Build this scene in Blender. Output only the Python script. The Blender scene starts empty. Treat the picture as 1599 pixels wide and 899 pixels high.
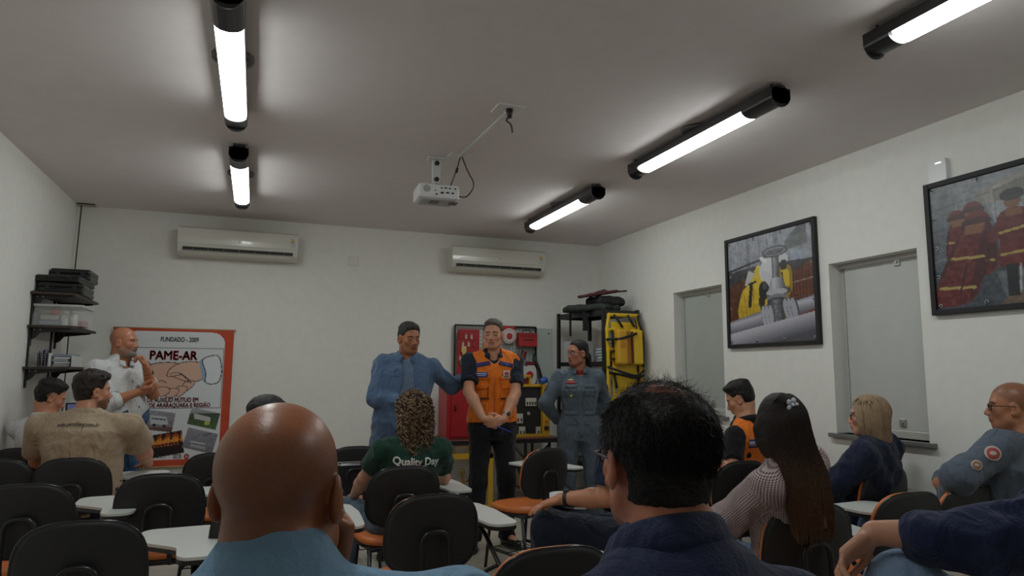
import bpy, bmesh, math, random
import numpy as np
from mathutils import Vector, Matrix
from mathutils.bvhtree import BVHTree
random.seed(7); RNG = np.random.default_rng(11)
C = bpy.context.scene.collection
SC = bpy.context.scene

# ------------------------------------------------------------------ camera
H0 = 1.40
def camera():
    y, p, r = .35814, .12402, .00629
    f = Vector((math.sin(y)*math.cos(p), math.cos(y)*math.cos(p), math.sin(p)))
    rt = Vector((math.cos(y), -math.sin(y), 0)); up = rt.cross(f)
    R_ = math.cos(r)*rt + math.sin(r)*up; U_ = -math.sin(r)*rt + math.cos(r)*up
    cam = bpy.data.cameras.new('camera'); o = bpy.data.objects.new('camera', cam); C.objects.link(o)
    M = Matrix((R_, U_, -f)).transposed().to_4x4(); M.translation = (0, 0, H0)
    o.matrix_world = M
    cam.sensor_width = 36; cam.lens = 1063.9/1599*36; cam.clip_start = .05
    SC.camera = o
camera()
# ------------------------------------------------------------------ world, exposure
w = bpy.data.worlds.new('world'); SC.world = w; w.use_nodes = True
w.node_tree.nodes['Background'].inputs[0].default_value = (.30, .36, .42, 1)
w.node_tree.nodes['Background'].inputs[1].default_value = .05
SC.view_settings.view_transform = 'Standard'; SC.view_settings.look = 'None'
SC.view_settings.gamma = 1; SC.view_settings.exposure = 0.0
SC.view_settings.use_curve_mapping = False
LAMP_POWER = 24.0            # emission strength of every fluorescent diffuser
LAMP_COLOR = (.935, 1.0, .985)
SC.cycles.use_denoising = True
SC.cycles.max_bounces = 10; SC.cycles.diffuse_bounces = 7; SC.cycles.glossy_bounces = 3
SC.cycles.transparent_max_bounces = 8; SC.cycles.sample_clamp_indirect = 4

# ------------------------------------------------------------------ materials
MATS = {}
def srgb(h):
    if isinstance(h, str):
        h = h.lstrip('#'); h = [int(h[i:i+2], 16) for i in (0, 2, 4)]
    v = np.array(h, float)/255
    return tuple(np.where(v <= .04045, v/12.92, ((v+.055)/1.055)**2.4))
def mat(name, col, rough=.6, metal=0, nscale=0, nstr=0, var=0, emit=0, attr=False, spec=.5, trans=0, alpha=1, coat=0, sheen=0, sss=0):
    if name in MATS: return MATS[name]
    m = bpy.data.materials.new(name); m.use_nodes = True; nt = m.node_tree; N = nt.nodes; L = nt.links
    b = N['Principled BSDF']
    if isinstance(col, str): col = srgb(col)
    b.inputs['Base Color'].default_value = (*col, 1); b.inputs['Roughness'].default_value = rough
    b.inputs['Metallic'].default_value = metal; b.inputs['Specular IOR Level'].default_value = spec
    b.inputs['Coat Weight'].default_value = coat; b.inputs['Sheen Weight'].default_value = sheen
    b.inputs['Transmission Weight'].default_value = trans; b.inputs['Alpha'].default_value = alpha
    if sss:
        b.inputs['Subsurface Weight'].default_value = sss; b.inputs['Subsurface Radius'].default_value = (.01, .004, .002)
        b.inputs['Subsurface Scale'].default_value = 1
    src = None
    if attr:
        a = N.new('ShaderNodeAttribute'); a.attribute_name = 'Col'; src = a.outputs['Color']
        L.new(src, b.inputs['Base Color'])
    if nscale:
        tc = N.new('ShaderNodeTexCoord'); n = N.new('ShaderNodeTexNoise'); n.inputs['Scale'].default_value = nscale
        n.inputs['Detail'].default_value = 4; L.new(tc.outputs['Object'], n.inputs['Vector'])
        if nstr:
            bp = N.new('ShaderNodeBump'); bp.inputs['Strength'].default_value = nstr; bp.inputs['Distance'].default_value = .01
            L.new(n.outputs['Fac'], bp.inputs['Height']); L.new(bp.outputs['Normal'], b.inputs['Normal'])
        if var:
            mr = N.new('ShaderNodeMapRange'); mr.inputs['To Min'].default_value = 1-var; mr.inputs['To Max'].default_value = 1+var
            mr.inputs['From Min'].default_value = .3; mr.inputs['From Max'].default_value = .7
            mx = N.new('ShaderNodeMix'); mx.data_type = 'RGBA'; mx.blend_type = 'MULTIPLY'; mx.inputs['Factor'].default_value = 1
            L.new(n.outputs['Fac'], mr.inputs['Value'])
            if src: L.new(src, mx.inputs['A'])
            else: mx.inputs['A'].default_value = (*col, 1)
            L.new(mr.outputs['Result'], mx.inputs['B']); L.new(mx.outputs['Result'], b.inputs['Base Color'])
    if emit:
        b.inputs['Emission Color'].default_value = (*col, 1); b.inputs['Emission Strength'].default_value = emit
    MATS[name] = m
    return m
def check_mat(name, base, line, scale, width, fine=False):
    """woven check cloth: two crossing thread sets in object space"""
    m = mat(name, base, .85, nscale=300, nstr=.2); nt = m.node_tree; N = nt.nodes; L = nt.links; b = N['Principled BSDF']
    tc = N.new('ShaderNodeAttribute'); tc.attribute_name = 'cl'; sp = N.new('ShaderNodeSeparateXYZ'); L.new(tc.outputs['Vector'], sp.inputs[0])
    def wave(src, k):
        mu = N.new('ShaderNodeMath'); mu.operation = 'MULTIPLY'; L.new(src, mu.inputs[0]); mu.inputs[1].default_value = k
        fr = N.new('ShaderNodeMath'); fr.operation = 'FRACT'; L.new(mu.outputs[0], fr.inputs[0])
        g = N.new('ShaderNodeMath'); g.operation = 'LESS_THAN'; L.new(fr.outputs[0], g.inputs[0]); g.inputs[1].default_value = width
        return g.outputs[0]
    a1 = wave(sp.outputs[0], scale); a2 = wave(sp.outputs[1], scale)
    s = N.new('ShaderNodeMath'); s.operation = 'ADD'; L.new(a1, s.inputs[0]); L.new(a2, s.inputs[1])
    h = N.new('ShaderNodeMath'); h.operation = 'MULTIPLY'; L.new(s.outputs[0], h.inputs[0]); h.inputs[1].default_value = .5
    mx = N.new('ShaderNodeMix'); mx.data_type = 'RGBA'; L.new(h.outputs[0], mx.inputs['Factor'])
    mx.inputs['A'].default_value = (*srgb(base), 1); mx.inputs['B'].default_value = (*srgb(line), 1)
    L.new(mx.outputs['Result'], b.inputs['Base Color'])
    return m

# ------------------------------------------------------------------ object helpers
def tag(o, label=None, cat=None, group=None, kind=None):
    if label: o['label'] = label
    if cat: o['category'] = cat
    if group: o['group'] = group
    if kind: o['kind'] = kind
    return o
def empty(name, loc=(0, 0, 0), rz=0, label=None, cat=None, group=None):
    o = bpy.data.objects.new(name, None); C.objects.link(o); o.location = loc; o.rotation_euler = (0, 0, rz)
    o.empty_display_size = .1
    return tag(o, label, cat, group)
def link(name, me, m, parent=None, smooth=False):
    if m is not None:
        for mm in (m if isinstance(m, (list, tuple)) else [m]): me.materials.append(mm)
    o = bpy.data.objects.new(name, me); C.objects.link(o)
    if parent: o.parent = parent
    if smooth: me.shade_smooth()
    return o
class MB:
    def __init__(s): s.bm = bmesh.new()
    def box(s, c, h, rot=None, bev=0, mi=0):
        """c centre, h half sizes"""
        M = Matrix.Translation(c) @ (rot.to_4x4() if rot else Matrix()) @ Matrix.Diagonal((*[2*x for x in h], 1))
        r = bmesh.ops.create_cube(s.bm, size=1, matrix=M)
        vs = r['verts']; fs = list({f for v in vs for f in v.link_faces})
        for f in fs: f.material_index = mi
        if bev:
            es = list({e for v in vs for e in v.link_edges})
            rr = bmesh.ops.bevel(s.bm, geom=es, offset=bev, segments=2, profile=.5, affect='EDGES')
            for f in rr['faces']: f.material_index = mi
        return s
    def b6(s, x0, x1, y0, y1, z0, z1, bev=0, mi=0):
        return s.box(((x0+x1)/2, (y0+y1)/2, (z0+z1)/2), (abs(x1-x0)/2, abs(y1-y0)/2, abs(z1-z0)/2), None, bev, mi)
    def tube(s, pts, r, n=8, cap=True, mi=0, closed=False):
        pts = [Vector(p) for p in pts]; rs = r if isinstance(r, (list, tuple)) else [r]*len(pts)
        rings = []; nrm = None
        for i, p in enumerate(pts):
            if closed: t = (pts[(i+1) % len(pts)]-pts[i-1])
            else: t = (pts[min(i+1, len(pts)-1)]-pts[max(i-1, 0)])
            t.normalize()
            if nrm is None:
                nrm = t.orthogonal().normalized()
            nrm = (nrm - t*nrm.dot(t))
            if nrm.length < 1e-6: nrm = t.orthogonal()
            nrm.normalize()
            bn = t.cross(nrm)
            rings.append([s.bm.verts.new(p+(nrm*math.cos(2*math.pi*k/n)+bn*math.sin(2*math.pi*k/n))*rs[i]) for k in range(n)])
        m = len(rings)
        for i in range(m if closed else m-1):
            a, b = rings[i], rings[(i+1) % m]
            for k in range(n):
                f = s.bm.faces.new((a[k], a[(k+1) % n], b[(k+1) % n], b[k])); f.material_index = mi; f.smooth = True
        if cap and not closed:
            f = s.bm.faces.new(rings[0][::-1]); f.material_index = mi
            f = s.bm.faces.new(rings[-1]); f.material_index = mi
        return s
    def lathe(s, c, prof, n=16, axis=None, mi=0):
        """prof: (r, z) list; axis: rotation matrix"""
        R = axis.to_4x4() if axis else Matrix(); M = Matrix.Translation(c) @ R
        rings = []
        for r, z in prof:
            rings.append([s.bm.verts.new(M @ Vector((max(r, 1e-5)*math.cos(2*math.pi*k/n), max(r, 1e-5)*math.sin(2*math.pi*k/n), z))) for k in range(n)])
        for a, b in zip(rings, rings[1:]):
            for k in range(n):
                f = s.bm.faces.new((a[k], a[(k+1) % n], b[(k+1) % n], b[k])); f.material_index = mi; f.smooth = True
        for rg in (rings[0][::-1], rings[-1]):
            f = s.bm.faces.new(rg); f.material_index = mi
        return s
    def prism(s, outline, z0, z1, M=None, mi=0):
        M = M or Matrix()
        a = [s.bm.verts.new(M @ Vector((x, y, z0))) for x, y in outline]; b = [s.bm.verts.new(M @ Vector((x, y, z1))) for x, y in outline]
        n = len(a); fs = [s.bm.faces.new(a[::-1]), s.bm.faces.new(b)]
        for k in range(n): fs.append(s.bm.faces.new((a[k], a[(k+1) % n], b[(k+1) % n], b[k])))
        for f in fs: f.material_index = mi
        return s
    def ball(s, c, r, seg=16, rings=10, mi=0, M=None):
        r = (r, r, r) if not isinstance(r, (list, tuple)) else r
        q = bmesh.ops.create_uvsphere(s.bm, u_segments=seg, v_segments=rings, radius=1, matrix=Matrix.Translation(c) @ (M.to_4x4() if M else Matrix()) @ Matrix.Diagonal((*r, 1)))
        for v in q['verts']:
            for f in v.link_faces: f.smooth = True; f.material_index = mi
        return s
    def build(s, name, m, parent=None, smooth=False):
        bmesh.ops.recalc_face_normals(s.bm, faces=s.bm.faces)
        me = bpy.data.meshes.new(name); s.bm.to_mesh(me); s.bm.free()
        return link(name, me, m, parent, smooth)
def arc(pts, rad, seg=6):
    """round the corners of a polyline"""
    P = [Vector(p) for p in pts]; out = [P[0]]
    for i in range(1, len(P)-1):
        a, b, c = P[i-1], P[i], P[i+1]
        d1 = (a-b); d2 = (c-b); r = min(rad, d1.length*.49, d2.length*.49)
        p1 = b+d1.normalized()*r; p2 = b+d2.normalized()*r
        for k in range(seg+1):
            t = k/seg; out.append(p1*(1-t)**2+b*2*t*(1-t)+p2*t*t)
    out.append(P[-1]); return out
def copy_tree(o, parent=None):
    c = o.copy(); C.objects.link(c); c.parent = parent
    for ch in list(o.children): copy_tree(ch, c)
    return c
def npmesh(name, V, F, m, parent=None, smooth=True, col=None, loops=4):
    me = bpy.data.meshes.new(name); V = np.asarray(V, np.float32); F = np.asarray(F, np.int32)
    me.vertices.add(len(V)); me.vertices.foreach_set('co', V.ravel())
    me.loops.add(F.size); me.loops.foreach_set('vertex_index', F.ravel())
    me.polygons.add(len(F)); me.polygons.foreach_set('loop_start', np.arange(0, F.size, F.shape[1], dtype=np.int32))
    me.update(calc_edges=True)
    if col is not None:
        a = me.color_attributes.new('Col', 'FLOAT_COLOR', 'POINT')
        c4 = np.ones((len(V), 4), np.float32); c4[:, :3] = col; a.data.foreach_set('color', c4.ravel())
    return link(name, me, m, parent, smooth)
def sup(w, h, n=3.0, seg=40, taper=0):
    out = []
    for k in range(seg):
        t = 2*math.pi*k/seg; c, s_ = math.cos(t), math.sin(t)
        x = math.copysign(abs(c)**(2/n), c)*w/2; y = math.copysign(abs(s_)**(2/n), s_)*h/2
        out.append((x*(1-taper*(y/h)), y))
    return out
FONT_CACHE = {}
def text_verts(txt, size, bold=0):
    cu = bpy.data.curves.new('t', 'FONT'); cu.body = txt; cu.size = size; cu.align_x = 'CENTER'; cu.align_y = 'CENTER'
    cu.resolution_u = 3
    o = bpy.data.objects.new('t', cu); C.objects.link(o)
    dg = bpy.context.evaluated_depsgraph_get(); me = bpy.data.meshes.new_from_object(o.evaluated_get(dg))
    bpy.data.objects.remove(o)
    if bold:      # heavier strokes: the same letters laid over each other, shifted by a hair
        bm = bmesh.new(); bm.from_mesh(me); g0 = list(bm.verts)+list(bm.edges)+list(bm.faces)
        for dx, dy in ((bold, 0), (-bold, 0), (0, bold), (0, -bold)):
            r = bmesh.ops.duplicate(bm, geom=g0); bmesh.ops.translate(bm, vec=(dx, dy, 0), verts=[v for v in r['geom'] if isinstance(v, bmesh.types.BMVert)])
        bm.to_mesh(me); bm.free()
    return me
def text_obj(name, txt, size, M, m, parent=None, bold=0, width=None):
    me = text_verts(txt, size, bold)
    if width:
        xs = [v.co.x for v in me.vertices]; k = width/(max(xs)-min(xs)); me.transform(Matrix.Diagonal((k, 1, 1, 1)))
    me.transform(M); me.materials.clear()
    return link(name, me, m, parent)
# ------------------------------------------------------------------ implicit surfaces
def smin(a, b, k):
    if k <= 0: return np.minimum(a, b)
    h = np.maximum(k-np.abs(a-b), 0)/k
    return np.minimum(a, b)-h*h*k*.25
def V3(*a): return np.array(a, float)
def rotz(t): c, s = math.cos(t), math.sin(t); return np.array([[c, -s, 0], [s, c, 0], [0, 0, 1.]])
def rotx(t): c, s = math.cos(t), math.sin(t); return np.array([[1, 0, 0], [0, c, -s], [0, s, c]])
def roty(t): c, s = math.cos(t), math.sin(t); return np.array([[c, 0, s], [0, 1, 0], [-s, 0, c]])
def nrm(v): v = np.asarray(v, float); return v/max(np.linalg.norm(v), 1e-9)
class P_cone:
    def __init__(s, a, b, ra, rb, k=.02, op='add', flat=None):
        s.a, s.b, s.ra, s.rb, s.k, s.op = np.asarray(a, float), np.asarray(b, float), ra, rb, k, op
        R = max(ra, rb); s.lo = np.minimum(s.a, s.b)-R; s.hi = np.maximum(s.a, s.b)+R
    def d(s, X, Y, Z):
        ba = s.b-s.a; l2 = max(ba@ba, 1e-12)
        t = ((X-s.a[0])*ba[0]+(Y-s.a[1])*ba[1]+(Z-s.a[2])*ba[2])/l2; t = np.clip(t, 0, 1)
        dx = X-s.a[0]-t*ba[0]; dy = Y-s.a[1]-t*ba[1]; dz = Z-s.a[2]-t*ba[2]
        return np.sqrt(dx*dx+dy*dy+dz*dz)-(s.ra+(s.rb-s.ra)*t)
class P_ell:
    def __init__(s, c, r, R=None, k=.02, op='add'):
        s.c = np.asarray(c, float); s.r = np.asarray(r, float); s.R = np.eye(3) if R is None else R; s.k = k; s.op = op
        e = np.sqrt(((s.R*s.r)**2).sum(1)); s.lo = s.c-e; s.hi = s.c+e
    def loc(s, X, Y, Z):
        x, y, z = X-s.c[0], Y-s.c[1], Z-s.c[2]; R = s.R
        return x*R[0, 0]+y*R[1, 0]+z*R[2, 0], x*R[0, 1]+y*R[1, 1]+z*R[2, 1], x*R[0, 2]+y*R[1, 2]+z*R[2, 2]
    def d(s, X, Y, Z):
        x, y, z = s.loc(X, Y, Z); r = s.r
        k0 = np.sqrt((x/r[0])**2+(y/r[1])**2+(z/r[2])**2); k1 = np.sqrt((x/r[0]**2)**2+(y/r[1]**2)**2+(z/r[2]**2)**2)
        return k0*(k0-1)/np.maximum(k1, 1e-6)
class P_box(P_ell):
    def __init__(s, c, h, R=None, rd=.005, k=.01, op='add'):
        super().__init__(c, h, R, k, op); s.h = np.asarray(h, float); s.rd = rd
        e = (np.abs(s.R)*s.h).sum(1); s.lo = s.c-e; s.hi = s.c+e
    def d(s, X, Y, Z):
        x, y, z = s.loc(X, Y, Z); q = [np.abs(v)-(hh-s.rd) for v, hh in zip((x, y, z), s.h)]
        return np.sqrt(np.maximum(q[0], 0)**2+np.maximum(q[1], 0)**2+np.maximum(q[2], 0)**2)+np.minimum(np.maximum(q[0], np.maximum(q[1], q[2])), 0)-s.rd
class P_stack(P_ell):
    """elliptical column: rows (z, half_width, half_depth, y_offset) in frame (c, R)"""
    def __init__(s, c, R, rows, k=.03, op='add', e=0.0, zlo=None, zhi=None, xs=None):
        s.rows = np.array(rows, float); s.c = np.asarray(c, float); s.R = R; s.k = k; s.op = op; s.e = e
        s.z0 = s.rows[0, 0] if zlo is None else zlo; s.z1 = s.rows[-1, 0] if zhi is None else zhi
        W = s.rows[:, 1].max()+e; D = (s.rows[:, 2]+np.abs(s.rows[:, 3])).max()+e
        cs = np.array([[x, y, z] for x in (-W, W) for y in (-D, D) for z in (s.z0-e, s.z1+e)])@R.T+s.c
        s.lo = cs.min(0); s.hi = cs.max(0)
    def d(s, X, Y, Z):
        x, y, z = s.loc(X, Y, Z); zc = np.clip(z, s.rows[0, 0], s.rows[-1, 0])
        w = np.interp(zc, s.rows[:, 0], s.rows[:, 1])+s.e; dd = np.interp(zc, s.rows[:, 0], s.rows[:, 2])+s.e; o = np.interp(zc, s.rows[:, 0], s.rows[:, 3])
        y = y-o
        k0 = np.sqrt((x/w)**2+(y/dd)**2); k1 = np.sqrt((x/w**2)**2+(y/dd**2)**2)
        r = k0*(k0-1)/np.maximum(k1, 1e-6); r = np.where(k0 < .05, -np.minimum(w, dd), r)
        zz = np.maximum(s.z0-z, z-s.z1)
        return smax(r, zz, .02)
def smax(a, b, k): return -smin(-a, -b, k)
class P_plane:
    """removes everything on the +n side of the plane (op 'cut'), within radius R of p"""
    def __init__(s, p, n, R=None, k=0.0):
        s.p = np.asarray(p, float); s.n = nrm(n); s.Rd = R; s.k = k; s.op = 'cut'
        if R: s.lo = s.p-R; s.hi = s.p+R
        else: s.lo = s.hi = None
    def d(s, X, Y, Z): return -((X-s.p[0])*s.n[0]+(Y-s.p[1])*s.n[1]+(Z-s.p[2])*s.n[2])
LAT = np.random.default_rng(77).random((32, 32, 32)).astype(np.float32)
def vnoise(X, Y, Z):
    x0, y0, z0 = np.floor(X).astype(int), np.floor(Y).astype(int), np.floor(Z).astype(int)
    fx, fy, fz = X-x0, Y-y0, Z-z0; fx, fy, fz = [f*f*(3-2*f) for f in (fx, fy, fz)]
    x0, y0, z0 = x0 % 32, y0 % 32, z0 % 32; x1, y1, z1 = (x0+1) % 32, (y0+1) % 32, (z0+1) % 32
    a = LAT[x0, y0, z0]*(1-fx)+LAT[x1, y0, z0]*fx; b = LAT[x0, y1, z0]*(1-fx)+LAT[x1, y1, z0]*fx
    c = LAT[x0, y0, z1]*(1-fx)+LAT[x1, y0, z1]*fx; d = LAT[x0, y1, z1]*(1-fx)+LAT[x1, y1, z1]*fx
    return (a*(1-fy)+b*fy)*(1-fz)+(c*(1-fy)+d*fy)*fz
def folds(amp, wl=.09, seed=0):
    """creases: stretched ridged noise in two directions plus soft undulation"""
    r = np.random.default_rng(seed+100); o = r.uniform(0, 30, 9); Q = []
    for t in (.5, -.7):
        a = t+r.normal()*.2; Q.append((rotz(r.uniform(0, 3))@rotx(a)))
    def f(X, Y, Z):
        out = 0
        wx = (vnoise(X/wl*.6+o[0], Y/wl*.6, Z/wl*.6)-.5)*wl*.9
        for n, (M, g) in enumerate(zip(Q, (1.0, .7))):
            u, v, w_ = [M[i, 0]*X+M[i, 1]*Y+M[i, 2]*Z for i in range(3)]
            nn = vnoise((u+wx)/wl*1.3+o[1+n], (v+wx)/wl*1.3+o[3+n], w_/wl*.38+o[5+n]); rd = 1-np.abs(2*nn-1)*1.6
            out = out+g*np.maximum(rd, -.4)*vnoise(X/wl*.35+o[7]+n*7, Y/wl*.35, Z/wl*.35)
        return -amp*1.5*(out-.35)+amp*.8*(vnoise(X/wl*.5, Y/wl*.5+o[8], Z/wl*.5)-.5)
    return f
def sdf_mesh(prims, res, disp=None, bounds=None):
    adds = [p for p in prims if p.op == 'add']
    lo = np.min([p.lo for p in adds], 0)-2.5*res-.01; hi = np.max([p.hi for p in adds], 0)+2.5*res+.01
    if bounds is not None: lo = np.maximum(lo, bounds[0]); hi = np.minimum(hi, bounds[1])
    n = np.ceil((hi-lo)/res).astype(int)+1
    ax = [lo[i]+res*np.arange(n[i]) for i in range(3)]
    D = np.full(n, .15, np.float32)
    for p in prims:
        if p.lo is None: i0 = np.zeros(3, int); i1 = n
        else:
            pad = p.k+.012+2*res
            i0 = np.clip(np.floor((p.lo-pad-lo)/res).astype(int), 0, n); i1 = np.clip(np.ceil((p.hi+pad-lo)/res).astype(int)+1, 0, n)
        if (i1 <= i0).any(): continue
        sl = tuple(slice(a, b) for a, b in zip(i0, i1))
        X, Y, Z = np.meshgrid(*[ax[i][i0[i]:i1[i]] for i in range(3)], indexing='ij', sparse=True)
        d = p.d(X, Y, Z); cur = D[sl]
        if p.op == 'add': D[sl] = smin(cur, d, p.k)
        elif p.op == 'sub': D[sl] = smax(cur, -d, p.k)
        elif p.op == 'cut':
            if p.Rd:
                rr = np.sqrt((X-p.p[0])**2+(Y-p.p[1])**2+(Z-p.p[2])**2)
                D[sl] = np.where(rr < p.Rd, np.maximum(cur, -d), cur)
            else: D[sl] = np.maximum(cur, -d)
    if disp is not None:
        near = np.abs(D) < .03
        I = np.nonzero(near); D[I] += disp(ax[0][I[0]], ax[1][I[1]], ax[2][I[2]]).astype(np.float32)
    D[0] = D[-1] = .1; D[:, 0] = D[:, -1] = .1; D[:, :, 0] = D[:, :, -1] = .1
    return surface_nets(D, lo, res)
def surface_nets(D, lo, res):
    S = D < 0; nx, ny, nz = D.shape
    cnt = np.zeros((nx-1, ny-1, nz-1), np.int8)
    for dx in (0, 1):
        for dy in (0, 1):
            for dz in (0, 1): cnt += S[dx:nx-1+dx, dy:ny-1+dy, dz:nz-1+dz]
    act = (cnt > 0) & (cnt < 8); I = np.nonzero(act); idx = np.full(act.shape, -1, np.int32); idx[I] = np.arange(len(I[0]))
    acc = np.zeros((len(I[0]), 3)); num = np.zeros(len(I[0]))
    cs = [(a, b, c) for a in (0, 1) for b in (0, 1) for c in (0, 1)]
    for c0 in cs:
        for axis in range(3):
            if c0[axis]: continue
            c1 = list(c0); c1[axis] = 1
            a = D[I[0]+c0[0], I[1]+c0[1], I[2]+c0[2]]; b = D[I[0]+c1[0], I[1]+c1[1], I[2]+c1[2]]
            cr = (a < 0) != (b < 0); t = np.where(cr, a/np.where(cr, a-b, 1), 0)
            p = np.tile(np.array(c0, float), (len(a), 1)); p[:, axis] += t
            acc[cr] += p[cr]; num[cr] += 1
    V = lo+res*(np.stack(I, 1)+acc/np.maximum(num, 1)[:, None])
    F = []
    for axis in range(3):
        u, v = [(1, 2), (2, 0), (0, 1)][axis]
        sl0 = [slice(1, -1)]*3; sl1 = [slice(1, -1)]*3; sl0[axis] = slice(0, -1); sl1[axis] = slice(1, None)
        A = S[tuple(sl0)]; B = S[tuple(sl1)]; E = np.nonzero(A != B)
        g = [E[0].copy(), E[1].copy(), E[2].copy()]
        for q in range(3):
            if q != axis: g[q] = g[q]+1
        out = A[E]
        def at(du, dv):
            h = [g[0].copy(), g[1].copy(), g[2].copy()]; h[u] -= du; h[v] -= dv
            return idx[h[0], h[1], h[2]]
        q = np.stack([at(0, 0), at(1, 0), at(1, 1), at(0, 1)], 1)
        q[~out] = q[~out][:, ::-1]
        F.append(q)
    F = np.concatenate(F); F = F[(F >= 0).all(1)]
    return V, F
def tube_strands(P, r0, r1=None, sides=3):
    """P (N,M,3) polylines -> vertices, quads of thin tapering tubes"""
    N, M, _ = P.shape; r1 = r0*.3 if r1 is None else r1
    T = np.gradient(P, axis=1); T /= np.linalg.norm(T, axis=2, keepdims=True)+1e-9
    ref = np.where(np.abs(T[..., 2:3]) > .8, np.array([1., 0, 0]), np.array([0, 0, 1.]))
    U = np.cross(T, ref); U /= np.linalg.norm(U, axis=2, keepdims=True)+1e-9; W = np.cross(T, U)
    rad = (r0+(r1-r0)*np.linspace(0, 1, M)**2)[None, :, None]
    rings = [P+rad*(U*math.cos(2*math.pi*k/sides)+W*math.sin(2*math.pi*k/sides)) for k in range(sides)]
    V = np.stack(rings, 2).reshape(-1, 3)
    base = (np.arange(N)[:, None, None]*M+np.arange(M-1)[None, :, None])*sides; k = np.arange(sides)[None, None, :]; k2 = (k+1) % sides
    F = np.stack([base+k, base+k2, base+sides+k2, base+sides+k], -1).reshape(-1, 4)
    return V, F
# ------------------------------------------------------------------ people
SKIN = {}
def skin_mat():
    return mat('skin', (.4, .25, .18), .36, nscale=160, nstr=.07, var=.06, attr=True, spec=.4)
def wrinkle(m, sc=11, st=.9):
    if m.get('wr'): return m
    m['wr'] = 1; nt = m.node_tree; N = nt.nodes; L = nt.links; b = N['Principled BSDF']; tc = N.new('ShaderNodeTexCoord'); mp = N.new('ShaderNodeMapping'); mp.inputs['Scale'].default_value = (1, 1, .55); mp.inputs['Rotation'].default_value = (.5, .4, .3)
    L.new(tc.outputs['Object'], mp.inputs[0]); n = N.new('ShaderNodeTexNoise'); n.inputs['Scale'].default_value = sc; n.inputs['Detail'].default_value = 2.5; n.inputs['Distortion'].default_value = 1.4; L.new(mp.outputs[0], n.inputs['Vector'])
    bp = N.new('ShaderNodeBump'); bp.inputs['Strength'].default_value = st; bp.inputs['Distance'].default_value = .035; L.new(n.outputs['Fac'], bp.inputs['Height'])
    old = b.inputs['Normal'].links[0].from_node if b.inputs['Normal'].links else None
    if old: L.new(bp.outputs['Normal'], old.inputs['Normal'])
    else: L.new(bp.outputs['Normal'], b.inputs['Normal'])
    return m
def cloth(name, col, rough=.85, ns=250, st=.35, var=.05): return wrinkle(mat('cloth_'+name, col, rough, nscale=ns, nstr=st, var=var, spec=.25, sheen=.1))
def hair_mat(name, col, rough=.45): return mat('hair_'+name, col, rough, nscale=220, nstr=.5, var=.35, spec=.28)

def head_prims(c, R, s=1.0, fem=False, fat=0.0, open_ear=True):
    def L(x, y, z): return c+R@(np.array([x, y, z])*s)
    f = .93 if fem else 1.0
    P = [P_ell(L(0, -.014, .040), V3(.076, .096, .084)*s, R, .02),
         P_ell(L(0, .022, -.022), V3(.061+fat*.3, .070, .082)*s, R, .03),
         P_ell(L(0, .050, -.086), V3(.030*f+fat*.5, .030, .022)*s, R, .03),
         P_cone(L(-.045, .012, -.062), L(-.020, .055, -.088), (.024+fat*.4)*s, .018*s, .03),
         P_cone(L(.045, .012, -.062), L(.020, .055, -.088), (.024+fat*.4)*s, .018*s, .03),
         P_ell(L(-.040, .052, -.018), V3(.022, .022, .02)*s, R, .02), P_ell(L(.040, .052, -.018), V3(.022, .022, .02)*s, R, .02),
         P_cone(L(-.034, .070, .026), L(.034, .070, .026), .014*s, .014*s, .015)]
    if fat: P.append(P_ell(L(0, .02, -.088), V3(.050, .045, .03)*s, R, .03))
    for q in (-1, 1): P.append(P_ell(L(q*.031, .092, .006), V3(.018, .014, .011)*s, R, .012, 'sub'))
    for q in (-1, 1): P.append(P_ell(L(q*.031, .0705, .004), V3(.0145, .0145, .0135)*s, R, .003))
    P += [P_cone(L(0, .080, .012), L(0, .103*(.98 if fem else 1), -.028), .0085*s, .0115*s*f, .010),
          P_ell(L(-.012, .094, -.033), V3(.0085, .010, .0075)*s, R, .006), P_ell(L(.012, .094, -.033), V3(.0085, .010, .0075)*s, R, .006),
          P_ell(L(0, .083, -.055), V3(.026, .014, .016)*s, R, .012),
          P_cone(L(-.018, .087, -.054), L(.018, .087, -.054), .0055*s, .0055*s, .005),
          P_cone(L(-.014, .086, -.0655), L(.014, .086, -.0655), .0065*s, .0065*s, .005),
          P_cone(L(-.022, .0945, -.0595), L(.022, .0945, -.0595), .0022*s, .0022*s, .002, 'sub')]
    for q in (-1, 1):
        Re = R@rotz(q*.35)@rotx(-.15)
        P += [P_ell(L(q*.080, -.006, -.004), V3(.009, .021, .033)*s, Re, .006),
              P_ell(L(q*.091, -.002, .000), V3(.007, .012, .020)*s, Re, .004, 'sub'),
              P_ell(L(q*.079, .004, -.026), V3(.008, .009, .010)*s, Re, .004)]
    return P
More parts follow.
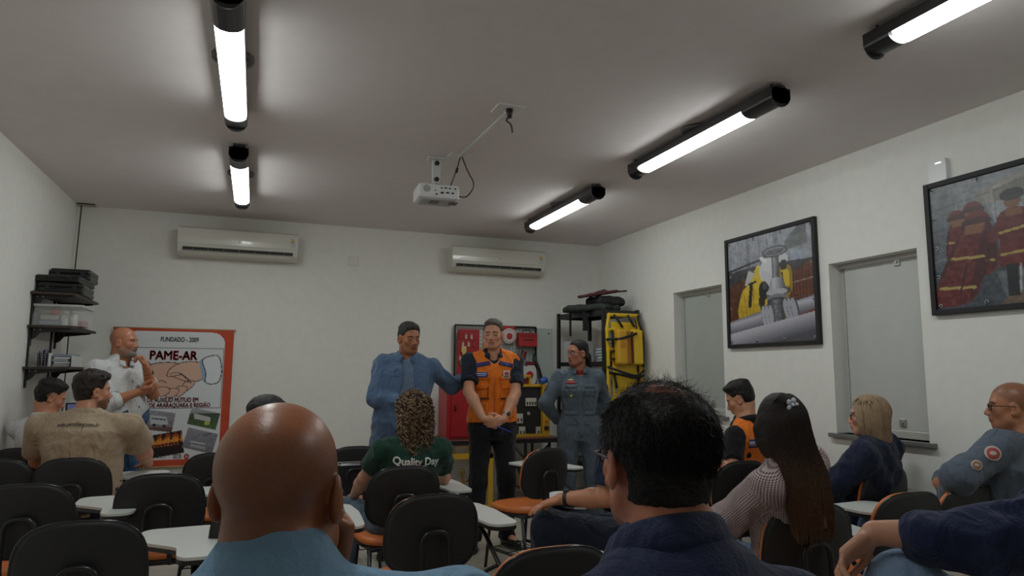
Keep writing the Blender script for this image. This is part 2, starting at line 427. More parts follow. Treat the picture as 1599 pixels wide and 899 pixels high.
def head_color(V, c, R, s, sk):
    """sk: dict(base, lip, brow, beard, scalp)"""
    q = ((V-c)@R)/s; x, y, z = q.T; n = len(V)
    col = np.tile(np.array(srgb(sk['base'])), (n, 1))
    def mixin(m, cc): m = np.clip(m, 0, 1)[:, None]; col[:] = col*(1-m)+np.array(srgb(cc))*m
    face = y > .03
    red = np.exp(-(((np.abs(x)-.04)/.025)**2+((z+.02)/.03)**2))*face*.25+np.exp(-((x/.012)**2+((z+.03)/.015)**2))*(y > .08)*.3
    mixin(red, sk.get('red', sk['lip']))
    if sk.get('beard'):
        m = np.clip((-.035-z)/.02, 0, 1)*np.clip((y+.01)/.02, 0, 1)*(z > -.125)
        m = m*np.where((np.abs(x) < .03) & (z > -.05), .6, 1); mixin(m*sk.get('beard_a', .6), sk['beard'])
        mixin(((np.abs(z+.043) < .007) & (np.abs(x) < .03) & (y > .07))*sk.get('beard_a', .6), sk['beard'])
    mixin(((np.abs(x) < .024) & (z < -.049) & (z > -.0725) & (y > .080))*.55, sk['lip'])
    mixin(((np.abs(x) < .020) & (np.abs(z+.0595) < .0022) & (y > .075))*.5, (60, 30, 26))
    e = ((np.abs(x)-.031)/.0145)**2+((z-.0035)/.0065)**2
    if sk.get('eyes', 'open') == 'open':
        mixin((e < 1)*(y > .05)*1., (205, 195, 185)); mixin((((np.abs(x)-.031+sk.get('gaze', 0))**2+(z-.0035)**2) < .0062**2)*(y > .05)*1., (35, 22, 16))
        mixin((np.abs(z-.010) < .0022)*(np.abs(np.abs(x)-.031) < .015)*(y > .05)*.8, (30, 20, 16))
    else:
        mixin(np.exp(-((z+.0035)/.0024)**2)*(np.abs(np.abs(x)-.031) < .015)*(y > .05)*.95, (28, 18, 15))
        mixin((e < 1.6)*(y > .05)*.25, (70, 40, 30))
    bz = z-.0275+.35*np.maximum(np.abs(x)-.036, 0)
    mixin((np.abs(bz) < .0045)*(np.abs(np.abs(x)-.032) < .0195)*(y > .04)*sk.get('brow_a', .85), sk.get('brow', (30, 22, 18)))
    if sk.get('scalp'):
        m = np.clip((z-.012-.76*y)/.02, 0, 1)*np.clip((.06-z+np.clip(-y, 0, .1)*.6)/.03, 0, 1) if sk.get('bald') else np.clip((z-.012-.76*y)/.012, 0, 1)
        mixin(m*sk.get('scalp_a', .6), sk['scalp'])
    mixin(((np.abs(x) > .084) & (np.abs(y) < .012) & (z < .012) & (z > -.012))*.35, (60, 25, 18))
    return col
def hand_prims(w, f, n, curl=(20, 25, 15), spread=0., side=1, s=1.0, thumb=(.55, .55), wristr=.026):
    """w wrist, f finger direction, n palm-facing normal, side +1: thumb lies toward +cross(f,n)"""
    f = nrm(f); n = nrm(np.asarray(n, float)-f*np.dot(f, n)); t = np.cross(f, n)*side
    R = np.stack([t, f, n], 1)
    P = [P_ell(w+f*.045*s, V3(.040, .054, .015)*s, R, .012), P_box(w+f*.052*s, V3(.038, .040, .012)*s, R, .010*s, .012),
         P_cone(w, w+f*.03*s, wristr*.85, .022*s, .012), P_ell(w+(f*.035+t*.026+n*.008)*s, V3(.018, .030, .013)*s, R, .010)]
    ls = [.92, 1.0, .95, .76]; offs = [.029, .010, -.010, -.028]; cu = curl if isinstance(curl[0], (list, tuple)) else [curl]*4
    for i in range(4):
        p = w+(f*(.088-.004*abs(i-1))+t*offs[i])*s; ang = 0; r = (.0092-.0006*(i == 3))*s
        dv = math.radians((1.2-i)*spread)
        for j, ln in enumerate((.042, .026, .021)):
            ang += math.radians(cu[i][j]); d = (f*math.cos(dv)+t*math.sin(dv))*math.cos(ang)+n*math.sin(ang)
            p2 = p+d*ln*ls[i]*s; P.append(P_cone(p, p2, r, r*.92, .0035 if j else .006)); p = p2; r *= .93
    a, b = thumb
    d1 = nrm(f*.55+t*.75*a*2+n*.35); d2 = nrm(f*.9+t*.5*b+n*.3*b)
    p = w+(f*.022+t*.024+n*.006)*s; p2 = p+d1*.042*s; p3 = p2+d2*.030*s; p4 = p3+nrm(d2*.8+f*.3)*.022*s
    P += [P_cone(p, p2, .0135*s, .0108*s, .008), P_cone(p2, p3, .0105*s, .0098*s, .004), P_cone(p3, p4, .0098*s, .008*s, .003)]
    return P
def ik(a, b, la, lb, hint):
    """joint between a and b, bent towards hint"""
    a, b, hint = np.asarray(a, float), np.asarray(b, float), np.asarray(hint, float)
    d = b-a; D = np.linalg.norm(d); k = 1.0
    if D > (la+lb)*.995: k = D/((la+lb)*.995)
    la, lb = la*k, lb*k; u = d/D; x = (la*la-lb*lb+D*D)/(2*D); h = math.sqrt(max(la*la-x*x, 0))
    v = hint-a; v = v-u*(v@u); return a+u*x+nrm(v)*h
def bvh_of(o, base):
    me = o.data; n = len(me.vertices); V = np.empty(n*3, np.float32); me.vertices.foreach_get('co', V); V = V.reshape(-1, 3)+base
    m = len(me.polygons); F = np.empty(m*4, np.int32); me.loops.foreach_get('vertex_index', F)
    return BVHTree.FromPolygons(V.tolist(), F.reshape(-1, 4).tolist())
def patch(name, bvh, base, p, n, up, w, h, m, parent, off=.003, shape='rect', res=10, thick=.002, col=None, jit=None):
    """a thin sheet laid on a surface: p centre outside the surface, n outward direction"""
    n = nrm(n); up = nrm(np.asarray(up, float)-n*np.dot(n, up)); rt = np.cross(up, n)
    p = np.asarray(p, float); V = []; nx = res; ny = max(2, int(res*h/w)) if h < w else res
    for j in range(ny+1):
        for i in range(nx+1):
            a = i/nx*2-1; b = j/ny*2-1
            if shape == 'disc':
                mx = max(abs(a), abs(b)); rr = math.hypot(a, b) or 1; a, b = a*mx/rr, b*mx/rr
            elif shape == 'round':
                mx = max(abs(a), abs(b)); k = (abs(a)**5+abs(b)**5)**.2 or 1; a, b = a*mx/k, b*mx/k
            q = p+rt*a*w/2+up*b*h/2
            hit = bvh.ray_cast(Vector(q+n*.25), Vector(-n))[0]
            V.append(np.array(hit) if hit else None)
    good = [v for v in V if v is not None]
    if not good: return None
    dm = np.median([(g-p)@n for g in good])
    k = 0
    for j in range(ny+1):
        for i in range(nx+1):
            if V[k] is None or abs((V[k]-p)@n-dm) > .09:
                a = i/nx*2-1; b = j/ny*2-1; V[k] = p+rt*a*w/2+up*b*h/2+n*dm
            k += 1
    V = np.array(V); top = V+n*(off+thick); bot = V+n*(off-.004)
    F = []; W = nx+1
    for j in range(ny):
        for i in range(nx): a = j*W+i; F.append((a, a+1, a+W+1, a+W))
    nb = len(V); rim = [i for i in range(W)]+[W*j+nx for j in range(1, ny+1)]+[W*ny+i for i in range(nx-1, -1, -1)]+[W*j for j in range(ny-1, 0, -1)]
    F2 = list(F)+[tuple(reversed([x+nb for x in q])) for q in F]
    for a, b in zip(rim, rim[1:]+rim[:1]): F2.append((b, a, a+nb, b+nb))
    return npmesh(name, np.concatenate([top, bot])-base, F2, m, parent)
def text_patch(name, bvh, base, txt, size, p, n, up, m, parent, off=.005, bold=0, width=None):
    n = nrm(n); up = nrm(np.asarray(up, float)-n*np.dot(n, up)); rt = np.cross(up, n)
    me = text_verts(txt, size, bold)
    bm = bmesh.new(); bm.from_mesh(me)
    bmesh.ops.triangulate(bm, faces=bm.faces); bmesh.ops.subdivide_edges(bm, edges=[e for e in bm.edges if e.calc_length() > size*.25], cuts=1)
    xs = [v.co.x for v in bm.verts]; k = (width/(max(xs)-min(xs))) if width else 1
    for v in bm.verts:
        q = np.asarray(p, float)+rt*v.co.x*k+up*v.co.y
        hit = bvh.ray_cast(Vector(q+n*.25), Vector(-n))[0]
        r = (np.array(hit) if hit else q)+n*off; v.co = Vector(r-base)
    bm.to_mesh(me); bm.free(); me.materials.clear()
    return link(name, me, m, parent)

def person(label, pelvis, head, yaw, hyaw, sit=True, hpitch=0, hroll=0, s=1.0, w=1.0, belly=0.0, neckr=.056, fem=False, skin=None,
           arms=None, legs=None, top=None, bottom=None, shoes=None, hair=None, hs=1.0, fat=0.0, glasses=None, resh=.0045, resb=.009, collar=None,
           group=None, extra=None, sh_drop=0.0, shw=None, hand_s=1.0, nbo=(-.036, -.140)):
    """all targets in world space. arms: {'R': dict(wrist, hint, f, n, curl..)}"""
    pelvis = V3(*pelvis); hc = V3(*head); base = V3(pelvis[0], pelvis[1], 0)
    Rb = rotz(math.radians(yaw)); Rh = rotz(math.radians(hyaw))@roty(math.radians(hroll))@rotx(-math.radians(hpitch))
    skin = dict(dict(base=(168, 118, 92), lip=(140, 80, 70), brow=(40, 30, 25)), **(skin or {}))
    yawm = math.radians(yaw+.35*((hyaw-yaw+180) % 360-180))
    nb = hc+rotz(yawm)@(V3(0, *nbo)*s*hs)          # neck base
    up = nrm(nb-pelvis); fw = Rb@V3(0, 1, 0); fw = nrm(fw-up*(fw@up)); rt = np.cross(fw, up)
    Rt = np.stack([rt, fw, up], 1); L = np.linalg.norm(nb-pelvis); q = L/.5
    rows0 = [(-.10, .135, .100, -.01), (-.03, .168, .118, -.01), (.06, .160, .112, 0), (.15, .143, .104, 0), (.25, .150, .110, 0), (.34, .168, .118, -.005),
             (.41, .172, .108, -.012), (.455, .135, .085, -.015), (.49, .075, .062, -.008), (.53, .058, .056, 0)]
    if fem: rows0 = [(-.10, .140, .100, -.01), (-.03, .172, .115, -.01), (.06, .150, .100, 0), (.15, .122, .088, 0), (.25, .132, .100, .004), (.32, .148, .118, .012),
             (.40, .150, .092, -.006), (.45, .120, .072, -.012), (.49, .065, .055, -.008), (.53, .050, .050, 0)]
    rows = []
    for z, a, b, o in rows0:
        g = math.exp(-((z-.13)/.12)**2)*belly; ww = w if z < .44 else 1+(w-1)*.5
        rows.append((z*q, a*ww*s+g*.6, b*(1+(ww-1)*.8)*s+g*.8, o+g*.7))
    shx = (shw or (.158 if fem else .178))*s*(1+(w-1)*.7)
    Sh = {k: pelvis+Rt@V3(sg*shx, -.012, .435*q-sh_drop) for k, sg in (('R', 1), ('L', -1))}
    for k in ('R', 'L'):
        if arms and k in arms and 'sh' in arms[k]: Sh[k] = V3(*arms[k]['sh'])
        if arms and k in arms and 'shift' in arms[k]: Sh[k] = Sh[k]+V3(*arms[k]['shift'])
    ar = s*(1+(w-1)*.8)*(.88 if fem else 1)
    la, lb = .285*s, .255*s
    A = {}
    for k in ('R', 'L'):
        sg = 1 if k == 'R' else -1; a = (arms or {}).get(k)
        if a is None:
            if sit: a = dict(wrist=pelvis+Rb@V3(sg*.13, .34, .12), hint=pelvis+Rb@V3(sg*.5, 0, .1), f=Rb@V3(-sg*.2, 1, -.1), n=(0, 0, -1))
            else: a = dict(wrist=Sh[k]+V3(0, 0, -.52)*s+Rb@V3(sg*.06, .05, 0), hint=Sh[k]+Rb@V3(sg*.3, -.4, -.2), f=(0, 0, -1), n=Rb@V3(-sg, .2, 0))
        a = dict(a); a['wrist'] = V3(*a['wrist']); a['el'] = V3(*a['elbow']) if 'elbow' in a else ik(Sh[k], a['wrist'], la, lb, a['hint'])
        A[k] = a
    # body, fine zones: head with neck, and arms with hands
    hp = head_prims(hc, Rh, s*hs, fem, fat)
    nkA = hc+Rh@(V3(0, -.030, -.045)*s*hs); nkB = nb-up*.04
    neck = [P_cone(nkA, nb+up*.01, neckr*s*.98, neckr*s*1.08, .02), P_cone(nb+up*.01, nkB, neckr*s*1.08, neckr*s*1.2, .03)]
    Vh, Fh = sdf_mesh(hp[:8]+neck+hp[8:], resh)
    ch = head_color(Vh, hc, Rh, s*hs, skin)
    Vs, Fs, Cs = [Vh], [Fh], [ch]
    sb = np.array(srgb(skin['base']))
    for k in ('R', 'L'):
        a = A[k]; el = a['el']; wr = a['wrist']; sg = 1 if k == 'R' else -1
        f = nrm(a.get('f', wr-el)); n = np.asarray(a.get('n', (0, 0, -1)), float)
        fm = el+(wr-el)*.3
        pr = [P_cone(Sh[k], el, .050*ar, .040*ar, .01), P_cone(el, fm, .041*ar, .043*ar, .02), P_cone(fm, wr, .043*ar, .0262*ar, .02)]
        tn = np.cross(f, nrm(n-f*(f@n)))
        want = a.get('thumb_to'); side = a.get('side', 1 if (k == 'R') else -1)
        if want is not None: side = 1 if tn@np.asarray(want, float) > 0 else -1
        if not a.get('nohand'):
            pr += hand_prims(wr+f*.012, f, n, a.get('curl', (20, 25, 15)), a.get('spread', 3), side, .97*s*hand_s*(.92 if fem else 1), a.get('thumb', (.5, .5)), .027*ar)
        V, F = sdf_mesh(pr, a.get('res', min(resh*1.1, .005)))
        cc = np.tile(sb, (len(V), 1)); Vs.append(V); Fs.append(F); Cs.append(cc)
    # lower body
    LG = {}
    for k, sg in (('R', 1), ('L', -1)):
        hip = pelvis+Rb@V3(sg*.092*(1+(w-1)*.6), 0, -.02)*1.0; lg = (legs or {}).get(k)
        if lg is None:
            if sit: kn = pelvis+Rb@V3(sg*.15, .43, .0); an = V3(*(base+Rb@V3(sg*.15, .45, 0)))+V3(0, 0, .09)
            else: an = base+Rb@V3(sg*.13, 0, .09); kn = (hip+an)/2+Rb@V3(sg*.01, .03, .02)
            fd = Rb@V3(sg*.25, 1, 0)
        else: kn, an, fd = V3(*lg['knee']), V3(*lg['ankle']), V3(*lg['foot'])
        LG[k] = (hip, kn, an, nrm(fd))
    core = [P_stack(pelvis, Rt, rows, .03, e=-.006)]
    for k in ('R', 'L'):
        hip, kn, an, fd = LG[k]; core += [P_cone(hip, kn, .078*s*w, .052*s, .03), P_cone(kn, an, .052*s, .034*s, .03), P_cone(an, an+fd*.14+V3(0, 0, -.05), .034*s, .028*s, .02),
                                   P_cone(nb, Sh[k], .045*s, .045*s, .03), P_cone(Sh[k], A[k]['el'], .046*ar, .036*ar, .02)]
    V, F = sdf_mesh(core, .014); Vs.append(V); Fs.append(F); Cs.append(np.tile(sb, (len(V), 1)))
    off = 0; FF = []
    for V, F in zip(Vs, Fs): FF.append(F+off); off += len(V)
    root = npmesh('person', np.concatenate(Vs)-base, np.concatenate(FF), skin_mat(), None, True, np.concatenate(Cs))
    root.location = base; tag(root, label, 'person', group)
    # clothing
    ctx = dict(root=root, base=base, pelvis=pelvis, nb=nb, up=up, Rt=Rt, Rb=Rb, Rh=Rh, hc=hc, rows=rows, Sh=Sh, A=A, LG=LG, q=q, s=s, hs=hs, ar=ar, neckr=neckr, w=w, L=L, ey=ik)
    if bottom:
        b = dict(dict(e=.012, mat=None, seed=3, thigh=.084, knee=.066, hem=.062, len=1.0), **bottom)
        pr = [P_stack(pelvis, Rt, [r for r in rows if r[0] < .17*q], .03, e=b['e'])]
        for k in ('R', 'L'):
            hip, kn, an, fd = LG[k]
            pr += [P_cone(hip, kn, b['thigh']*s*w, b['knee']*s, .035), P_cone(kn, an+(kn-an)*(1-b['len'])+V3(0, 0, -.035), b['knee']*s, b['hem']*s, .03)]
        for k in ('R', 'L'):
            hip, kn, an, fd = LG[k]; d = nrm(an-kn); pr.append(P_plane(an+(kn-an)*(1-b['len'])+d*.02, d, .16))
        V, F = sdf_mesh(pr, resb, folds(.010, .10, b['seed']))
        o = npmesh('trousers', V-base, F, b['mat'], root); ctx['trousers'] = o
        if b.get('belt'):
            zb = b.get('beltz', .09)*q
            o = npmesh('belt', *[x if i else x-base for i, x in enumerate(sdf_mesh([P_stack(pelvis, Rt, rows, 0, e=b['e']+.008, zlo=zb-.017, zhi=zb+.017)], .007))], b['belt'], root)
    if shoes:
        for k in ('R', 'L'):
            hip, kn, an, fd = LG[k]; fz = nrm(V3(fd[0], fd[1], fd[2])); side_ = nrm(np.cross(fz, (0, 0, 1))); upn = np.cross(side_, fz); R = np.stack([side_, fz, upn], 1)
            c = an-upn*.045
            pr = [P_ell(c+fz*.06-upn*.005, V3(.046, .135, .036), R, .02), P_cone(an-upn*.01, an+upn*.03, .05, .046, .02), P_ell(c-fz*.02, V3(.04, .05, .04), R, .02),
                  P_plane(c-upn*.036, -upn)]
            V, F = sdf_mesh(pr, .009); sh = npmesh('shoe', V-base, F, shoes, root)
            V, F = sdf_mesh([P_ell(c+fz*.06-upn*.030, V3(.050, .142, .03), R, .0), P_plane(c-upn*.044, -upn), P_plane(c-upn*.022, upn)], .009)
            npmesh('sole', V-base, F, mat('sole_black', (.012, .012, .012), .6), sh)
    if top:
        t = dict(dict(e=.012, sleeve='short', mat=None, seed=5, hem=-.06, fold=.005, se=.014, name='shirt', neck=.0, flare=.0), **top)
        ctx['shirt'] = make_top(ctx, t, resb)
        ctx['shirt_bvh'] = bvh_of(ctx['shirt'], base)
    if top and top.get('collar'): make_collar(ctx, top['collar'], top.get('collar_mat') or top['mat'], **top.get('collar_kw', {}))
    if hair: hair(ctx)
    if glasses: make_glasses(ctx, glasses)
    if extra: extra(ctx)
    return ctx
def make_top(ctx, t, res):
    A, Sh, nb, up, pelvis, Rt, rows, q, s, ar = (ctx[k] for k in ('A', 'Sh', 'nb', 'up', 'pelvis', 'Rt', 'rows', 'q', 's', 'ar'))
    e = t['e']; rr = [r for r in rows if r[0] <= .50*q]
    if t['hem'] < -.1: rr = [(t['hem']*q-.02, rr[1][1]+t['flare'], rr[1][2]+t['flare'], -.01)]+rr[1:]
    pr = [P_stack(pelvis, Rt, rr, .03, e=e)]
    for k in ('R', 'L'):
        if k == 'R': pr.append(P_cone(nb-up*.05, nb-up*.002+Rt[:, 1]*.006, ctx['neckr']*s+.028, ctx['neckr']*s+.016+t.get('ring', 0)*.2, .03)); pr[-1].b = pr[-1].b+up*t.get('ring', 0); pr[-1].hi = pr[-1].hi+.05
        pr.append(P_cone(nb-up*.035, Sh[k]+up*.004, .046*s*(1+(ctx['w']-1)*.5)+e*.6, .046*s*(1+(ctx['w']-1)*.7)+e*.7, .05))
    if not t.get('vest'):
        for k in ('R', 'L'):
            el = A[k]['el']; wr = A[k]['wrist']; se = t['se']
            sl = A[k].get('sleeve', t['sleeve'])
            if sl == 'short':
                hemp = Sh[k]+(el-Sh[k])*t.get('sl', .78); pr.append(P_cone(Sh[k], hemp, .053*ar+se*.8, .049*ar+se*1.2, .03))
                pr.append(P_plane(hemp-nrm(el-Sh[k])*.004, el-Sh[k], .13))
            else:
                fr = 1.0 if sl == 'long' else float(sl)
                end = el+(wr-el)*fr; r1 = (.030+.014*(1-fr))*ar+se
                pr += [P_cone(Sh[k], el, .053*ar+se*.8, .044*ar+se, .03), P_cone(el, end, .045*ar+se, r1, .03)]
                d = nrm(wr-el); pr.append(P_plane(end-d*.004, d, .075))
                if fr < .9: pr += [P_cone(end-d*.035, end-d*.010, r1+.004, r1+.006, .004)]
    pr.append(P_plane(pelvis+up*(t['hem']*q), -up+t.get('hemtilt', 0)*Rt[:, 1]))
    if t['neck'] is not None:
        pr.append(P_cone(nb-up*(.01+t['neck'])+Rt[:, 1]*.012, nb+up*.2, ctx['neckr']*s+.010+t['neck']*.5, ctx['neckr']*s+.012+t['neck'], .006, 'sub'))
    if t.get('vneck'):
        for z in np.linspace(0, 1, 6):
            pr.append(P_cone(nb-up*t['vneck']*z+Rt[:, 1]*(.03+.02*z), nb-up*t['vneck']*z+Rt[:, 1]*.3, .062*(1-z)+.004, .062*(1-z)+.004, .01, 'sub'))
    if t.get('vest'):
        for k, sg in (('R', 1), ('L', -1)):
            c = Sh[k]+Rt[:, 0]*sg*.055; pr += [P_cone(c+up*.10, c-up*.14, .062, .066, .012, 'sub')]
    V, F = sdf_mesh(pr, res, folds(t['fold']*1.9, t.get('wl', .11), t['seed']))
    o = npmesh(t['name'], V-ctx['base'], F, t['mat'], ctx['root'])
    if t.get('weave'):
        q_ = (V-pelvis)@Rt; cl = np.stack([np.arctan2(q_[:, 0], -q_[:, 1])*.15, q_[:, 2], 0*q_[:, 2]], 1); best = np.abs(np.hypot(q_[:, 0], q_[:, 1]*1.4)-.13)+.012
        for k in ('R', 'L'):
            ch = 0
            for a, b_ in ((Sh[k], A[k]['el']), (A[k]['el'], A[k]['wrist'])):
                ax = b_-a; l_ = np.linalg.norm(ax); ax = ax/l_; tt = np.clip((V-a)@ax, 0, l_); r_ = V-a-tt[:, None]*ax; dd = np.linalg.norm(r_, axis=1)
                e1 = nrm(np.cross(ax, Rt[:, 1])); e2 = np.cross(ax, e1); m_ = (dd-.05 < best) & (dd < .085) & (tt > .02)
                cl[m_] = np.stack([np.arctan2(r_@e1, r_@e2)*.055, ch+tt, 0*tt], 1)[m_]; best = np.where(m_, dd-.05, best); ch += l_
        at_ = o.data.attributes.new('cl', 'FLOAT_VECTOR', 'POINT'); at_.data.foreach_set('vector', cl.astype(np.float32).ravel())
    return o
def make_collar(ctx, kind, m, h=.035, r=None, openf=.35):
    nb, up, Rt, s = ctx['nb'], ctx['up'], ctx['Rt'], ctx['s']; r = r or ctx['neckr']*s+.012
    ax = nrm(nrm(ctx['hc']-nb)*.5+up*.5); fw = Rt[:, 1]-ax*(Rt[:, 1]@ax); fw = nrm(fw); rt = np.cross(fw, ax); V = []; F = []
    n = 40; prof = [(0, -.02), (.0, h*.9), (.004, h), (.010, h*.9), (.016+.004, h*.25), (.020, -.004)] if kind == 'fold' else [(0, -.02), (0, h), (.004, h+.002), (.006, h), (.008, -.012)]
    for i in range(n+1):
        a = (-math.pi+openf/2)+(2*math.pi-openf)*i/n      # 0 = back
        frontness = (1-math.cos(a))/2
        for dr, z in prof:
            zz = z*(1-.25*frontness)-.030*frontness**1.5 if kind == 'fold' else z-.02*frontness
            if kind == 'fold' and dr > .012: zz -= .020*frontness**3; dr = dr+.014*frontness**2
            R_ = r+dr+.008*frontness
            V.append(nb+ax*(zz+.012)+(-fw*math.cos(a)+rt*math.sin(a))*R_+fw*.010)
    k = len(prof)
    for i in range(n):
        for j in range(k): F.append((i*k+j, i*k+(j+1) % k, (i+1)*k+(j+1) % k, (i+1)*k+j))
    F.append(tuple(range(k))) if k == 4 else None
    me = bpy.data.meshes.new('collar'); me.from_pydata([tuple(v-ctx['base']) for v in V], [], [f for f in F if f]+[tuple(range(k-1, -1, -1)), tuple(n*k+j for j in range(k))])
    o = link('collar', me, m, ctx['root'], True)
    return o
def make_glasses(ctx, col):
    hc, R, s = ctx['hc'], ctx['Rh'], ctx['s']*ctx['hs']
    L = lambda x, y, z: Vector(hc+R@(V3(x, y, z)*s)-ctx['base']); b = MB()
    for q in (-1, 1):
        pts = [L(q*.033+x, .094-abs(q*.033+x)*.12, .002+y) for x, y in sup(.046, .030, 3, 20)]
        b.tube(pts, .0018 if col != 'thick' else .0028, 5, closed=True)
        b.tube([L(q*.056, .088, .008), L(q*.074, .070, .009), L(q*.083, .0, .010), L(q*.084, -.012, -.004)], .0018 if col != 'thick' else .0026, 5)
    b.tube([L(-.011, .094, .006), L(0, .098, .008), L(.011, .094, .006)], .0016, 5)
    g = b.build('glasses', mat('glasses_frame', (.02, .018, .02), .3), ctx['root'], True)
    b = MB()
    for q in (-1, 1):
        M = Matrix([list(R[:, 0])+[0], list(R[:, 2])+[0], list(R[:, 1])+[0], [0, 0, 0, 1]]).transposed()
        M = Matrix.Translation(L(q*.033, .0905, .002)) @ Matrix(((R[0, 0], R[0, 2], R[0, 1], 0), (R[1, 0], R[1, 2], R[1, 1], 0), (R[2, 0], R[2, 2], R[2, 1], 0), (0, 0, 0, 1)))
        b.prism([(x*s, y*s) for x, y in sup(.045, .029, 3, 20)], -.0005, .0005, M)
    b.build('lens', mat('lens_glass', (.9, .93, .95), .02, trans=.95, spec=.6, alpha=.35), g)
# ---- hair
def sst(t): t = np.clip(t, 0, 1); return t*t*(3-2*t)
class P_hair(P_ell):
    """short hair as a shell over the skull that thins out to nothing at the hairline"""
    def __init__(s, hc, R, sc, th, top, line, fringe, back, thin, ramp, k=.004):
        super().__init__(hc+R@(V3(0, -.01, .03)*sc), V3(.12, .14, .15)*sc, R, k); s.hc, s.sc = hc, sc
        s.p = (th, top, line, fringe, back, thin, ramp)
        s.e = [P_ell((0, -.014, .040), (.076, .096, .084)), P_ell((0, -.026, -.012), (.064, .068, .075))]
    def d(s, X, Y, Z):
        th, top, (a, b), fr, back, thin, ramp = s.p; R = s.R; x, y, z = (X-s.hc[0]), (Y-s.hc[1]), (Z-s.hc[2])
        x, y, z = [(x*R[0, i]+y*R[1, i]+z*R[2, i])/s.sc for i in range(3)]
        d = smin(s.e[0].d(x, y, z), s.e[1].d(x, y, z), .02)
        zl = np.interp(y+0*x+0*z, [-.10, -.03, .008, .022, .05, .088], [-.064, -.050, -.030, -.004, .056, .084])+(a-.012)-back*(y < 0)
        u = (z-zl+.2*np.maximum(np.abs(x)-.035, 0)*(y > .03))*.72
        ear = np.sqrt((y+.002)**2+((z+.008)*.85)**2)-.027; u = np.where(np.abs(x) > .058, np.minimum(u, ear), u)
        t = -.005+(th+.005)*sst(u/ramp)+top*sst((z-.05)/.06)*sst(u/.03)
        if fr: t = t+fr*np.exp(-((y-.075)/.035)**2-((z-.100)/.03)**2)*sst(u/.012)
        if thin: t = t-thin*np.exp(-((y+.035)/.055)**2-(x/.05)**2)*sst((z-.08)/.03)
        return (d-t)*s.sc
def hair_cap(ctx, m, th=.006, top=.012, line=(.012, .76), fringe=0., back=0., res=.0045, rough=.003, name='hair', vol=None, seed=2, wl=.02, thin=0, ramp=.013):
    """short hair: inflated skull trimmed by the hairline"""
    hc, R, s = ctx['hc'], ctx['Rh'], ctx['s']*ctx['hs']; L = lambda x, y, z: hc+R@(V3(x, y, z)*s)
    pr = [P_hair(hc, R, s, th, top, line, fringe, back, thin, ramp)]
    if vol: pr += vol(L, s, R)
    V, F = sdf_mesh(pr, res, folds(rough, wl, seed))
    return npmesh(name, V-ctx['base'], F, m, ctx['root'])
def strands_on_cap(ctx, m, N=2500, length=.03, lift=.35, flow=(0, -1, -.4), r=.0006, zmin=.0, th=.006, seed=3, keep=None, name='hair_strands', jit=.5, M=6, droop=0.0):
    rg = np.random.default_rng(seed); hc, R, s = ctx['hc'], ctx['Rh'], ctx['s']*ctx['hs']
    u = rg.normal(size=(N*3, 3)); u /= np.linalg.norm(u, axis=1)[:, None]; rad = V3(.076+th, .096+th, .084+th)
    p = u*rad+V3(0, -.014, .040)
    k = keep(p) if keep else p[:, 2] > zmin+.76*p[:, 1]
    p = p[k][:N]; u = u[k][:N]; n_ = u/rad; n_ /= np.linalg.norm(n_, axis=1)[:, None]
    fl = np.array(flow, float)[None]+rg.normal(size=p.shape)*jit; fl -= n_*(fl*n_).sum(1)[:, None]*1.0; fl /= np.linalg.norm(fl, axis=1)[:, None]+1e-6
    ln = length*rg.uniform(.5, 1.3, len(p))[:, None]
    P = np.zeros((len(p), M, 3)); P[:, 0] = p-n_*.002; d = nrm_rows(n_*lift*rg.uniform(.3, 1.6, len(p))[:, None]+fl)
    wob = rg.normal(size=p.shape)*.25
    for i in range(1, M):
        P[:, i] = P[:, i-1]+d*ln/(M-1); d = nrm_rows(d+wob*.35+V3(0, 0, -1)*droop)
        q = (P[:, i]-V3(0, -.014, .04))/rad; rr = np.linalg.norm(q, axis=1); bad = rr < 1.0
        P[bad, i] = (q[bad]/rr[bad][:, None]*1.002)*rad+V3(0, -.014, .04)
    W = (P.reshape(-1, 3)*s)@R.T+hc; V, F = tube_strands(W.reshape(P.shape), r)
    o = npmesh(name, V-ctx['base'], F, m, ctx['root']); o['kind'] = 'stuff'
    return o
def nrm_rows(a): return a/(np.linalg.norm(a, axis=1, keepdims=True)+1e-9)
# ------------------------------------------------------------------ setting
XL, XR, YB, YF, ZC = -1.64, 3.86, 7.35, -1.6, 2.95
M_wall = mat('wall_paint', (.79, .785, .745), .75, nscale=14, nstr=.04, var=.025)
M_ceil = mat('ceiling_paint', (.745, .69, .685), .85, nscale=9, nstr=.03, var=.02)
M_black = mat('black_plastic', (.012, .012, .013), .42, nscale=400, nstr=.15)
M_bmetal = mat('black_enamelled_metal', (.012, .012, .014), .3, nscale=60, nstr=.02)
M_white = mat('white_plastic', (.72, .72, .70), .4)
M_chrome = mat('chrome', (.6, .6, .62), .25, metal=1)
def structure(name, mb, m, parent=None):
    o = mb.build(name, m, parent); return tag(o, kind='structure')
structure('floor', MB().b6(XL-.1, XR+.3, YF-.1, YB+.1, -.12, -.006), mat('floor_grout', (.30, .28, .24), .9, nscale=40, nstr=.1))
FL = bpy.data.objects['floor']
tm = MB().b6(-.2235, .2235, -.2235, .2235, -.006, 0, bev=.0015).build('tile', mat('floor_tile', (.50, .46, .39), .28, nscale=5, nstr=.02, var=.10), FL)
first = True
nx = int((XR-XL)/.45)+1; ny = int((YB-2.0)/.45)+1
for j in range(ny):
    for i in range(nx):
        x = XL+.225+.45*i; y = YB-.225-.45*j
        if x > XR: continue
        o = tm if first else tm.copy()
        if not first: C.objects.link(o)
        first = False; o.location = (min(x, XR-.12), y, 0) if x+.2235 > XR else (x, y, 0)
        if x+.2235 > XR: o.scale = ((XR-(x-.2235))/.447, 1, 1); o.location.x = (XR+x-.2235)/2
b = MB()
yy = YB-.45*ny
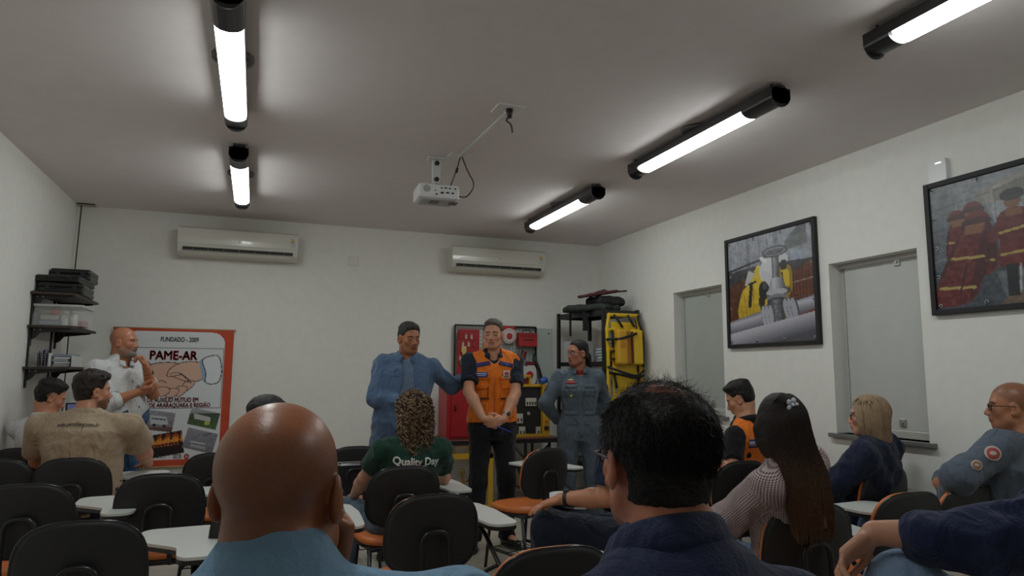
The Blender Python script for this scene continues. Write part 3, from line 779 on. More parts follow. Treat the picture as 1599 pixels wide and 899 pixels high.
while yy > YF:
    y0 = yy-.45
    for i in range(nx): b.b6(XL+.0015+.45*i, min(XL-.0015+.45*(i+1), XR), y0+.0015, yy-.0015, -.006, 0)
    yy = y0
tag(b.build('tile', MATS['floor_tile'], FL), kind='stuff')
structure('ceiling', MB().b6(XL-.1, XR+.3, YF-.1, YB+.1, ZC, ZC+.1), M_ceil)
structure('wall_back', MB().b6(XL-.1, XR+.3, YB, YB+.12, 0, ZC), M_wall)
structure('wall_left', MB().b6(XL-.12, XL, YF, YB, 0, ZC), M_wall)
structure('wall_rear', MB().b6(XL-.1, XR+.3, YF-.12, YF, 0, ZC), M_wall)
W1 = (4.985, 5.735, 1.035, 2.197); W2 = (3.060, 3.768, .995, 2.197)
b = MB(); ys = [YF, W2[0], W2[1], W1[0], W1[1], YB]
for a, c in ((0, 1), (2, 3), (4, 5)): b.b6(XR, XR+.22, ys[a], ys[c], 0, ZC)
for Wd in (W1, W2): b.b6(XR, XR+.22, Wd[0], Wd[1], 0, Wd[2]); b.b6(XR, XR+.22, Wd[0], Wd[1], Wd[3], ZC)
structure('wall_right', b, M_wall)
M_base = mat('baseboard_tile', (.62, .61, .57), .35)
structure('baseboard_back', MB().b6(XL, XR, YB-.012, YB, 0, .09, .003), M_base)
structure('baseboard_right', MB().b6(XR-.012, XR, YF, YB-.012, 0, .09, .003), M_base)
structure('baseboard_left', MB().b6(XL, XL+.012, YF, YB-.012, 0, .09, .003), M_base)
M_g1 = mat('frosted_film_grey', (.40, .43, .40), .35, nscale=7, nstr=.01, var=.03)
M_g2 = mat('frosted_film_pale', (.52, .53, .51), .35, nscale=7, nstr=.01, var=.03)
M_gran = mat('granite_sill', (.17, .17, .16), .35, nscale=180, nstr=.05, var=.5)
M_alu = mat('aluminium', (.5, .5, .49), .35, metal=.8)
for i, (Wd, mg) in enumerate(((W1, M_g1), (W2, M_g2))):
    w_ = empty(f'window_{i+1}', (XR+.11, (Wd[0]+Wd[1])/2, Wd[2])); w_['kind'] = 'structure'; y0, y1 = -(Wd[1]-Wd[0])/2, (Wd[1]-Wd[0])/2; h = Wd[3]-Wd[2]
    MB().b6(-.004, .004, y0, y1-.035, .055, h-.03, .001).build('glass_pane', mg, w_)
    MB().b6(.010, .016, y0, y1, .03, h, .001).build('fixed_pane', mg, w_); MB().b6(-.0045, .009, y1-.0375, y1-.0335, .055, h-.03).build('gap_shade', M_black, w_)  # solid black strip paints in the shade of the gap beside the pane
    MB().b6(-.018, .03, y0, y1, 0, .05, .004).b6(-.012, -.008, y0, y1, .05, .062).build('bottom_rail', mat('rail_pale', (.55, .55, .52), .4, metal=.2), w_)
    MB().b6(-.012, .03, y0, y1, h-.035, h, .003).build('top_rail', MATS['rail_pale'], w_)
    yc = y0+.33 if i == 0 else y0+.23
    MB().b6(-.016, .008, yc-.022, yc+.022, h-.075, h-.03, .003).tube([(-.018, yc, h-.052), (-.024, yc, h-.052)], .008, 10).build('top_clamp', M_alu, w_)
    yc = y1-.50 if i == 0 else y0+.12
    yc = y0+.30 if i == 0 else y0+.26
    lc = MB().b6(-.018, .008, yc-.022, yc+.022, .075, .125, .004).tube([(-.018, yc, .10), (-.026, yc, .10)], .010, 12).build('lock', M_alu, w_)
    MB().b6(-.015, XR*0+.10, y0-.0, y1+.0, -.0, .0).build('seal', M_alu, w_) if False else None
    sl = MB().b6(XR-.035, XR+.2, Wd[0]-.05, Wd[1]+.05, Wd[2]-.028, Wd[2]+.0, .004); structure(f'trim_{i+1}', sl, M_gran)

# ------------------------------------------------------------------ ceiling lamps
M_lens = mat('lamp_diffuser', LAMP_COLOR, .4, emit=LAMP_POWER)
M_house = mat('lamp_housing', (.022, .021, .023), .3, nscale=80, nstr=.03)
def lamp(x, y0, lab):
    root = empty('ceiling_light', (x, y0, ZC), 0, lab, 'ceiling light', 'long black fluorescent ceiling lights')
    ln = 1.51
    def prof(w_, z0, z1, n=10): return [(-w_/2, z1), (-w_/2, z0+w_*.28)]+[(-w_/2*math.cos(math.pi*k/n), z0+w_*.28*(1-math.sin(math.pi*k/n))) for k in range(1, n)]+[(w_/2, z0+w_*.28), (w_/2, z1)]
    MY = Matrix(((1, 0, 0, 0), (0, 0, 1, 0), (0, 1, 0, 0), (0, 0, 0, 1)))
    zt = -.030
    MB().prism([(-.064, zt-.052), (.064, zt-.052), (.062, zt), (-.062, zt)], .05, ln-.05, MY).build('housing', M_house, root)
    for a, c in ((0, .26), (ln-.145, ln)):
        e = MB().prism(prof(.128, zt-.088, zt), a+.015, c-(.0 if a else 0), MY)
        e.lathe((0, (a+.02) if a == 0 else (c-.005), zt-.044), [(.062, -.005), (.062, .005)], 16, Matrix.Rotation(math.pi/2, 3, 'X'))
        e.build('end_cap', M_house, root)
    MB().prism(prof(.118, zt-.088, zt-.050), .26, ln-.145, MY).build('diffuser', M_lens, root)
    for yy in (.05, ln-.05):
        for q in (-.03, .03): MB().tube([(q, yy, zt), (q, yy, -.001)], .006, 8).build('mounting_foot', M_house, root)
    MB().lathe((0, ln/2, 0), [(.10, -.004), (.098, -.022), (.08, -.026)], 28).build('ceiling_rose', mat('rose_grey', (.10, .09, .09), .5), root)
lamp(-.175, 2.74, 'black-ended fluorescent ceiling light on the left, cut by the top of the photo')
lamp(-.175, 4.86, 'black-ended fluorescent ceiling light above the left air conditioner')
lamp(2.555, 2.74, 'long black-ended fluorescent ceiling light in the middle of the right-hand row')
lamp(2.57, 4.84, 'black-ended fluorescent ceiling light above the right air conditioner')
lamp(2.555, .66, 'black-ended fluorescent ceiling light in the top right corner, mostly cut off')
lamp(-.175, .66, 'black-ended fluorescent ceiling light right above the front row audience, out of view')

# ------------------------------------------------------------------ air conditioners
M_ac = mat('air_conditioner_plastic', (.66, .65, .58), .25, coat=.2)
def ac(xc, z0, lab, blue):
    r = empty('air_conditioner', (xc, YB, z0), 0, lab, 'air conditioner', 'split air conditioners on the back wall')
    wd, h, d = 1.10, .275, .215
    pr = [(0, 0), (-d*.55, 0), (-d*.88, .035), (-d*.97, .09), (-d, .14), (-d*.97, h-.02), (-d*.90, h), (0, h)]
    MX = Matrix(((0, 0, 1, 0), (1, 0, 0, 0), (0, 1, 0, 0), (0, 0, 0, 1)))
    MB().prism(pr, -wd/2, wd/2, MX).build('body', M_ac, r)
    pr2 = [(-d-.006, .108), (-d-.008, .16), (-d*.98-.008, h-.018), (-d*.90, h+.003), (-d*.5, h+.003), (-d*.5, h-.01), (-d*.9, .108)]
    MB().prism(pr2, -wd/2-.002, wd/2+.002, MX).build('front_panel', M_ac, r)
    MB().box((0, -d*.915, .058), (wd/2-.045, .012, .020), Matrix.Rotation(-.25, 3, 'X')).build('air_outlet', mat('outlet_dark', (.02, .02, .02), .6), r)
    MB().box((0, -d*.87, .030), (wd/2-.045, .030, .0035), Matrix.Rotation(-.62, 3, 'X')).build('louvre', M_ac, r)
    for k in range(-3, 4): MB().box((k*.14, -d*.93, .058), (.002, .012, .017)).build('vane', mat('vane_grey', (.2, .2, .19), .5), r)
    MB().box((wd/2-.048, -d-.0095, .185), (.034, .001, .062)).build('energy_label', mat('label_paper', (.62, .62, .58), .6), r)
    b_ = MB()
    for k, (ww, zz) in enumerate(((.016, .212), (.020, .204), (.024, .196), (.028, .188))): b_.box((wd/2-.065+ww/2, -d-.0108, zz), (ww/2+.004, .0006, .0034))
    b_.build('rating_bars', mat('label_yellow', (.60, .47, .05), .5), r)
    MB().box((wd/2-.055, -d-.0108, .179), (.018, .0006, .0028)).build('rating_bar', mat('label_dark', (.05, .03, .03), .5), r)
    b_ = MB()
    for k in range(4): b_.box((wd/2-.048, -d-.0108, .165-k*.010), (.024, .0005, .0014))
    b_.build('label_lines', mat('label_grey', (.3, .3, .3), .5), r)
    MB().lathe((-.0, -d-.009, .150), [(.009, -.001), (.009, .001)], 20, Matrix.Rotation(math.pi/2, 3, 'X')).build('badge', mat('badge_grey', (.35, .34, .34), .3), r)
    if blue: MB().b6(wd/2-.25, wd/2-.03, -d*.965-.001, -d*.965, .092, .099).build('lettering_strip', mat('label_grey', (.3, .3, .3)), r)
ac(-.2, 2.512, 'white wall air conditioner with energy label, on the left above the banner', True)
ac(2.525, 2.518, 'white wall air conditioner on the right above the red tool board', True)

# ------------------------------------------------------------------ small wall things
r = empty('blank_wall_plate', (.934, YB, 2.575), 0, 'small square white blank plate on the back wall between the air conditioners', 'wall plate')
MB().b6(-.055, .055, -.012, 0, -.05, .05, .004).build('plate', M_white, r)
for q in (-.038, .038): MB().tube([(q, -.014, .038), (q, -.012, .038)], .004, 8).build('screw', M_alu, r)
r = empty('wall_router', (XR, 2.865, 2.585), 0, 'white rounded wireless access point on the right wall on top of the firefighter picture', 'router')
MB().prism(sup(.115, .15, 6, 32), 0, .030, Matrix(((0, 0, -1, 0), (1, 0, 0, 0), (0, 1, 0, .05), (0, 0, 0, 1)))).build('case', mat('router_white', (.78, .79, .80), .25), r)
MB().b6(-.032, -.030, -.03, .01, .095, .102).build('light_bar', mat('router_led', (.9, .9, 1), .3, emit=1.0), r)
r = empty('ceiling_cable', (-1.60, 7.29, ZC), 0, 'thin dark cable dropping from a small ceiling plate in the left corner', 'cable')
MB().b6(-.02, .12, -.05, .03, -.014, 0, .003).build('ceiling_plate', mat('plate_beige', (.45, .38, .28), .6), r)
MB().b6(-.025, .12, -.055, -.05, -.010, .0).build('plate_edge', M_black, r)
MB().tube([(.0, 0, -.01), (-.004, 0, -.3), (-.014, 0, -.95), (-.012, 0, -1.9), (-.012, 0, -2.5)], .006, 6).build('cord', mat('cable_brown', (.03, .022, .02), .5), r)

# ------------------------------------------------------------------ projector
pj_ = empty('projector', (1.175, 4.72, 2.735), math.radians(-3), 'white projector hanging from the ceiling on a short bracket', 'projector')
MB().b6(-.15, .15, -.11, .13, -.105, 0, .018).build('case', mat('projector_white', (.66, .66, .67), .35), pj_, True).data.shade_flat()
MB().b6(-.118, .118, -.09, .10, -.112, -.104, .003).build('base_plate', mat('projector_grey', (.42, .42, .43), .5), pj_)
for q in (-.05, .09): MB().b6(q, q+.06, -.05, .03, -.117, -.111, .002).build('vent', mat('vent_dark', (.16, .15, .15), .6), pj_)
MB().lathe((-.09, -.112, -.04), [(.026, -.002), (.024, .004)], 20, Matrix.Rotation(math.pi/2, 3, 'X')).build('speaker_grille', mat('grille_grey', (.35, .35, .36), .6), pj_)
for x, z, w_, h_ in ((.015, -.03, .012, .008), (.045, -.028, .018, .008), (.075, -.030, .016, .007), (.02, -.065, .02, .012), (.06, -.062, .02, .010), (.098, -.063, .016, .010), (-.03, -.05, .008, .006), (.115, -.03, .010, .010), (-.02, -.078, .014, .008)):
    MB().box((x, -.113, z), (w_/2, .004, h_/2), None, .001).build('socket', M_black, pj_)
MB().lathe((.09, .125, -.05), [(.038, -.004), (.034, -.02)], 20, Matrix.Rotation(-math.pi/2, 3, 'X')).build('projection_lens', M_black, pj_)
MB().b6(-.035, .025, -.02, .02, .02, ZC-2.735-.012, .006).b6(-.07, .06, -.05, .05, ZC-2.735-.012, ZC-2.735, .003).b6(-.05, .045, -.05, .05, .0, .014, .004).build('bracket', mat('bracket_white', (.62, .62, .61), .4), pj_)
for z in (.175, .055): MB().tube([(-.005, -.034, z), (-.005, -.02, z)], .017, 14).build('bracket_knob', M_black, pj_)
MB().tube([(-.02, -.03, .02), (.03, -.05, .018)], .004, 6).build('adjustment_screw', M_alu, pj_)
cb = empty('ceiling_conduit', (1.30, 4.57, ZC), 0, 'white cable conduit along the ceiling between two square plates behind the projector', 'conduit')
MB().b6(-.075, .085, -.06, .06, -.008, 0, .003).build('plate', M_white, cb)
MB().b6(-.055, .115, -1.01, -.86, -.008, 0, .003).build('plate', M_white, cb)
MB().tube([(.0, -.02, -.014), (.028, -.93, -.014)], .011, 10).build('pipe', mat('conduit_white', (.55, .55, .53), .4), cb)
MB().tube([(.032, -.95, -.006), (.032, -.955, -.06)], [.022, .014], 10).build('plug', M_black, cb)
MB().tube(arc([(.032, -.955, -.05), (.01, -.94, -.075), (.04, -.96, -.10), (.05, -.955, -.15)], .03), .005, 6).build('cable_end', M_black, cb)
MB().tube(arc([(.01, 0, -.01), (-.01, .03, -.11), (-.055, .05, -.24)], .1), .0045, 6).tube([(-.006, .025, -.09), (-.012, .03, -.125)], .010, 8).build('signal_cable', M_black, cb)
MB().tube(arc([(.02, 0, -.01), (.07, .03, -.10), (.14, .04, -.20), (.07, .045, -.30), (-.0, .045, -.29)], .2, 10), .0045, 6).build('power_cable', M_black, cb)

# ------------------------------------------------------------------ flat pictures
class Canvas:
    def __init__(s, W, H, bg):
        s.W, s.H = W, H; s.a = np.tile(np.array(bg, float), (H, W, 1)); s.x, s.y = np.meshgrid(np.arange(W)+.0, np.arange(H)+.0)
        s.rg = np.random.default_rng(4)
    def put(s, m, c, al=1.0): s.a[m] = s.a[m]*(1-al)+np.array(c, float)*al
    def poly(s, pts, c, al=1.0):
        m = s.inside(pts); s.put(m, c, al); return m
    def inside(s, pts):
        m = np.zeros((s.H, s.W), bool); n = len(pts)
        for i in range(n):
            x1, y1 = pts[i]; x2, y2 = pts[(i+1) % n]
            if y1 == y2: continue
            c_ = ((y1 > s.y) != (y2 > s.y)) & (s.x < (x2-x1)*(s.y-y1)/(y2-y1)+x1); m ^= c_
        return m
    def ell(s, cx, cy, rx, ry, c, rot=0, al=1.0):
        t = math.radians(rot); dx, dy = s.x-cx, s.y-cy; u = dx*math.cos(t)+dy*math.sin(t); v = -dx*math.sin(t)+dy*math.cos(t)
        s.put((u/rx)**2+(v/ry)**2 < 1, c, al)
    def line(s, pts, w_, c, al=1.0):
        for (x1, y1), (x2, y2) in zip(pts, pts[1:]):
            d2 = max((x2-x1)**2+(y2-y1)**2, 1e-9); t = np.clip(((s.x-x1)*(x2-x1)+(s.y-y1)*(y2-y1))/d2, 0, 1)
            s.put(np.hypot(s.x-x1-t*(x2-x1), s.y-y1-t*(y2-y1)) < w_/2, c, al)
    def smooth(s, pts, n=6):
        P = [np.array(p, float) for p in pts]; o = []
        for i in range(len(P)):
            p0, p1, p2, p3 = P[i-1], P[i], P[(i+1) % len(P)], P[(i+2) % len(P)]
            for k in range(n):
                t = k/n; o.append(tuple(.5*((2*p1)+(-p0+p2)*t+(2*p0-5*p1+4*p2-p3)*t*t+(-p0+3*p1-3*p2+p3)*t**3)))
        return o
    def noise(s, amp, sc=4, m=None):
        h, w_ = int(s.H/sc)+3, int(s.W/sc)+3; g = s.rg.normal(size=(h, w_)); yi, xi = s.y/sc, s.x/sc; y0, x0 = yi.astype(int), xi.astype(int); fy, fx = yi-y0, xi-x0
        v = (g[y0, x0]*(1-fx)+g[y0, x0+1]*fx)*(1-fy)+(g[y0+1, x0]*(1-fx)+g[y0+1, x0+1]*fx)*fy
        v = v*amp
        if m is None: s.a += v[..., None]
        else: s.a[m] += v[m][:, None]
        s.a = np.clip(s.a, 0, 255)
    def lat(s, m, c1, c2, horizontal=True):
        """blend c1 to c2 across the mask's rows"""
        ys_ = (s.y if horizontal else s.x)[m]
        if len(ys_) == 0: return
        t = ((ys_-ys_.min())/max(np.ptp(ys_), 1))[:, None]; s.a[m] = np.array(c1)*(1-t)+np.array(c2)*t
    def shade(s, m, p, q, stops):
        """cylinder shading across direction p->q"""
        dx, dy = q[0]-p[0], q[1]-p[1]; t = ((s.x[m]-p[0])*dx+(s.y[m]-p[1])*dy)/(dx*dx+dy*dy); t = np.clip(t, 0, 1)
        for ch in range(3): s.a[..., ch][m] = np.interp(t, [z[0] for z in stops], [z[1][ch] for z in stops])
    def mesh(s, name, w_, h_, M, m, parent, warp=None):
        W, H = s.W, s.H; X = (s.x/(W-1)-.5)*w_; Z = (.5-s.y/(H-1))*h_; Y = np.zeros_like(X) if warp is None else warp(X, Z)
        V = np.stack([X, Y, Z], -1).reshape(-1, 3); M_ = np.array(M); V = V@M_[:3, :3].T+M_[:3, 3]
        i = (np.arange(H-1)[:, None]*W+np.arange(W-1)[None]).ravel(); F = np.stack([i, i+W, i+W+1, i+1], 1)
        return npmesh(name, V, F, m, parent, False, srgb(s.a.reshape(-1, 3)) if False else np.where(s.a.reshape(-1, 3)/255 <= .04045, s.a.reshape(-1, 3)/255/12.92, ((s.a.reshape(-1, 3)/255+.055)/1.055)**2.4))
M_print = mat('printed_vinyl', (.5, .5, .5), .38, attr=True, nscale=18, nstr=.10)
M_banner = mat('printed_banner', (.5, .5, .5), .6, attr=True, nscale=5, nstr=.05)

def pic_frame(name, y0, y1, z0, z1, canvas, lab, grom):
    """picture on the right wall between y0<y1; canvas seen from inside the room: left side = far (y1)"""
    w_, h_ = y1-y0, z1-z0; r = empty(name, (XR, (y0+y1)/2, (z0+z1)/2), 0, lab, 'picture')
    M = Matrix(((0, 1, 0, -.020), (-1, 0, 0, 0), (0, 0, 1, 0), (0, 0, 0, 1)))    # local x -> -Y
    canvas.mesh('print', w_-.05, h_-.05, M, M_print, r)
    b_ = MB().b6(-.034, -.002, -w_/2, -w_/2+.032, -h_/2, h_/2, .003).b6(-.034, -.002, w_/2-.032, w_/2, -h_/2, h_/2, .003)
    b_.b6(-.034, -.002, -w_/2+.032, w_/2-.032, -h_/2, -h_/2+.032, .003).b6(-.034, -.002, -w_/2+.032, w_/2-.032, h_/2-.032, h_/2, .003); b_.build('frame', mat('picture_frame_black', (.009, .009, .010), .6), r)
    MB().b6(-.016, -.002, -w_/2+.02, w_/2-.02, -h_/2+.02, h_/2-.02).build('backing', M_black, r)
    n = grom
    for i in range(n):
        for (yy, zz) in ((-w_/2+.055+(w_-.11)*i/(n-1), h_/2-.055), (-w_/2+.055+(w_-.11)*i/(n-1), -h_/2+.055)) + (((-w_/2+.055, -h_/2+.055+(h_-.11)*i/(n-1)), (w_/2-.055, -h_/2+.055+(h_-.11)*i/(n-1))) if 0 < i < n-1 else ()):
            g_ = MB().tube([(-.022, yy+.009*math.cos(a), zz+.009*math.sin(a)) for a in np.linspace(0, 6.283, 13)[:-1]], .003, 5, closed=True).build('eyelet', M_alu, r)
            dy = -.014 if abs(yy) > w_/2-.06 and yy < 0 else (.014 if yy > w_/2-.06 else 0); dz = (.03 if zz > 0 else -.03) if abs(zz) > h_/2-.06 else 0
            MB().tube([(-.024, yy, zz), (-.030, yy+dy*2, zz+dz)], .0022, 5).build('cord_tie', M_black, g_)
    return r
# --- picture 1: two workers in yellow suits at a big valve
c = Canvas(150, 150, (70, 74, 84)); Y_ = (205, 176, 40); YD = (150, 120, 25); S = 150/150
sky = c.inside([(0, 0), (150, 0), (150, 60), (0, 62)]); c.lat(sky, (150, 152, 162), (128, 130, 140))
for x in (22, 26, 38, 41, 60, 74, 88, 92): c.line([(x, 0), (x+2, 55)], 1.2, (70, 72, 80), .7)
for k in range(9): c.line([(36, 6*k), (43, 6*k+5)], .9, (75, 78, 86), .8)
c.poly([(104, 18), (126, 0), (138, 0), (140, 26), (106, 30)], (96, 100, 100)); 
for k in range(6): c.line([(110+k*4, 28), (126+k*2.4, 2)], .8, (60, 64, 66))
c.poly([(112, 32), (132, 34), (130, 50), (116, 58)], (150, 158, 180), .8)
c.poly([(0, 46), (60, 42), (150, 46), (150, 70), (0, 66)], (58, 54, 58)); c.poly([(0, 0), (30, 2), (34, 42), (0, 44)], (160, 162, 172), .8)
for k in range(9): c.line([(2+k*3.5, 6), (3+k*3.5, 42)], .8, (120, 122, 132))
c.line([(0, 44), (70, 34)], 3, (30, 32, 38)); c.line([(0, 58), (40, 50)], 2, (40, 42, 48)); c.poly([(0, 66), (30, 58), (40, 62), (40, 130), (0, 135)], (84, 44, 24)); c.poly([(104, 62), (150, 46), (150, 150), (96, 150)], (100, 50, 28)); c.noise(9, 5)
for k in range(8): c.line([(110+k*5, 58-k*1.6), (111+k*5, 100)], 1.4, (58, 34, 26), .8)
c.line([(104, 74), (150, 70)], 1.5, (140, 120, 100)); c.line([(104, 92), (150, 92)], 1.3, (90, 80, 74)); c.poly([(100, 104), (150, 98), (150, 130), (100, 130)], (120, 58, 26), .8); c.noise(6, 2)
# far worker
c.poly(c.smooth([(94, 52), (104, 48), (113, 54), (114, 80), (108, 92), (108, 120), (98, 122), (94, 90)]), YD); c.poly([(96, 56), (104, 52), (110, 58), (110, 76), (98, 78)], Y_)
c.ell(101, 40, 8, 7, (196, 196, 200)); c.ell(101, 48, 6, 7, (30, 28, 30)); c.line([(98, 58), (100, 80)], 2.5, (28, 28, 28)); c.ell(106, 82, 6, 4, (70, 80, 60))
# near worker
c.poly([(32, 66), (40, 46), (52, 52), (44, 72)], (190, 188, 186)); c.line([(40, 46), (52, 52)], 2, (110, 110, 112))
body = c.smooth([(18, 106), (20, 92), (28, 74), (44, 62), (54, 44), (62, 44), (70, 58), (72, 92), (68, 120), (60, 132), (36, 136), (26, 132)]); m = c.poly(body, Y_); c.lat(m, (222, 192, 48), (176, 142, 26)); c.noise(9, 4, m)
for a, b_ in (((30, 80), (34, 110)), ((48, 70), (46, 118)), ((58, 96), (60, 126)), ((24, 100), (32, 126)), ((40, 88), (42, 128))): c.line([a, b_], 1.6, YD, .7)
c.line([(44, 68), (40, 96)], 6, (30, 28, 26)); c.line([(40, 66), (52, 64)], 3, (30, 28, 26)); c.poly([(54, 46), (64, 44), (60, 66), (54, 76)], (212, 184, 44))
c.ell(73, 50, 13, 16, (206, 206, 210), 25); c.poly([(62, 50), (66, 66), (78, 74), (84, 68), (78, 54)], (196, 196, 202)); c.ell(67, 36, 7, 3, (225, 225, 228), 30)
c.ell(66, 78, 9, 13, (26, 24, 26)); c.ell(62, 92, 6, 8, (36, 30, 26)); c.ell(68, 72, 4, 5, (70, 72, 76)); c.line([(62, 98), (64, 118)], 5, (44, 36, 24))
# valve
ST = (150, 150, 158)
m = c.poly([(82, 26), (94, 26), (94, 92), (82, 92)], ST); c.shade(m, (81, 0), (95, 0), [(0, (60, 60, 66)), (.3, (150, 150, 156)), (.6, (110, 108, 112)), (1, (44, 44, 50))]); c.noise(9, 3, m)
for x in (86, 90): c.line([(x, 0), (x, 30)], 2, (80, 82, 88))
for rr, cc in ((0, (58, 58, 64)), (3.2, (128, 130, 140))): c.ell(87, 28, 22-rr, 7.5-rr*.6, cc)
c.ell(87, 28.5, 15, 3.6, (60, 58, 62)); c.line([(66, 30), (108, 26)], 2.5, (84, 84, 90)); c.ell(87, 28, 5, 4, (90, 90, 96))
m = c.poly(c.smooth([(80, 64), (96, 64), (103, 76), (105, 84), (73, 84), (75, 76)]), ST); c.shade(m, (72, 0), (106, 0), [(0, (120, 120, 126)), (.35, (196, 196, 202)), (.7, (130, 130, 138)), (1, (60, 60, 66))])
c.ell(88, 85, 18, 4.6, (104, 104, 112)); c.ell(88, 82, 18, 4.2, (176, 176, 184)); c.ell(88, 89, 17, 4.2, (124, 124, 132)); c.ell(88, 93, 15, 3.6, (52, 52, 58))
m = c.poly([(77, 92), (99, 92), (101, 128), (75, 128)], ST); c.shade(m, (74, 0), (102, 0), [(0, (50, 50, 56)), (.4, (126, 126, 132)), (.7, (84, 84, 90)), (1, (36, 36, 42))]); c.noise(12, 2, m)
c.a = c.a  # pipes
m = c.poly([(0, 116), (66, 104), (66, 126), (0, 133)], ST); c.shade(m, (20, 112), (23, 132), [(0, (120, 118, 126)), (.25, (184, 182, 192)), (.6, (140, 138, 148)), (1, (84, 84, 92))])
m = c.poly([(112, 98), (150, 92), (150, 108), (112, 118)], ST); c.shade(m, (130, 94), (132, 114), [(0, (126, 126, 136)), (.25, (186, 186, 196)), (1, (80, 80, 90))])
for cx in (66, 72, 78): c.ell(cx, 112, 5.5, 15, (78, 78, 86), -6); c.ell(cx-1, 112, 4, 14, (168, 168, 178), -6)
for cx in (104, 110, 116): c.ell(cx, 106, 6, 15, (70, 70, 78), -12); c.ell(cx-1, 106, 4.5, 14, (160, 160, 170), -12)
m = c.poly([(0, 150), (0, 133), (150, 112), (150, 150)], ST); c.shade(m, (75, 122), (80, 148), [(0, (186, 184, 194)), (.25, (170, 168, 178)), (.7, (120, 120, 130)), (1, (80, 80, 88))])
c.noise(3, 1.2); c.a = np.clip(c.a*1.02, 0, 255)
pic_frame('framed_picture', 3.852, 4.889, 1.622, 2.570, c, 'black-framed picture of workers in yellow suits at a large pipe valve', 4)
# --- picture 2: fire crew seen from behind
c = Canvas(190, 150, (96, 100, 108)); c.lat(c.inside([(0, 0), (190, 0), (190, 150), (0, 150)]), (122, 124, 130), (74, 80, 88))
c.noise(6, 18); c.noise(4, 7); c.ell(84, 40, 26, 55, (150, 154, 162), -18, .5); c.ell(78, 62, 14, 48, (186, 188, 194), -14, .45); c.ell(50, 34, 26, 18, (142, 146, 152), 0, .35); c.ell(84, 20, 40, 12, (150, 132, 104), -12, .35)
for k in range(4): c.line([(0, 30+k*26), (60, 22+k*26)], 1.2, (66, 72, 80), .6)
for k in range(5): c.line([(12+k*13, 20), (16+k*12, 110)], 1.0, (76, 82, 90), .5)
c.poly([(62, 20), (92, 14), (92, 28), (64, 34)], (96, 92, 84), .6); c.line([(0, 92), (60, 80)], 1.6, (120, 124, 130), .6)
c.poly([(0, 112), (190, 96), (190, 150), (0, 150)], (66, 72, 80)); c.poly([(60, 112), (110, 108), (120, 140), (70, 146)], (108, 112, 114), .7); c.poly([(70, 138), (190, 128), (190, 150), (60, 150)], (120, 96, 74), .7); c.noise(9, 3)
MR = (96, 34, 36); MD = (60, 22, 26); TP = (170, 150, 86)
def fire(x, y, sc, lean, seed):
    X = lambda a, b: (x+(a+lean*(-b))*sc, y+b*sc)
    m = c.poly(c.smooth([X(-11, 16), X(-6, 8), X(6, 7), X(13, 14), X(17, 44), X(15, 76), X(-16, 78), X(-17, 44)]), MR); c.noise(10, 3, m)
    c.poly(c.smooth([X(8, 12), X(15, 18), X(20, 46), X(13, 76), X(9, 44)]), MD, .7)
    c.ell(*X(0, 0), 10*sc, 9*sc, (104, 32, 36)); c.ell(*X(0, 2), 12*sc, 5*sc, (66, 22, 26)); c.poly([X(-8, 4), X(8, 4), X(7, 13), X(-7, 13)], (128, 84, 58))
    c.line([X(-15, 34), X(14, 36)], 2.6*sc, TP); c.line([X(-15, 62), X(14, 64)], 2.8*sc, TP); c.line([X(-12, 18), X(-17, 50)], 3*sc, MD, .8); c.line([X(2, 40), X(3, 70)], 1.6*sc, MD)
fire(27, 42, .85, -.06, 1); fire(43, 37, .95, -.04, 2)
fire(46, 50, 1.18, .30, 3)
m = c.poly(c.smooth([(62, 60), (68, 48), (80, 44), (92, 50), (98, 68), (92, 80), (95, 106), (64, 106), (66, 78), (58, 80), (54, 74)]), MR); c.noise(9, 3, m)
c.ell(79, 36, 8, 9, (120, 80, 58)); c.ell(79, 30, 10.5, 7, (30, 30, 34)); c.ell(79, 33, 10.5, 3, (44, 44, 48)); c.line([(66, 70), (94, 66)], 2.6, TP); c.line([(66, 94), (95, 92)], 2.6, TP); c.poly([(72, 46), (87, 45), (87, 53), (73, 54)], (134, 96, 60), .7)
c.poly([(69, 106), (80, 106), (79, 140), (70, 140)], (30, 32, 38)); c.poly([(84, 106), (94, 106), (94, 140), (85, 140)], (30, 32, 38)); c.line([(82, 106), (80, 136)], 1.6, (170, 170, 170))
fire(112, 42, 1.1, 0, 5); fire(134, 50, 1.05, -.05, 6); fire(165, 46, 1.1, .05, 7)
c.noise(3, 1.3); c.a = np.clip(c.a*.98, 0, 255)
pic_frame('framed_picture', 1.75, 2.964, 1.760, 2.570, c, 'black-framed picture of a fire crew in dark red coats, cut by the right edge', 5)

# ------------------------------------------------------------------ banner on the back wall
c = Canvas(206, 244, (196, 74, 40)); WH = (226, 229, 232)
c.noise(3, 10)
rr_ = [(20*math.cos(a)+0, 20*math.sin(a)) for a in np.linspace(0, math.pi/2, 8)]
def rrect(x0, y0, x1, y1, r_): 
    o = []
    for cx, cy, a0 in ((x1-r_, y1-r_, 0), (x0+r_, y1-r_, 90), (x0+r_, y0+r_, 180), (x1-r_, y0+r_, 270)):
        o += [(cx+r_*math.cos(math.radians(a0+k*15)), cy+r_*math.sin(math.radians(a0+k*15))) for k in range(7)]
    return o
c.poly(rrect(13, 5, 190, 231, 22), WH)
FRM = [(18, 34), (188, 34), (188, 141), (18, 141)]
c.line(FRM+FRM[:1], 1.6, (30, 34, 52))
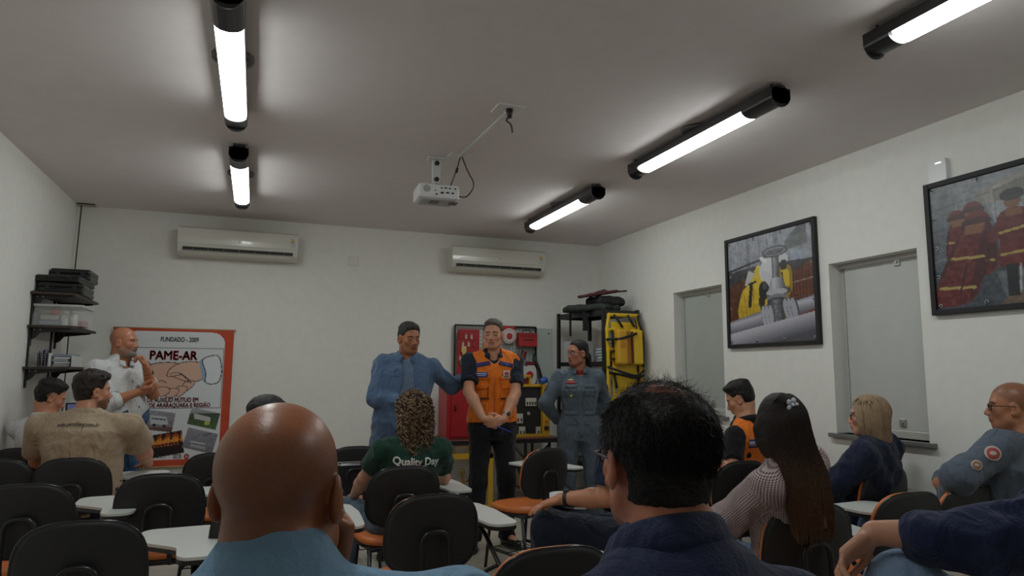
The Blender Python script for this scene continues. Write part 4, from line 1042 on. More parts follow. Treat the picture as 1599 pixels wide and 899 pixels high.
# handshake drawing
SKc = (222, 178, 158); LN = (40, 26, 26)
def shape(pts, col, lw=1.5): 
    q = c.smooth(pts, 5); c.poly(q, col); c.line(q+q[:1], lw, LN)
shape([(30, 62), (44, 56), (52, 60), (52, 78), (44, 94), (28, 98)], (236, 238, 242))
shape([(46, 60), (62, 62), (64, 84), (56, 92), (44, 90)], (225, 228, 236))
shape([(60, 66), (84, 60), (112, 62), (124, 74), (134, 90), (128, 100), (108, 112), (92, 118), (78, 114), (64, 100), (56, 84)], SKc)
shape([(96, 72), (110, 62), (128, 58), (150, 60), (158, 68), (158, 84), (148, 92), (132, 94), (118, 82), (104, 84), (92, 84)], (226, 184, 162))
for pts in ([(122, 96), (136, 92), (140, 98), (128, 110), (118, 108)], [(110, 104), (124, 102), (128, 108), (116, 120), (106, 116)], [(96, 108), (110, 106), (114, 112), (104, 122), (92, 120)], [(80, 104), (94, 104), (98, 112), (86, 120), (76, 114)]): shape(pts, (224, 180, 160), 1.3)
c.line(c.smooth([(96, 82), (110, 78), (122, 84), (134, 96)], 4)[:16], 1.2, LN); c.line([(70, 96), (84, 92), (92, 96)], 1.2, LN)
c.poly([(146, 56), (158, 50), (164, 92), (156, 96), (152, 86)], (150, 178, 206)); shape([(152, 54), (176, 46), (184, 58), (186, 80), (180, 96), (160, 96), (158, 76)], (232, 235, 240), 1.7)
# photographs on the banner
def photo(q, cols, fn=None):
    m = c.inside(q); c.lat(m, *cols); c.noise(7, 3, m)
    if fn: fn(m)
def ph(x, y, w_, h_, a):
    t = math.radians(a); return [(x+u*w_/2*math.cos(t)-v*h_/2*math.sin(t), y+u*w_/2*math.sin(t)+v*h_/2*math.cos(t)) for u, v in ((-1, -1), (1, -1), (1, 1), (-1, 1))]
def sub(q, f, cols):
    m = c.inside(q) & f; c.lat(m, *cols); return m
q = ph(36, 166, 52, 40, -8); photo(q, ((128, 124, 122), (120, 98, 88))); sub(q, c.y > 168, ((120, 122, 58), (134, 108, 96)))
q = ph(84, 163, 50, 34, 8); photo(q, ((158, 158, 168), (128, 116, 118))); c.poly([(68, 152), (96, 156), (100, 170), (70, 168)], (206, 208, 212)); c.line([(72, 158), (94, 161)], 2.5, (70, 90, 120)); c.ell(76, 170, 3, 3, (30, 30, 34)); c.ell(93, 172, 3, 3, (30, 30, 34)); sub(q, c.y > 173, ((116, 84, 80), (96, 70, 66)))
q = ph(160, 160, 52, 30, 13); photo(q, ((62, 74, 70), (84, 110, 58))); c.poly([(142, 150), (172, 158), (172, 166), (144, 160)], (196, 198, 196)); c.ell(166, 168, 5, 4, (190, 190, 90)); sub(q, c.y < 151, ((178, 182, 190), (150, 156, 160)))
q = ph(34, 212, 46, 34, 4); photo(q, ((128, 124, 130), (132, 70, 40))); c.poly([(22, 206), (40, 208), (40, 214), (22, 212)], (180, 180, 186))
q = ph(98, 204, 58, 40, -9); photo(q, ((52, 22, 16), (24, 18, 16)))
m = c.inside(q)
for k in range(16):
    x = 70+k*3.6; hgt = 10+6*math.sin(k*1.7)+4*math.sin(k*3.1); c.put(m & (((c.x-x)/2.6)**2+((c.y-(203-k*.5))/hgt)**2 < 1) & (c.y < 207-k*.5), (214, 96, 26), .75); c.put(m & (((c.x-x)/2)**2+((c.y-(203-k*.5))/(hgt*.5))**2 < 1) & (c.y < 206-k*.5), (248, 176, 60), .8)
for k in range(9): c.put(m & (((c.x-(74+k*5.5))/1.8)**2+((c.y-(209-k*.7))/1.6)**2 < 1), (220, 120, 70), .8)
q = ph(156, 199, 54, 36, 14); photo(q, ((150, 150, 162), (120, 116, 122))); c.line([(140, 200), (164, 205)], 2.2, (210, 212, 216)); c.line([(160, 190), (176, 186)], 2.0, (90, 92, 100)); c.poly([(140, 204), (166, 210), (166, 215), (140, 209)], (168, 170, 176))
c.poly([(112, 222), (126, 222), (126, 230), (112, 230)], (150, 140, 130)); c.ell(134, 226, 4.5, 4.5, (170, 50, 48)); c.ell(134, 226, 2, 2, (220, 200, 190)); c.line([(84, 227), (98, 227)], 1.6, (120, 124, 128)); c.ell(119, 226, 2.5, 2.5, (190, 190, 190))
c.a = np.clip(c.a*.97, 0, 255)
bn = empty('banner', (-.728, YB-.03, 1.15), 0, 'white and orange printed banner with a handshake drawing on the back wall', 'banner')
bw, bh = 1.04, 1.30
c.mesh('banner_sheet', bw, bh, Matrix.Translation((0, -.012, 0)), M_banner, bn, lambda X, Z: .004*np.sin(X*9+1)*np.clip((.7-Z)/1.3, 0, 1)+.003*np.sin(Z*7))
MB().b6(-bw/2, bw/2, .0, .003, -bh/2, bh/2).build('banner_back', mat('banner_back', (.5, .5, .5), .8), bn)
for z, e in ((bh/2, .015), (-bh/2, .0)): MB().tube([(-bw/2-e, -.004, z), (bw/2+e, -.004, z)], .010, 10).build('rod', mat('rod_wood', (.42, .26, .12) if e else (.55, .53, .48), .6), bn)
MT = lambda x, z: Matrix.Translation((x, -.0175, z)) @ Matrix.Rotation(math.pi/2, 4, 'X')
M_ink = mat('ink_dark', (.06, .06, .09), .6); M_inkr = mat('ink_red', (.46, .03, .035), .6)
px2 = lambda x: (x/205-.5)*bw; py2 = lambda y: (.5-y/243)*bh
text_obj('lettering', 'FUNDADO - 2009', .062, MT(px2(110), py2(19)), M_ink, bn, .0012, .33)
text_obj('lettering', 'PAME-AR', .118, MT(px2(101), py2(48)), M_inkr, bn, .0045, .415)
text_obj('lettering', 'PLANO DE AUXÍLIO MÚTUO EM', .060, MT(px2(91), py2(126.5)), M_inkr, bn, .002, .585)
text_obj('lettering', 'EMERGÊNCIA DE ARARAQUARA E REGIÃO', .055, MT(px2(92), py2(136)), M_inkr, bn, .002, .79)

# ------------------------------------------------------------------ corner shelves
M_wd = mat('dark_wood', (.045, .028, .020), .5, nscale=30, nstr=.05, var=.25)
def shelf(z, y0, y1, lab, dx=.30):
    r = empty('wall_shelf', (XL, y0, z), 0, lab, 'shelf', 'dark shelves in the left corner')
    MB().prism([(0.002, 0), (dx, 0), (dx, y1-y0-.06), (dx-.06, y1-y0), (0.002, y1-y0)], -.018, 0).build('board', M_wd, r)
    for yy in (.08, y1-y0-.12):
        b_ = MB(); b_.b6(.002, .016, yy-.012, yy+.012, -.16, -.018, .001)
        b_.prism([(.012, -.018), (dx-.03, -.018), (dx-.03, -.030), (.07, -.055), (.045, -.09), (.012, -.11)], -.004, .004, Matrix(((1, 0, 0, 0), (0, 0, 1, yy), (0, 1, 0, 0), (0, 0, 0, 1))))
        k = b_.build('bracket', M_bmetal, r); [MB().tube([(sx_, yy-.006, -.032), (sx_, yy-.004, -.032)], .005, 8).build('screw', M_alu, k) for sx_ in (.03, .07)]
shelf(1.425, 6.13, 7.06, 'dark wooden corner shelf holding files and a mesh pen cup, the lowest')
shelf(1.742, 6.15, 7.06, 'dark wooden corner shelf under the clear plastic box, the middle one')
shelf(2.000, 6.15, 7.06, 'dark wooden corner shelf carrying the pile of black cases, the highest')
r = empty('shelf_rail', (XL, 6.21, 1.29), 0, 'black slotted upright rail of the corner shelves', 'rail'); MB().b6(0, .014, -.010, .010, 0, .72, .002).build('upright', M_bmetal, r); MB().b6(.0, .014, .60, .62, 0, .72, .002).build('upright', M_bmetal, r)
M_case = mat('black_case', (.010, .010, .011), .35, nscale=120, nstr=.1)
def case(x, y, z, w_, d_, h_, rz, lab, ribs=True):
    r = empty('equipment_case', (x, y, z), rz, lab, 'case', 'black cases on the top corner shelf')
    MB().b6(-w_/2, w_/2, -d_/2, d_/2, 0, h_*.48, .014).build('case_base', M_case, r); MB().b6(-w_/2, w_/2, -d_/2, d_/2, h_*.52, h_, .014).build('lid', M_case, r)
    MB().b6(-w_/2+.006, w_/2-.006, -d_/2+.006, d_/2-.006, h_*.47, h_*.53).build('seal', mat('case_seam', (.05, .05, .05), .3), r)
    for q in (-.3, .3): MB().b6(q*w_-.015, q*w_+.015, -d_/2-.006, -d_/2+.002, h_*.35, h_*.65, .002).build('latch', M_bmetal, r)
    MB().tube(arc([(-.05, -d_/2, h_*.45), (-.05, -d_/2-.02, h_*.45), (.05, -d_/2-.02, h_*.45), (.05, -d_/2, h_*.45)], .01), .004, 6).build('handle', M_case, r)
case(-1.475, 6.50, 2.002, .31, .52, .085, .05, 'black case at the bottom of the pile on the top corner shelf')
case(-1.48, 6.48, 2.090, .30, .50, .055, -.04, 'slim shiny-edged black case in the middle of the pile on the top shelf')
case(-1.485, 6.76, 2.148, .29, .36, .095, .02, 'squarish black case lying on top of the pile on the corner shelf')
# clear box
pb = empty('storage_box', (-1.46, 6.42, 1.743), 0, 'clear plastic storage box full of bottles on the middle corner shelf', 'box')
M_clear = mat('clear_plastic', (.78, .80, .80), .25, alpha=.17, spec=.5)
b_ = MB(); w0, w1, hh = .14, .165, .155
for sgn, ax in ((-1, 0), (1, 0), (-1, 1), (1, 1)):
    if ax == 0: b_.b6(sgn*.155, sgn*.160, -.20, .20, .004, hh)
    else: b_.b6(-.155, .155, sgn*.195, sgn*.20, .004, hh)
b_.b6(-.16, .16, -.20, .20, 0, .004); b_.build('box_wall', M_clear, pb)
MB().b6(-.168, .168, -.21, .21, hh-.006, hh+.014, .004).build('lid', mat('milky_lid', (.60, .61, .60), .35, alpha=.75), pb)
def bottle(x, y, z, r_, h_, mcol, cap, lab, lay=False):
    b_ = MB(); ax = Matrix.Rotation(math.pi/2, 3, 'Y') if lay else None
    o = empty('bottle', (x, y, z), 0, lab, 'bottle'); 
    MB().lathe((0, 0, r_ if lay else 0), [(r_*.95, 0), (r_, .006), (r_, h_*.68), (r_*.5, h_*.82), (r_*.42, h_*.84)], 16, ax).build('bottle_body', mcol, o)
    MB().lathe(((h_*.84 if lay else 0), 0, r_ if lay else h_*.84), [(r_*.5, 0), (r_*.45, h_*.16)], 12, ax).build('cap', cap, o)
M_wb = mat('bottle_white', (.62, .62, .58), .4); M_or = mat('orange_plastic', (.62, .13, .02), .4)
bottle(-1.43, 6.30, 1.748, .028, .115, M_wb, M_white, 'white bottle in the clear box, nearer the middle')
bottle(-1.37, 6.31, 1.748, .028, .12, M_wb, M_white, 'white bottle in the clear box, nearest its right side')
bottle(-1.53, 6.31, 1.835, .025, .08, M_or, M_white, 'orange bottle with white cap lying on the contents of the clear box', True)
tag(MB().b6(-1.60, -1.46, 6.26, 6.44, 1.748, 1.785, .012).build('cloth_bundle', mat('bundle_bluegrey', (.30, .35, .42), .8, nscale=60, nstr=.3)), 'blue-grey folded cloth in the clear plastic box', 'cloth')
tag(MB().b6(-1.60, -1.47, 6.29, 6.42, 1.79, 1.833, .008).build('packet', mat('packet_white', (.55, .50, .46), .6)), 'pale packet on the cloth in the clear plastic box', 'packet')
tag(MB().b6(-1.42, -1.32, 6.44, 6.58, 1.748, 1.80, .008).build('packet', mat('packet_pink', (.45, .20, .20), .6)), 'reddish packet at the back of the clear plastic box', 'packet')
# pen cup and files on the lowest shelf
pc = empty('pen_cup', (-1.535, 6.24, 1.427), 0, 'black wire mesh pen cup on the lowest corner shelf', 'pen cup')
b_ = MB()
for k in range(14):
    a = k/14*6.283; b_.tube([(.038*math.cos(a), .038*math.sin(a), 0), (.04*math.cos(a), .04*math.sin(a), .10)], .0026, 4)
for z in (.002, .02, .04, .06, .08, .10): b_.tube([(.04*math.cos(a), .04*math.sin(a), z) for a in np.linspace(0, 6.283, 17)[:-1]], .0026, 4, closed=True)
b_.lathe((0, 0, 0), [(.037, 0), (.037, .003)], 16).build('mesh', mat('mesh_grey', (.045, .045, .045), .4), pc); bpy.data.objects[pc.name].children[0].name = 'mesh_wall'
for k, (dx, dy) in enumerate(((-.018, -.01), (-.006, .012), (.008, -.012), (.018, .006), (.0, 0), (.02, -.01))):
    tag(MB().tube([(-1.535+dx, 6.24+dy, 1.432), (-1.535+dx*1.4, 6.24+dy*1.4, 1.545+.006*(k % 3))], .004, 6).build('pen', mat('pen_blue', (.02, .02, .12), .4)), 'dark blue pen standing in the mesh pen cup', 'pen', 'pens in the mesh cup')
tag(MB().b6(-1.49, -1.475, 6.18, 6.30, 1.427, 1.53, .003).build('card_box', mat('paper_white', (.62, .62, .60), .7)), 'white card upright beside the mesh pen cup', 'card')
for k, (zz, cc, dx) in enumerate(((1.427, (.30, .30, .31), .0), (1.450, (.50, .50, .48), .006), (1.466, (.28, .32, .38), -.004), (1.486, (.55, .55, .53), .004), (1.504, (.22, .26, .33), .0))):
    o = MB().b6(-1.462+dx, -1.36+dx, 6.20, 6.50+.02*k, zz, zz+(.020 if k % 2 == 0 else .014), .002).build('folder', mat(f'folder_{k}', cc, .5))
    tag(o, ['grey folder at the bottom of the stack on the lowest corner shelf', 'cream paper block second from the bottom of the shelf stack', 'blue-grey folder in the middle of the shelf stack', 'cream paper block second from the top of the shelf stack', 'dark blue folder on top of the stack on the lowest corner shelf'][k], 'folder', 'folders on the lowest corner shelf')
bb = empty('lever_arch_file', (-1.345, 6.42, 1.427), .0, 'clear-fronted grey box file at the end of the folder stack on the lowest shelf', 'file')
MB().b6(.0, .012, -.2, .10, 0, .085, .002).build('cover', mat('paper_white', (.62, .62, .60), .7), bb)

# ------------------------------------------------------------------ red tool board, glass sheet, table with equipment
M_red = mat('red_paint', (.36, .012, .018), .38, nscale=20, nstr=.01); M_red2 = mat('red_plastic', (.42, .025, .03), .45)
gw = empty('glass_board', (3.15, YB, 1.55), 0, 'pale glass writing board on the back wall behind the red tool board', 'board')
MB().b6(-.5, .10, -.022, -.014, -.33, .37, .003).build('glass_sheet', mat('glass_board', (.50, .56, .53), .12), gw)
MB().tube([(.055, -.028, .31), (.055, -.0, .31)], .010, 12).build('standoff', M_black, gw)
tb = empty('tool_board', (2.50, YB-.03, 1.28), 0, 'wire grid board with red lockout station and tags behind the standing man in orange', 'tool board')
x0, x1, z0, z1 = -.44, .53, -.05, .645
b_ = MB()
for a in (x0, x1): b_.b6(a-.010, a+.010, -.03, -.005, z0, z1, .002)
for z in (z0, z1): b_.b6(x0, x1, -.03, -.005, z-.010, z+.010, .002)
b_.build('frame', M_bmetal, tb)
b_ = MB()
for k in range(1, 24): x = x0+(x1-x0)*k/24; b_.tube([(x, -.016, z0), (x, -.016, z1)], .0020, 4)
for k in range(1, 17): z = z0+(z1-z0)*k/17; b_.tube([(x0, -.019, z), (x1, -.019, z)], .0020, 4)
tag(b_.build('wire_grid', mat('grid_wire', (.10, .10, .10), .4), tb), kind='stuff')
st = MB().b6(-.415, -.16, -.042, -.022, -.05, .60, .006).build('lockout_station', M_red, tb)
for i, z in enumerate((.52, .435, .28)):
    for j in range(4):
        x = -.385+j*.064+(.03 if i == 1 else 0)
        if (i == 1 and j > 2) or (i == 0 and j > 2): continue
        MB().b6(x-.012, x+.012, -.060, -.042, z-.03, z+.015, .003).tube([(x-.008, -.05, z+.012), (x-.008, -.05, z+.032), (x+.008, -.05, z+.032), (x+.008, -.05, z+.012)], .003, 5).build('padlock', mat('padlock_white', (.55, .42, .38), .4) if (i+j) % 3 else mat('padlock_red', (.40, .04, .03), .4), st)
MB().b6(-.375, -.315, -.066, -.045, .345, .41, .006).build('tag_card', mat('tag_yellow', (.55, .48, .18), .5), st); MB().b6(-.385, -.345, -.066, -.045, .20, .27, .006).build('tag_card', mat('tag_green', (.10, .25, .10), .5), st)
MB().lathe((-.345, -.06, .335), [(.022, 0), (.022, .01)], 16, Matrix.Rotation(math.pi/2, 3, 'X')).build('hasp', mat('tag_yellow', (.55, .48, .18)), st)
ob = MB().lathe((-.115, -.06, .22), [(.045, 0), (.038, .04), (.006, .25)], 16).build('orange_cone', mat('cone_orange', (.60, .16, .02), .5), tb)
def valve_tag(x, z, r_, rx=1):
    g_ = MB().lathe((x, -.045, z), [(r_, -.004), (r_, .010), (r_*.9, .013), (r_*.42, .014)], 32, Matrix.Rotation(math.pi/2, 3, 'X')).build('lockout_disc', mat('disc_white', (.62, .60, .58), .4), tb)
    MB().lathe((x, -.060, z), [(r_*.40, 0), (r_*.40, .006)], 20, Matrix.Rotation(math.pi/2, 3, 'X')).build('disc_centre', M_red2, g_)
    b__ = MB()
    for k in range(22):
        a = k/22*6.283; b__.box((x+math.cos(a)*r_*.78, -.0595, z+math.sin(a)*r_*.78), (r_*.10, .0008, .0028), Matrix.Rotation(-a, 3, 'Y'))
    b__.build('disc_print', M_red2, g_)
valve_tag(.19, .535, .088)
MB().b6(.12, .26, -.055, -.03, .605, .65, .010).build('hook_rack', M_red2, tb)
bx = MB().b6(.29, .515, -.11, -.022, .42, .575, .006).build('red_lock_box', M_red2, tb)
for k in range(9): MB().b6(.303+k*.0235, .311+k*.0235, -.113, -.108, .52, .565, .001).build('slot', mat('dark_slot', (.06, .01, .01), .5), bx)
MB().b6(.34, .47, -.1115, -.109, .487, .500).build('lettering_strip', mat('dark_slot', (.06, .01, .01)), bx); MB().tube(arc([(.35, -.06, .575), (.35, -.06, .605), (.45, -.06, .605), (.45, -.06, .575)], .015), .006, 6).build('handle', M_black, bx)
MB().b6(.12, .27, -.034, -.024, .20, .36, .003).build('smoked_tray', mat('tray_dark', (.09, .035, .05), .3), tb)
cbl = MB().tube([(.36, -.05, .38), (.33, -.055, .30), (.345, -.05, .20), (.39, -.05, .13)], .012, 8).tube([(.40, -.05, .36), (.36, -.055, .27), (.33, -.05, .25)], .014, 8).build('cable_lockout', mat('dark_red_plastic', (.16, .012, .02), .4), tb)
MB().b6(.345, .40, -.062, -.05, .10, .20, .01).b6(.37, .44, -.062, -.05, .04, .10, .01).build('paper_tag', mat('paper_white', (.62, .62, .60)), cbl)
g_ = MB().prism(sup(.14, .24, 2.6, 28), 0, .014, Matrix(((1, 0, 0, .455), (0, 0, -1, -.045), (0, 1, 0, .10), (0, 0, 0, 1)))).build('lockout_tag', mat('disc_white', (.62, .60, .58)), tb)
MB().lathe((.44, -.062, .10), [(.042, 0), (.042, .006)], 18, Matrix.Rotation(math.pi/2, 3, 'X')).build('tag_centre', M_red2, g_)
MB().b6(.39, .52, -.068, -.045, .21, .25, .006).b6(.39, .52, -.062, -.045, -.055, -.01, .006).build('clamp', mat('dark_red_plastic', (.16, .012, .02)), g_)
MB().tube([(.50, -.05, .34), (.515, -.07, .24), (.555, -.07, .15), (.590, -.07, .02), (.60, -.07, -.06)], .018, 8).build('strap', M_black, tb)
# table
M_tt = mat('table_wine_top', (.10, .028, .026), .35, nscale=20, nstr=.02, var=.1)
tx0, tx1, ty0, ty1, tz = 1.70, 3.04, 6.62, 7.22, .735
ta = empty('folding_table', (2.37, 6.92, 0), 0, 'long dark red folding table with black trestle legs below the tool board', 'table')
MB().b6(tx0-2.37, tx1-2.37, -.30, .30, tz-.012, tz, .004).build('table_top', M_tt, ta)
MB().b6(tx0-2.36, tx1-2.38, -.29, -.27, tz-.05, tz-.012).b6(tx0-2.36, tx1-2.38, .27, .29, tz-.05, tz-.012).build('apron', M_black, ta)
for xx in (1.85, 2.66, 2.93):
    for yy in (-.24, .24): MB().b6(xx-2.37-.013, xx-2.37+.013, yy-.013, yy+.013, 0.0, tz-.05, .002).build('leg', M_bmetal, ta)
for xx in (1.85, 2.66, 2.93): MB().b6(xx-2.37-.009, xx-2.37+.009, -.23, .23, .20, .222).build('stretcher', M_bmetal, ta)
MB().tube([(.56, -.26, .22), (.14, -.26, tz-.06)], .012, 6).build('brace', M_bmetal, ta); MB().tube([(.30, -.26, .44), (.56, -.26, tz-.06)], .012, 6).build('brace', M_bmetal, ta); MB().tube([(.29, -.26, .25), (.08, -.26, tz-.06)], .012, 6).build('brace', M_bmetal, ta)
# red cabinet
rc = empty('red_cabinet', (2.06, 6.95, tz), 0, 'red metal cabinet standing on the dark red table', 'cabinet')
MB().b6(-.22, .22, -.17, .17, 0, .60, .004).build('cabinet_body', M_red, rc); d_ = MB().b6(-.175, .21, -.182, -.171, .02, .58, .003).build('door', M_red, rc)
MB().b6(-.145, -.12, -.19, -.182, .28, .34, .003).tube([(-.132, -.2, .305), (-.132, -.19, .305)], .010, 10).build('door_latch', mat('dark_slot', (.06, .01, .01)), d_)
# yellow panel box
M_yel = mat('yellow_paint', (.58, .33, .02), .42, nscale=20, nstr=.01)
yb = empty('yellow_panel_box', (2.735, 6.92, tz), 0, 'yellow electrical demonstration box with black face on the table', 'panel box')
b_ = MB().b6(-.40, .15, -.14, -.12, 0, .03).b6(-.40, .15, -.14, .15, .52, .545, .003).b6(-.42, -.40, -.14, .15, 0, .545).b6(-.40, .15, .13, .15, 0, .52).b6(-.40, .15, -.13, .13, 0, .02)
b_.build('box_shell', M_yel, yb)
MB().b6(.15, .235, -.17, .16, -.0, .545, .004).build('side_column', M_yel, yb)
MB().b6(-.395, .148, -.115, -.10, .03, .52).build('black_face', M_black, yb)
for x, z, w_, h_ in ((.03, .36, .12, .085), (-.10, .19, .075, .10), (-.07, .06, .07, .09), (.115, .06, .05, .08), (-.28, .38, .10, .08)):
    q_ = MB().box((x, -.125, z), (w_/2, .012, h_/2), None, .003).build('breaker', mat('breaker_cream', (.50, .47, .40), .45), yb)
    n_ = max(1, int(w_/.03))
    for k in range(n_): MB().box((x-w_/2+(k+.5)*w_/n_, -.14, z-.012), (.006, .006, .014), None, .001).build('switch', M_black, q_)
MB().lathe((.005, -.12, .24), [(.018, -.006), (.016, .012)], 16, Matrix.Rotation(math.pi/2, 3, 'X')).build('knob', mat('knob_grey', (.35, .33, .3), .4), yb)
hd = MB().b6(-.22, -.20, -.09, .02, .545, .64, .004).b6(.03, .05, -.09, .02, .545, .64, .004).b6(-.22, .05, -.09, .02, .62, .645, .004).build('carry_handle', M_yel, yb)
MB().b6(-.19, .02, -.06, -.01, .547, .61, .003).build('red_block', mat('dark_red_plastic', (.16, .012, .02)), yb)
for z in (.43, .16): MB().lathe((.19, -.174, z), [(.014, -.004), (.012, .010)], 14, Matrix.Rotation(math.pi/2, 3, 'X')).build('side_knob', M_bmetal if z > .3 else M_or, yb)
MB().b6(.165, .215, -.180, -.171, .07, .11, .002).build('socket', M_black, yb)
bl = MB().lathe((.155, -.16, .585), [(.030, -.03), (.034, -.01), (.034, .03), (.022, .05)], 16, Matrix.Rotation(math.radians(70), 3, 'Y')).build('blue_plug', mat('plug_blue', (.03, .10, .42), .4), yb)
MB().tube(arc([(.20, -.17, .575), (.25, -.18, .52), (.225, -.19, .40), (.20, -.2, .26), (.26, -.2, .15), (.33, -.2, .13), (.41, -.19, .13)], .08), .006, 6).build('cable', M_black, yb)
MB().tube(arc([(.235, -.1, .29), (.27, -.12, .30), (.29, -.14, .22), (.26, -.17, .19)], .03), .004, 6).build('cable', M_black, yb)
# gas training frame under the table
gf = empty('yellow_pipe_frame', (2.1, 6.9, 0), 0, 'yellow square-tube frame on the floor under the table', 'frame')
b_ = MB().b6(.15, .20, -.25, -.20, .0, .60, .003).b6(-.33, -.28, -.25, -.20, 0, .60, .003).b6(-.33, .20, -.25, -.20, .545, .60, .003).b6(.15, .20, .15, .20, 0, .60, .003).b6(.15, .20, -.2, .15, 0, .05, .003).b6(-.33, -.28, .15, .20, 0, .60, .003).b6(-.33, -.28, -.2, .15, 0, .05, .003)
b_.build('frame_tubes', M_yel, gf); MB().tube(arc([(-.20, -.22, .60), (-.20, -.22, .68), (-.06, -.22, .68), (-.06, -.22, .60)], .02), .010, 8).build('handle_loop', M_yel, gf)
MB().b6(-.28, .15, -.24, -.21, .07, .09).build('cross_tube', M_yel, gf)
va = empty('brass_valve', (2.0, 6.72, .09), 0, 'brass valve with black handwheel inside the yellow frame', 'valve')
M_brass = mat('brass', (.32, .20, .07), .35, metal=.7)
MB().lathe((0, 0, 0), [(.022, 0), (.022, .04), (.032, .05), (.032, .09), (.020, .10), (.020, .15), (.028, .16), (.028, .20), (.016, .22), (.016, .30), (.022, .31), (.022, .34), (.010, .36)], 14).tube([(-.09, -.02, .12), (.07, .0, .12)], .016, 10).tube([(0, 0, .24), (.06, 0, .24)], .012, 10).build('valve_body', M_brass, va)
MB().tube([(-.10, -.03+.05*math.cos(a), .12+.05*math.sin(a)) for a in np.linspace(0, 6.283, 17)[:-1]], .007, 6, closed=True).tube([(-.10, -.03, .07), (-.10, -.03, .17)], .005, 6).tube([(-.10, -.08, .12), (-.10, .02, .12)], .005, 6).build('handwheel', M_bmetal, va)

# ------------------------------------------------------------------ metal rack with load and spine board
P4 = [(3.38, 6.30), (3.80, 6.33), (3.64, 7.13), (3.23, 7.10)]; zt = 2.075
rk = empty('metal_rack', (3.5, 6.7, 0), 0, 'tall black metal rack in the far right corner', 'rack')
for x, y in P4: MB().b6(x-3.5-.018, x-3.5+.018, y-6.7-.018, y-6.7+.018, 0, zt, .002).build('post', M_bmetal, rk)
for z in (zt-.04, 1.50, .98, .45):
    b_ = MB(); q_ = [(x-3.5, y-6.7) for x, y in P4]; b_.prism(q_, z+.010, z+.016)
    for (xa, ya), (xb, yb_) in zip(q_, q_[1:]+q_[:1]):
        L_ = math.hypot(xb-xa, yb_-ya); b_.box(((xa+xb)/2, (ya+yb_)/2, z), (L_/2, .008, .028 if z > 1.9 else .022), Matrix.Rotation(math.atan2(yb_-ya, xb-xa), 3, 'Z'))
    b_.build('rack_shelf', M_bmetal, rk)
zt2 = zt-.022
M_bag = mat('black_nylon', (.012, .013, .013), .75, nscale=60, nstr=.5); M_grn = mat('dark_green_cloth', (.02, .028, .022), .8, nscale=50, nstr=.4)
def blob(name, prims, m, lab, cat, res=.012, amp=.008, wl=.06, seed=1, parent=None, kids=None):
    V, F = sdf_mesh(prims, res, folds(amp, wl, seed)); base = V3(*np.mean([p.lo+p.hi for p in prims], 0)/2); base[2] = V[:, 2].min()
    o = npmesh(name, V-base, F, m, parent); o.location = base
    return tag(o, lab, cat)
o1 = blob('folded_stretcher', [P_cone((3.20, 6.85, zt2+.045), (3.62, 6.45, zt2+.045), .035, .04, .03), P_box((3.42, 6.62, zt2+.045), (.20, .24, .035), rotz(.7), .03, .02)], M_grn, 'dark green rolled stretcher lying on top of the metal rack', 'stretcher', seed=2)
b_ = MB().b6(-.012, .012, -.3, -.294, -.28, .0).build('hanging_strap', M_bag, o1)
b_.location = (-.20, .42, 0.03)
b_ = MB().b6(-.03, .03, -.004, .004, -.20, .05).build('hanging_strap', M_bag, o1); b_.location = (-.13, -.10, 0.0)
o2 = blob('black_bag', [P_box((3.52, 6.55, zt2+.12), (.17, .13, .05), rotz(.2), .04, .03), P_cone((3.45, 6.5, zt2+.12), (3.68, 6.45, zt2+.11), .05, .035, .03)], M_bag, 'soft black bag piled on the folded stretcher on the rack', 'bag', seed=5)
V, F = sdf_mesh([P_box((3.42, 6.50, zt2+.195), (.20, .10, .012), rotz(.1)@roty(-.18), .010, .01), P_cone((3.32, 6.5, zt2+.175), (3.50, 6.5, zt2+.225), .018, .022, .02), P_cone((3.5, 6.48, zt2+.215), (3.73, 6.42, zt2+.235), .016, .008, .02)], .010, folds(.006, .06, 3))
o3 = npmesh('red_cloth_bag', V-V3(3.42, 6.5, zt2+.17), F, mat('dark_red_cloth', (.075, .018, .02), .8, nscale=60, nstr=.4)); o3.location = (3.42, 6.5, zt2+.17); tag(o3, 'dark red cloth bag lying on top of the black bag on the rack', 'bag')
cbx = empty('carton', (3.40, 6.90, 1.516), .1, 'pale carton with a blue mark on the rack behind the uniformed woman', 'carton')
MB().b6(-.13, .10, -.12, .12, 0, .24, .003).build('carton_body', mat('carton_pale', (.50, .52, .54), .7), cbx); MB().b6(-.10, -.05, -.1215, -.12, .14, .20).b6(-.005, .010, -.1215, -.12, .12, .22).build('blue_mark', mat('label_blue', (.06, .12, .40), .5), cbx)
for k in range(5):
    cc = [(.34, .44, .52), (.55, .57, .56), (.30, .42, .50), (.45, .52, .50), (.38, .48, .55)][k]
    o = blob('folded_cloth', [P_box((3.52, 6.45, 1.534+k*.030), (.11, .10, .014), rotz(.1*k-.2), .012, .005)], mat(f'linen_{k}', cc, .85), ['blue folded cloth at the bottom of the stack on the rack', 'pale folded cloth second from the bottom of the rack stack', 'blue folded cloth in the middle of the rack stack', 'greenish folded cloth second from the top of the rack stack', 'light blue folded cloth on top of the stack on the rack'][k], 'cloth', .009, .004, .05, k); o['group'] = 'folded cloths on the rack'
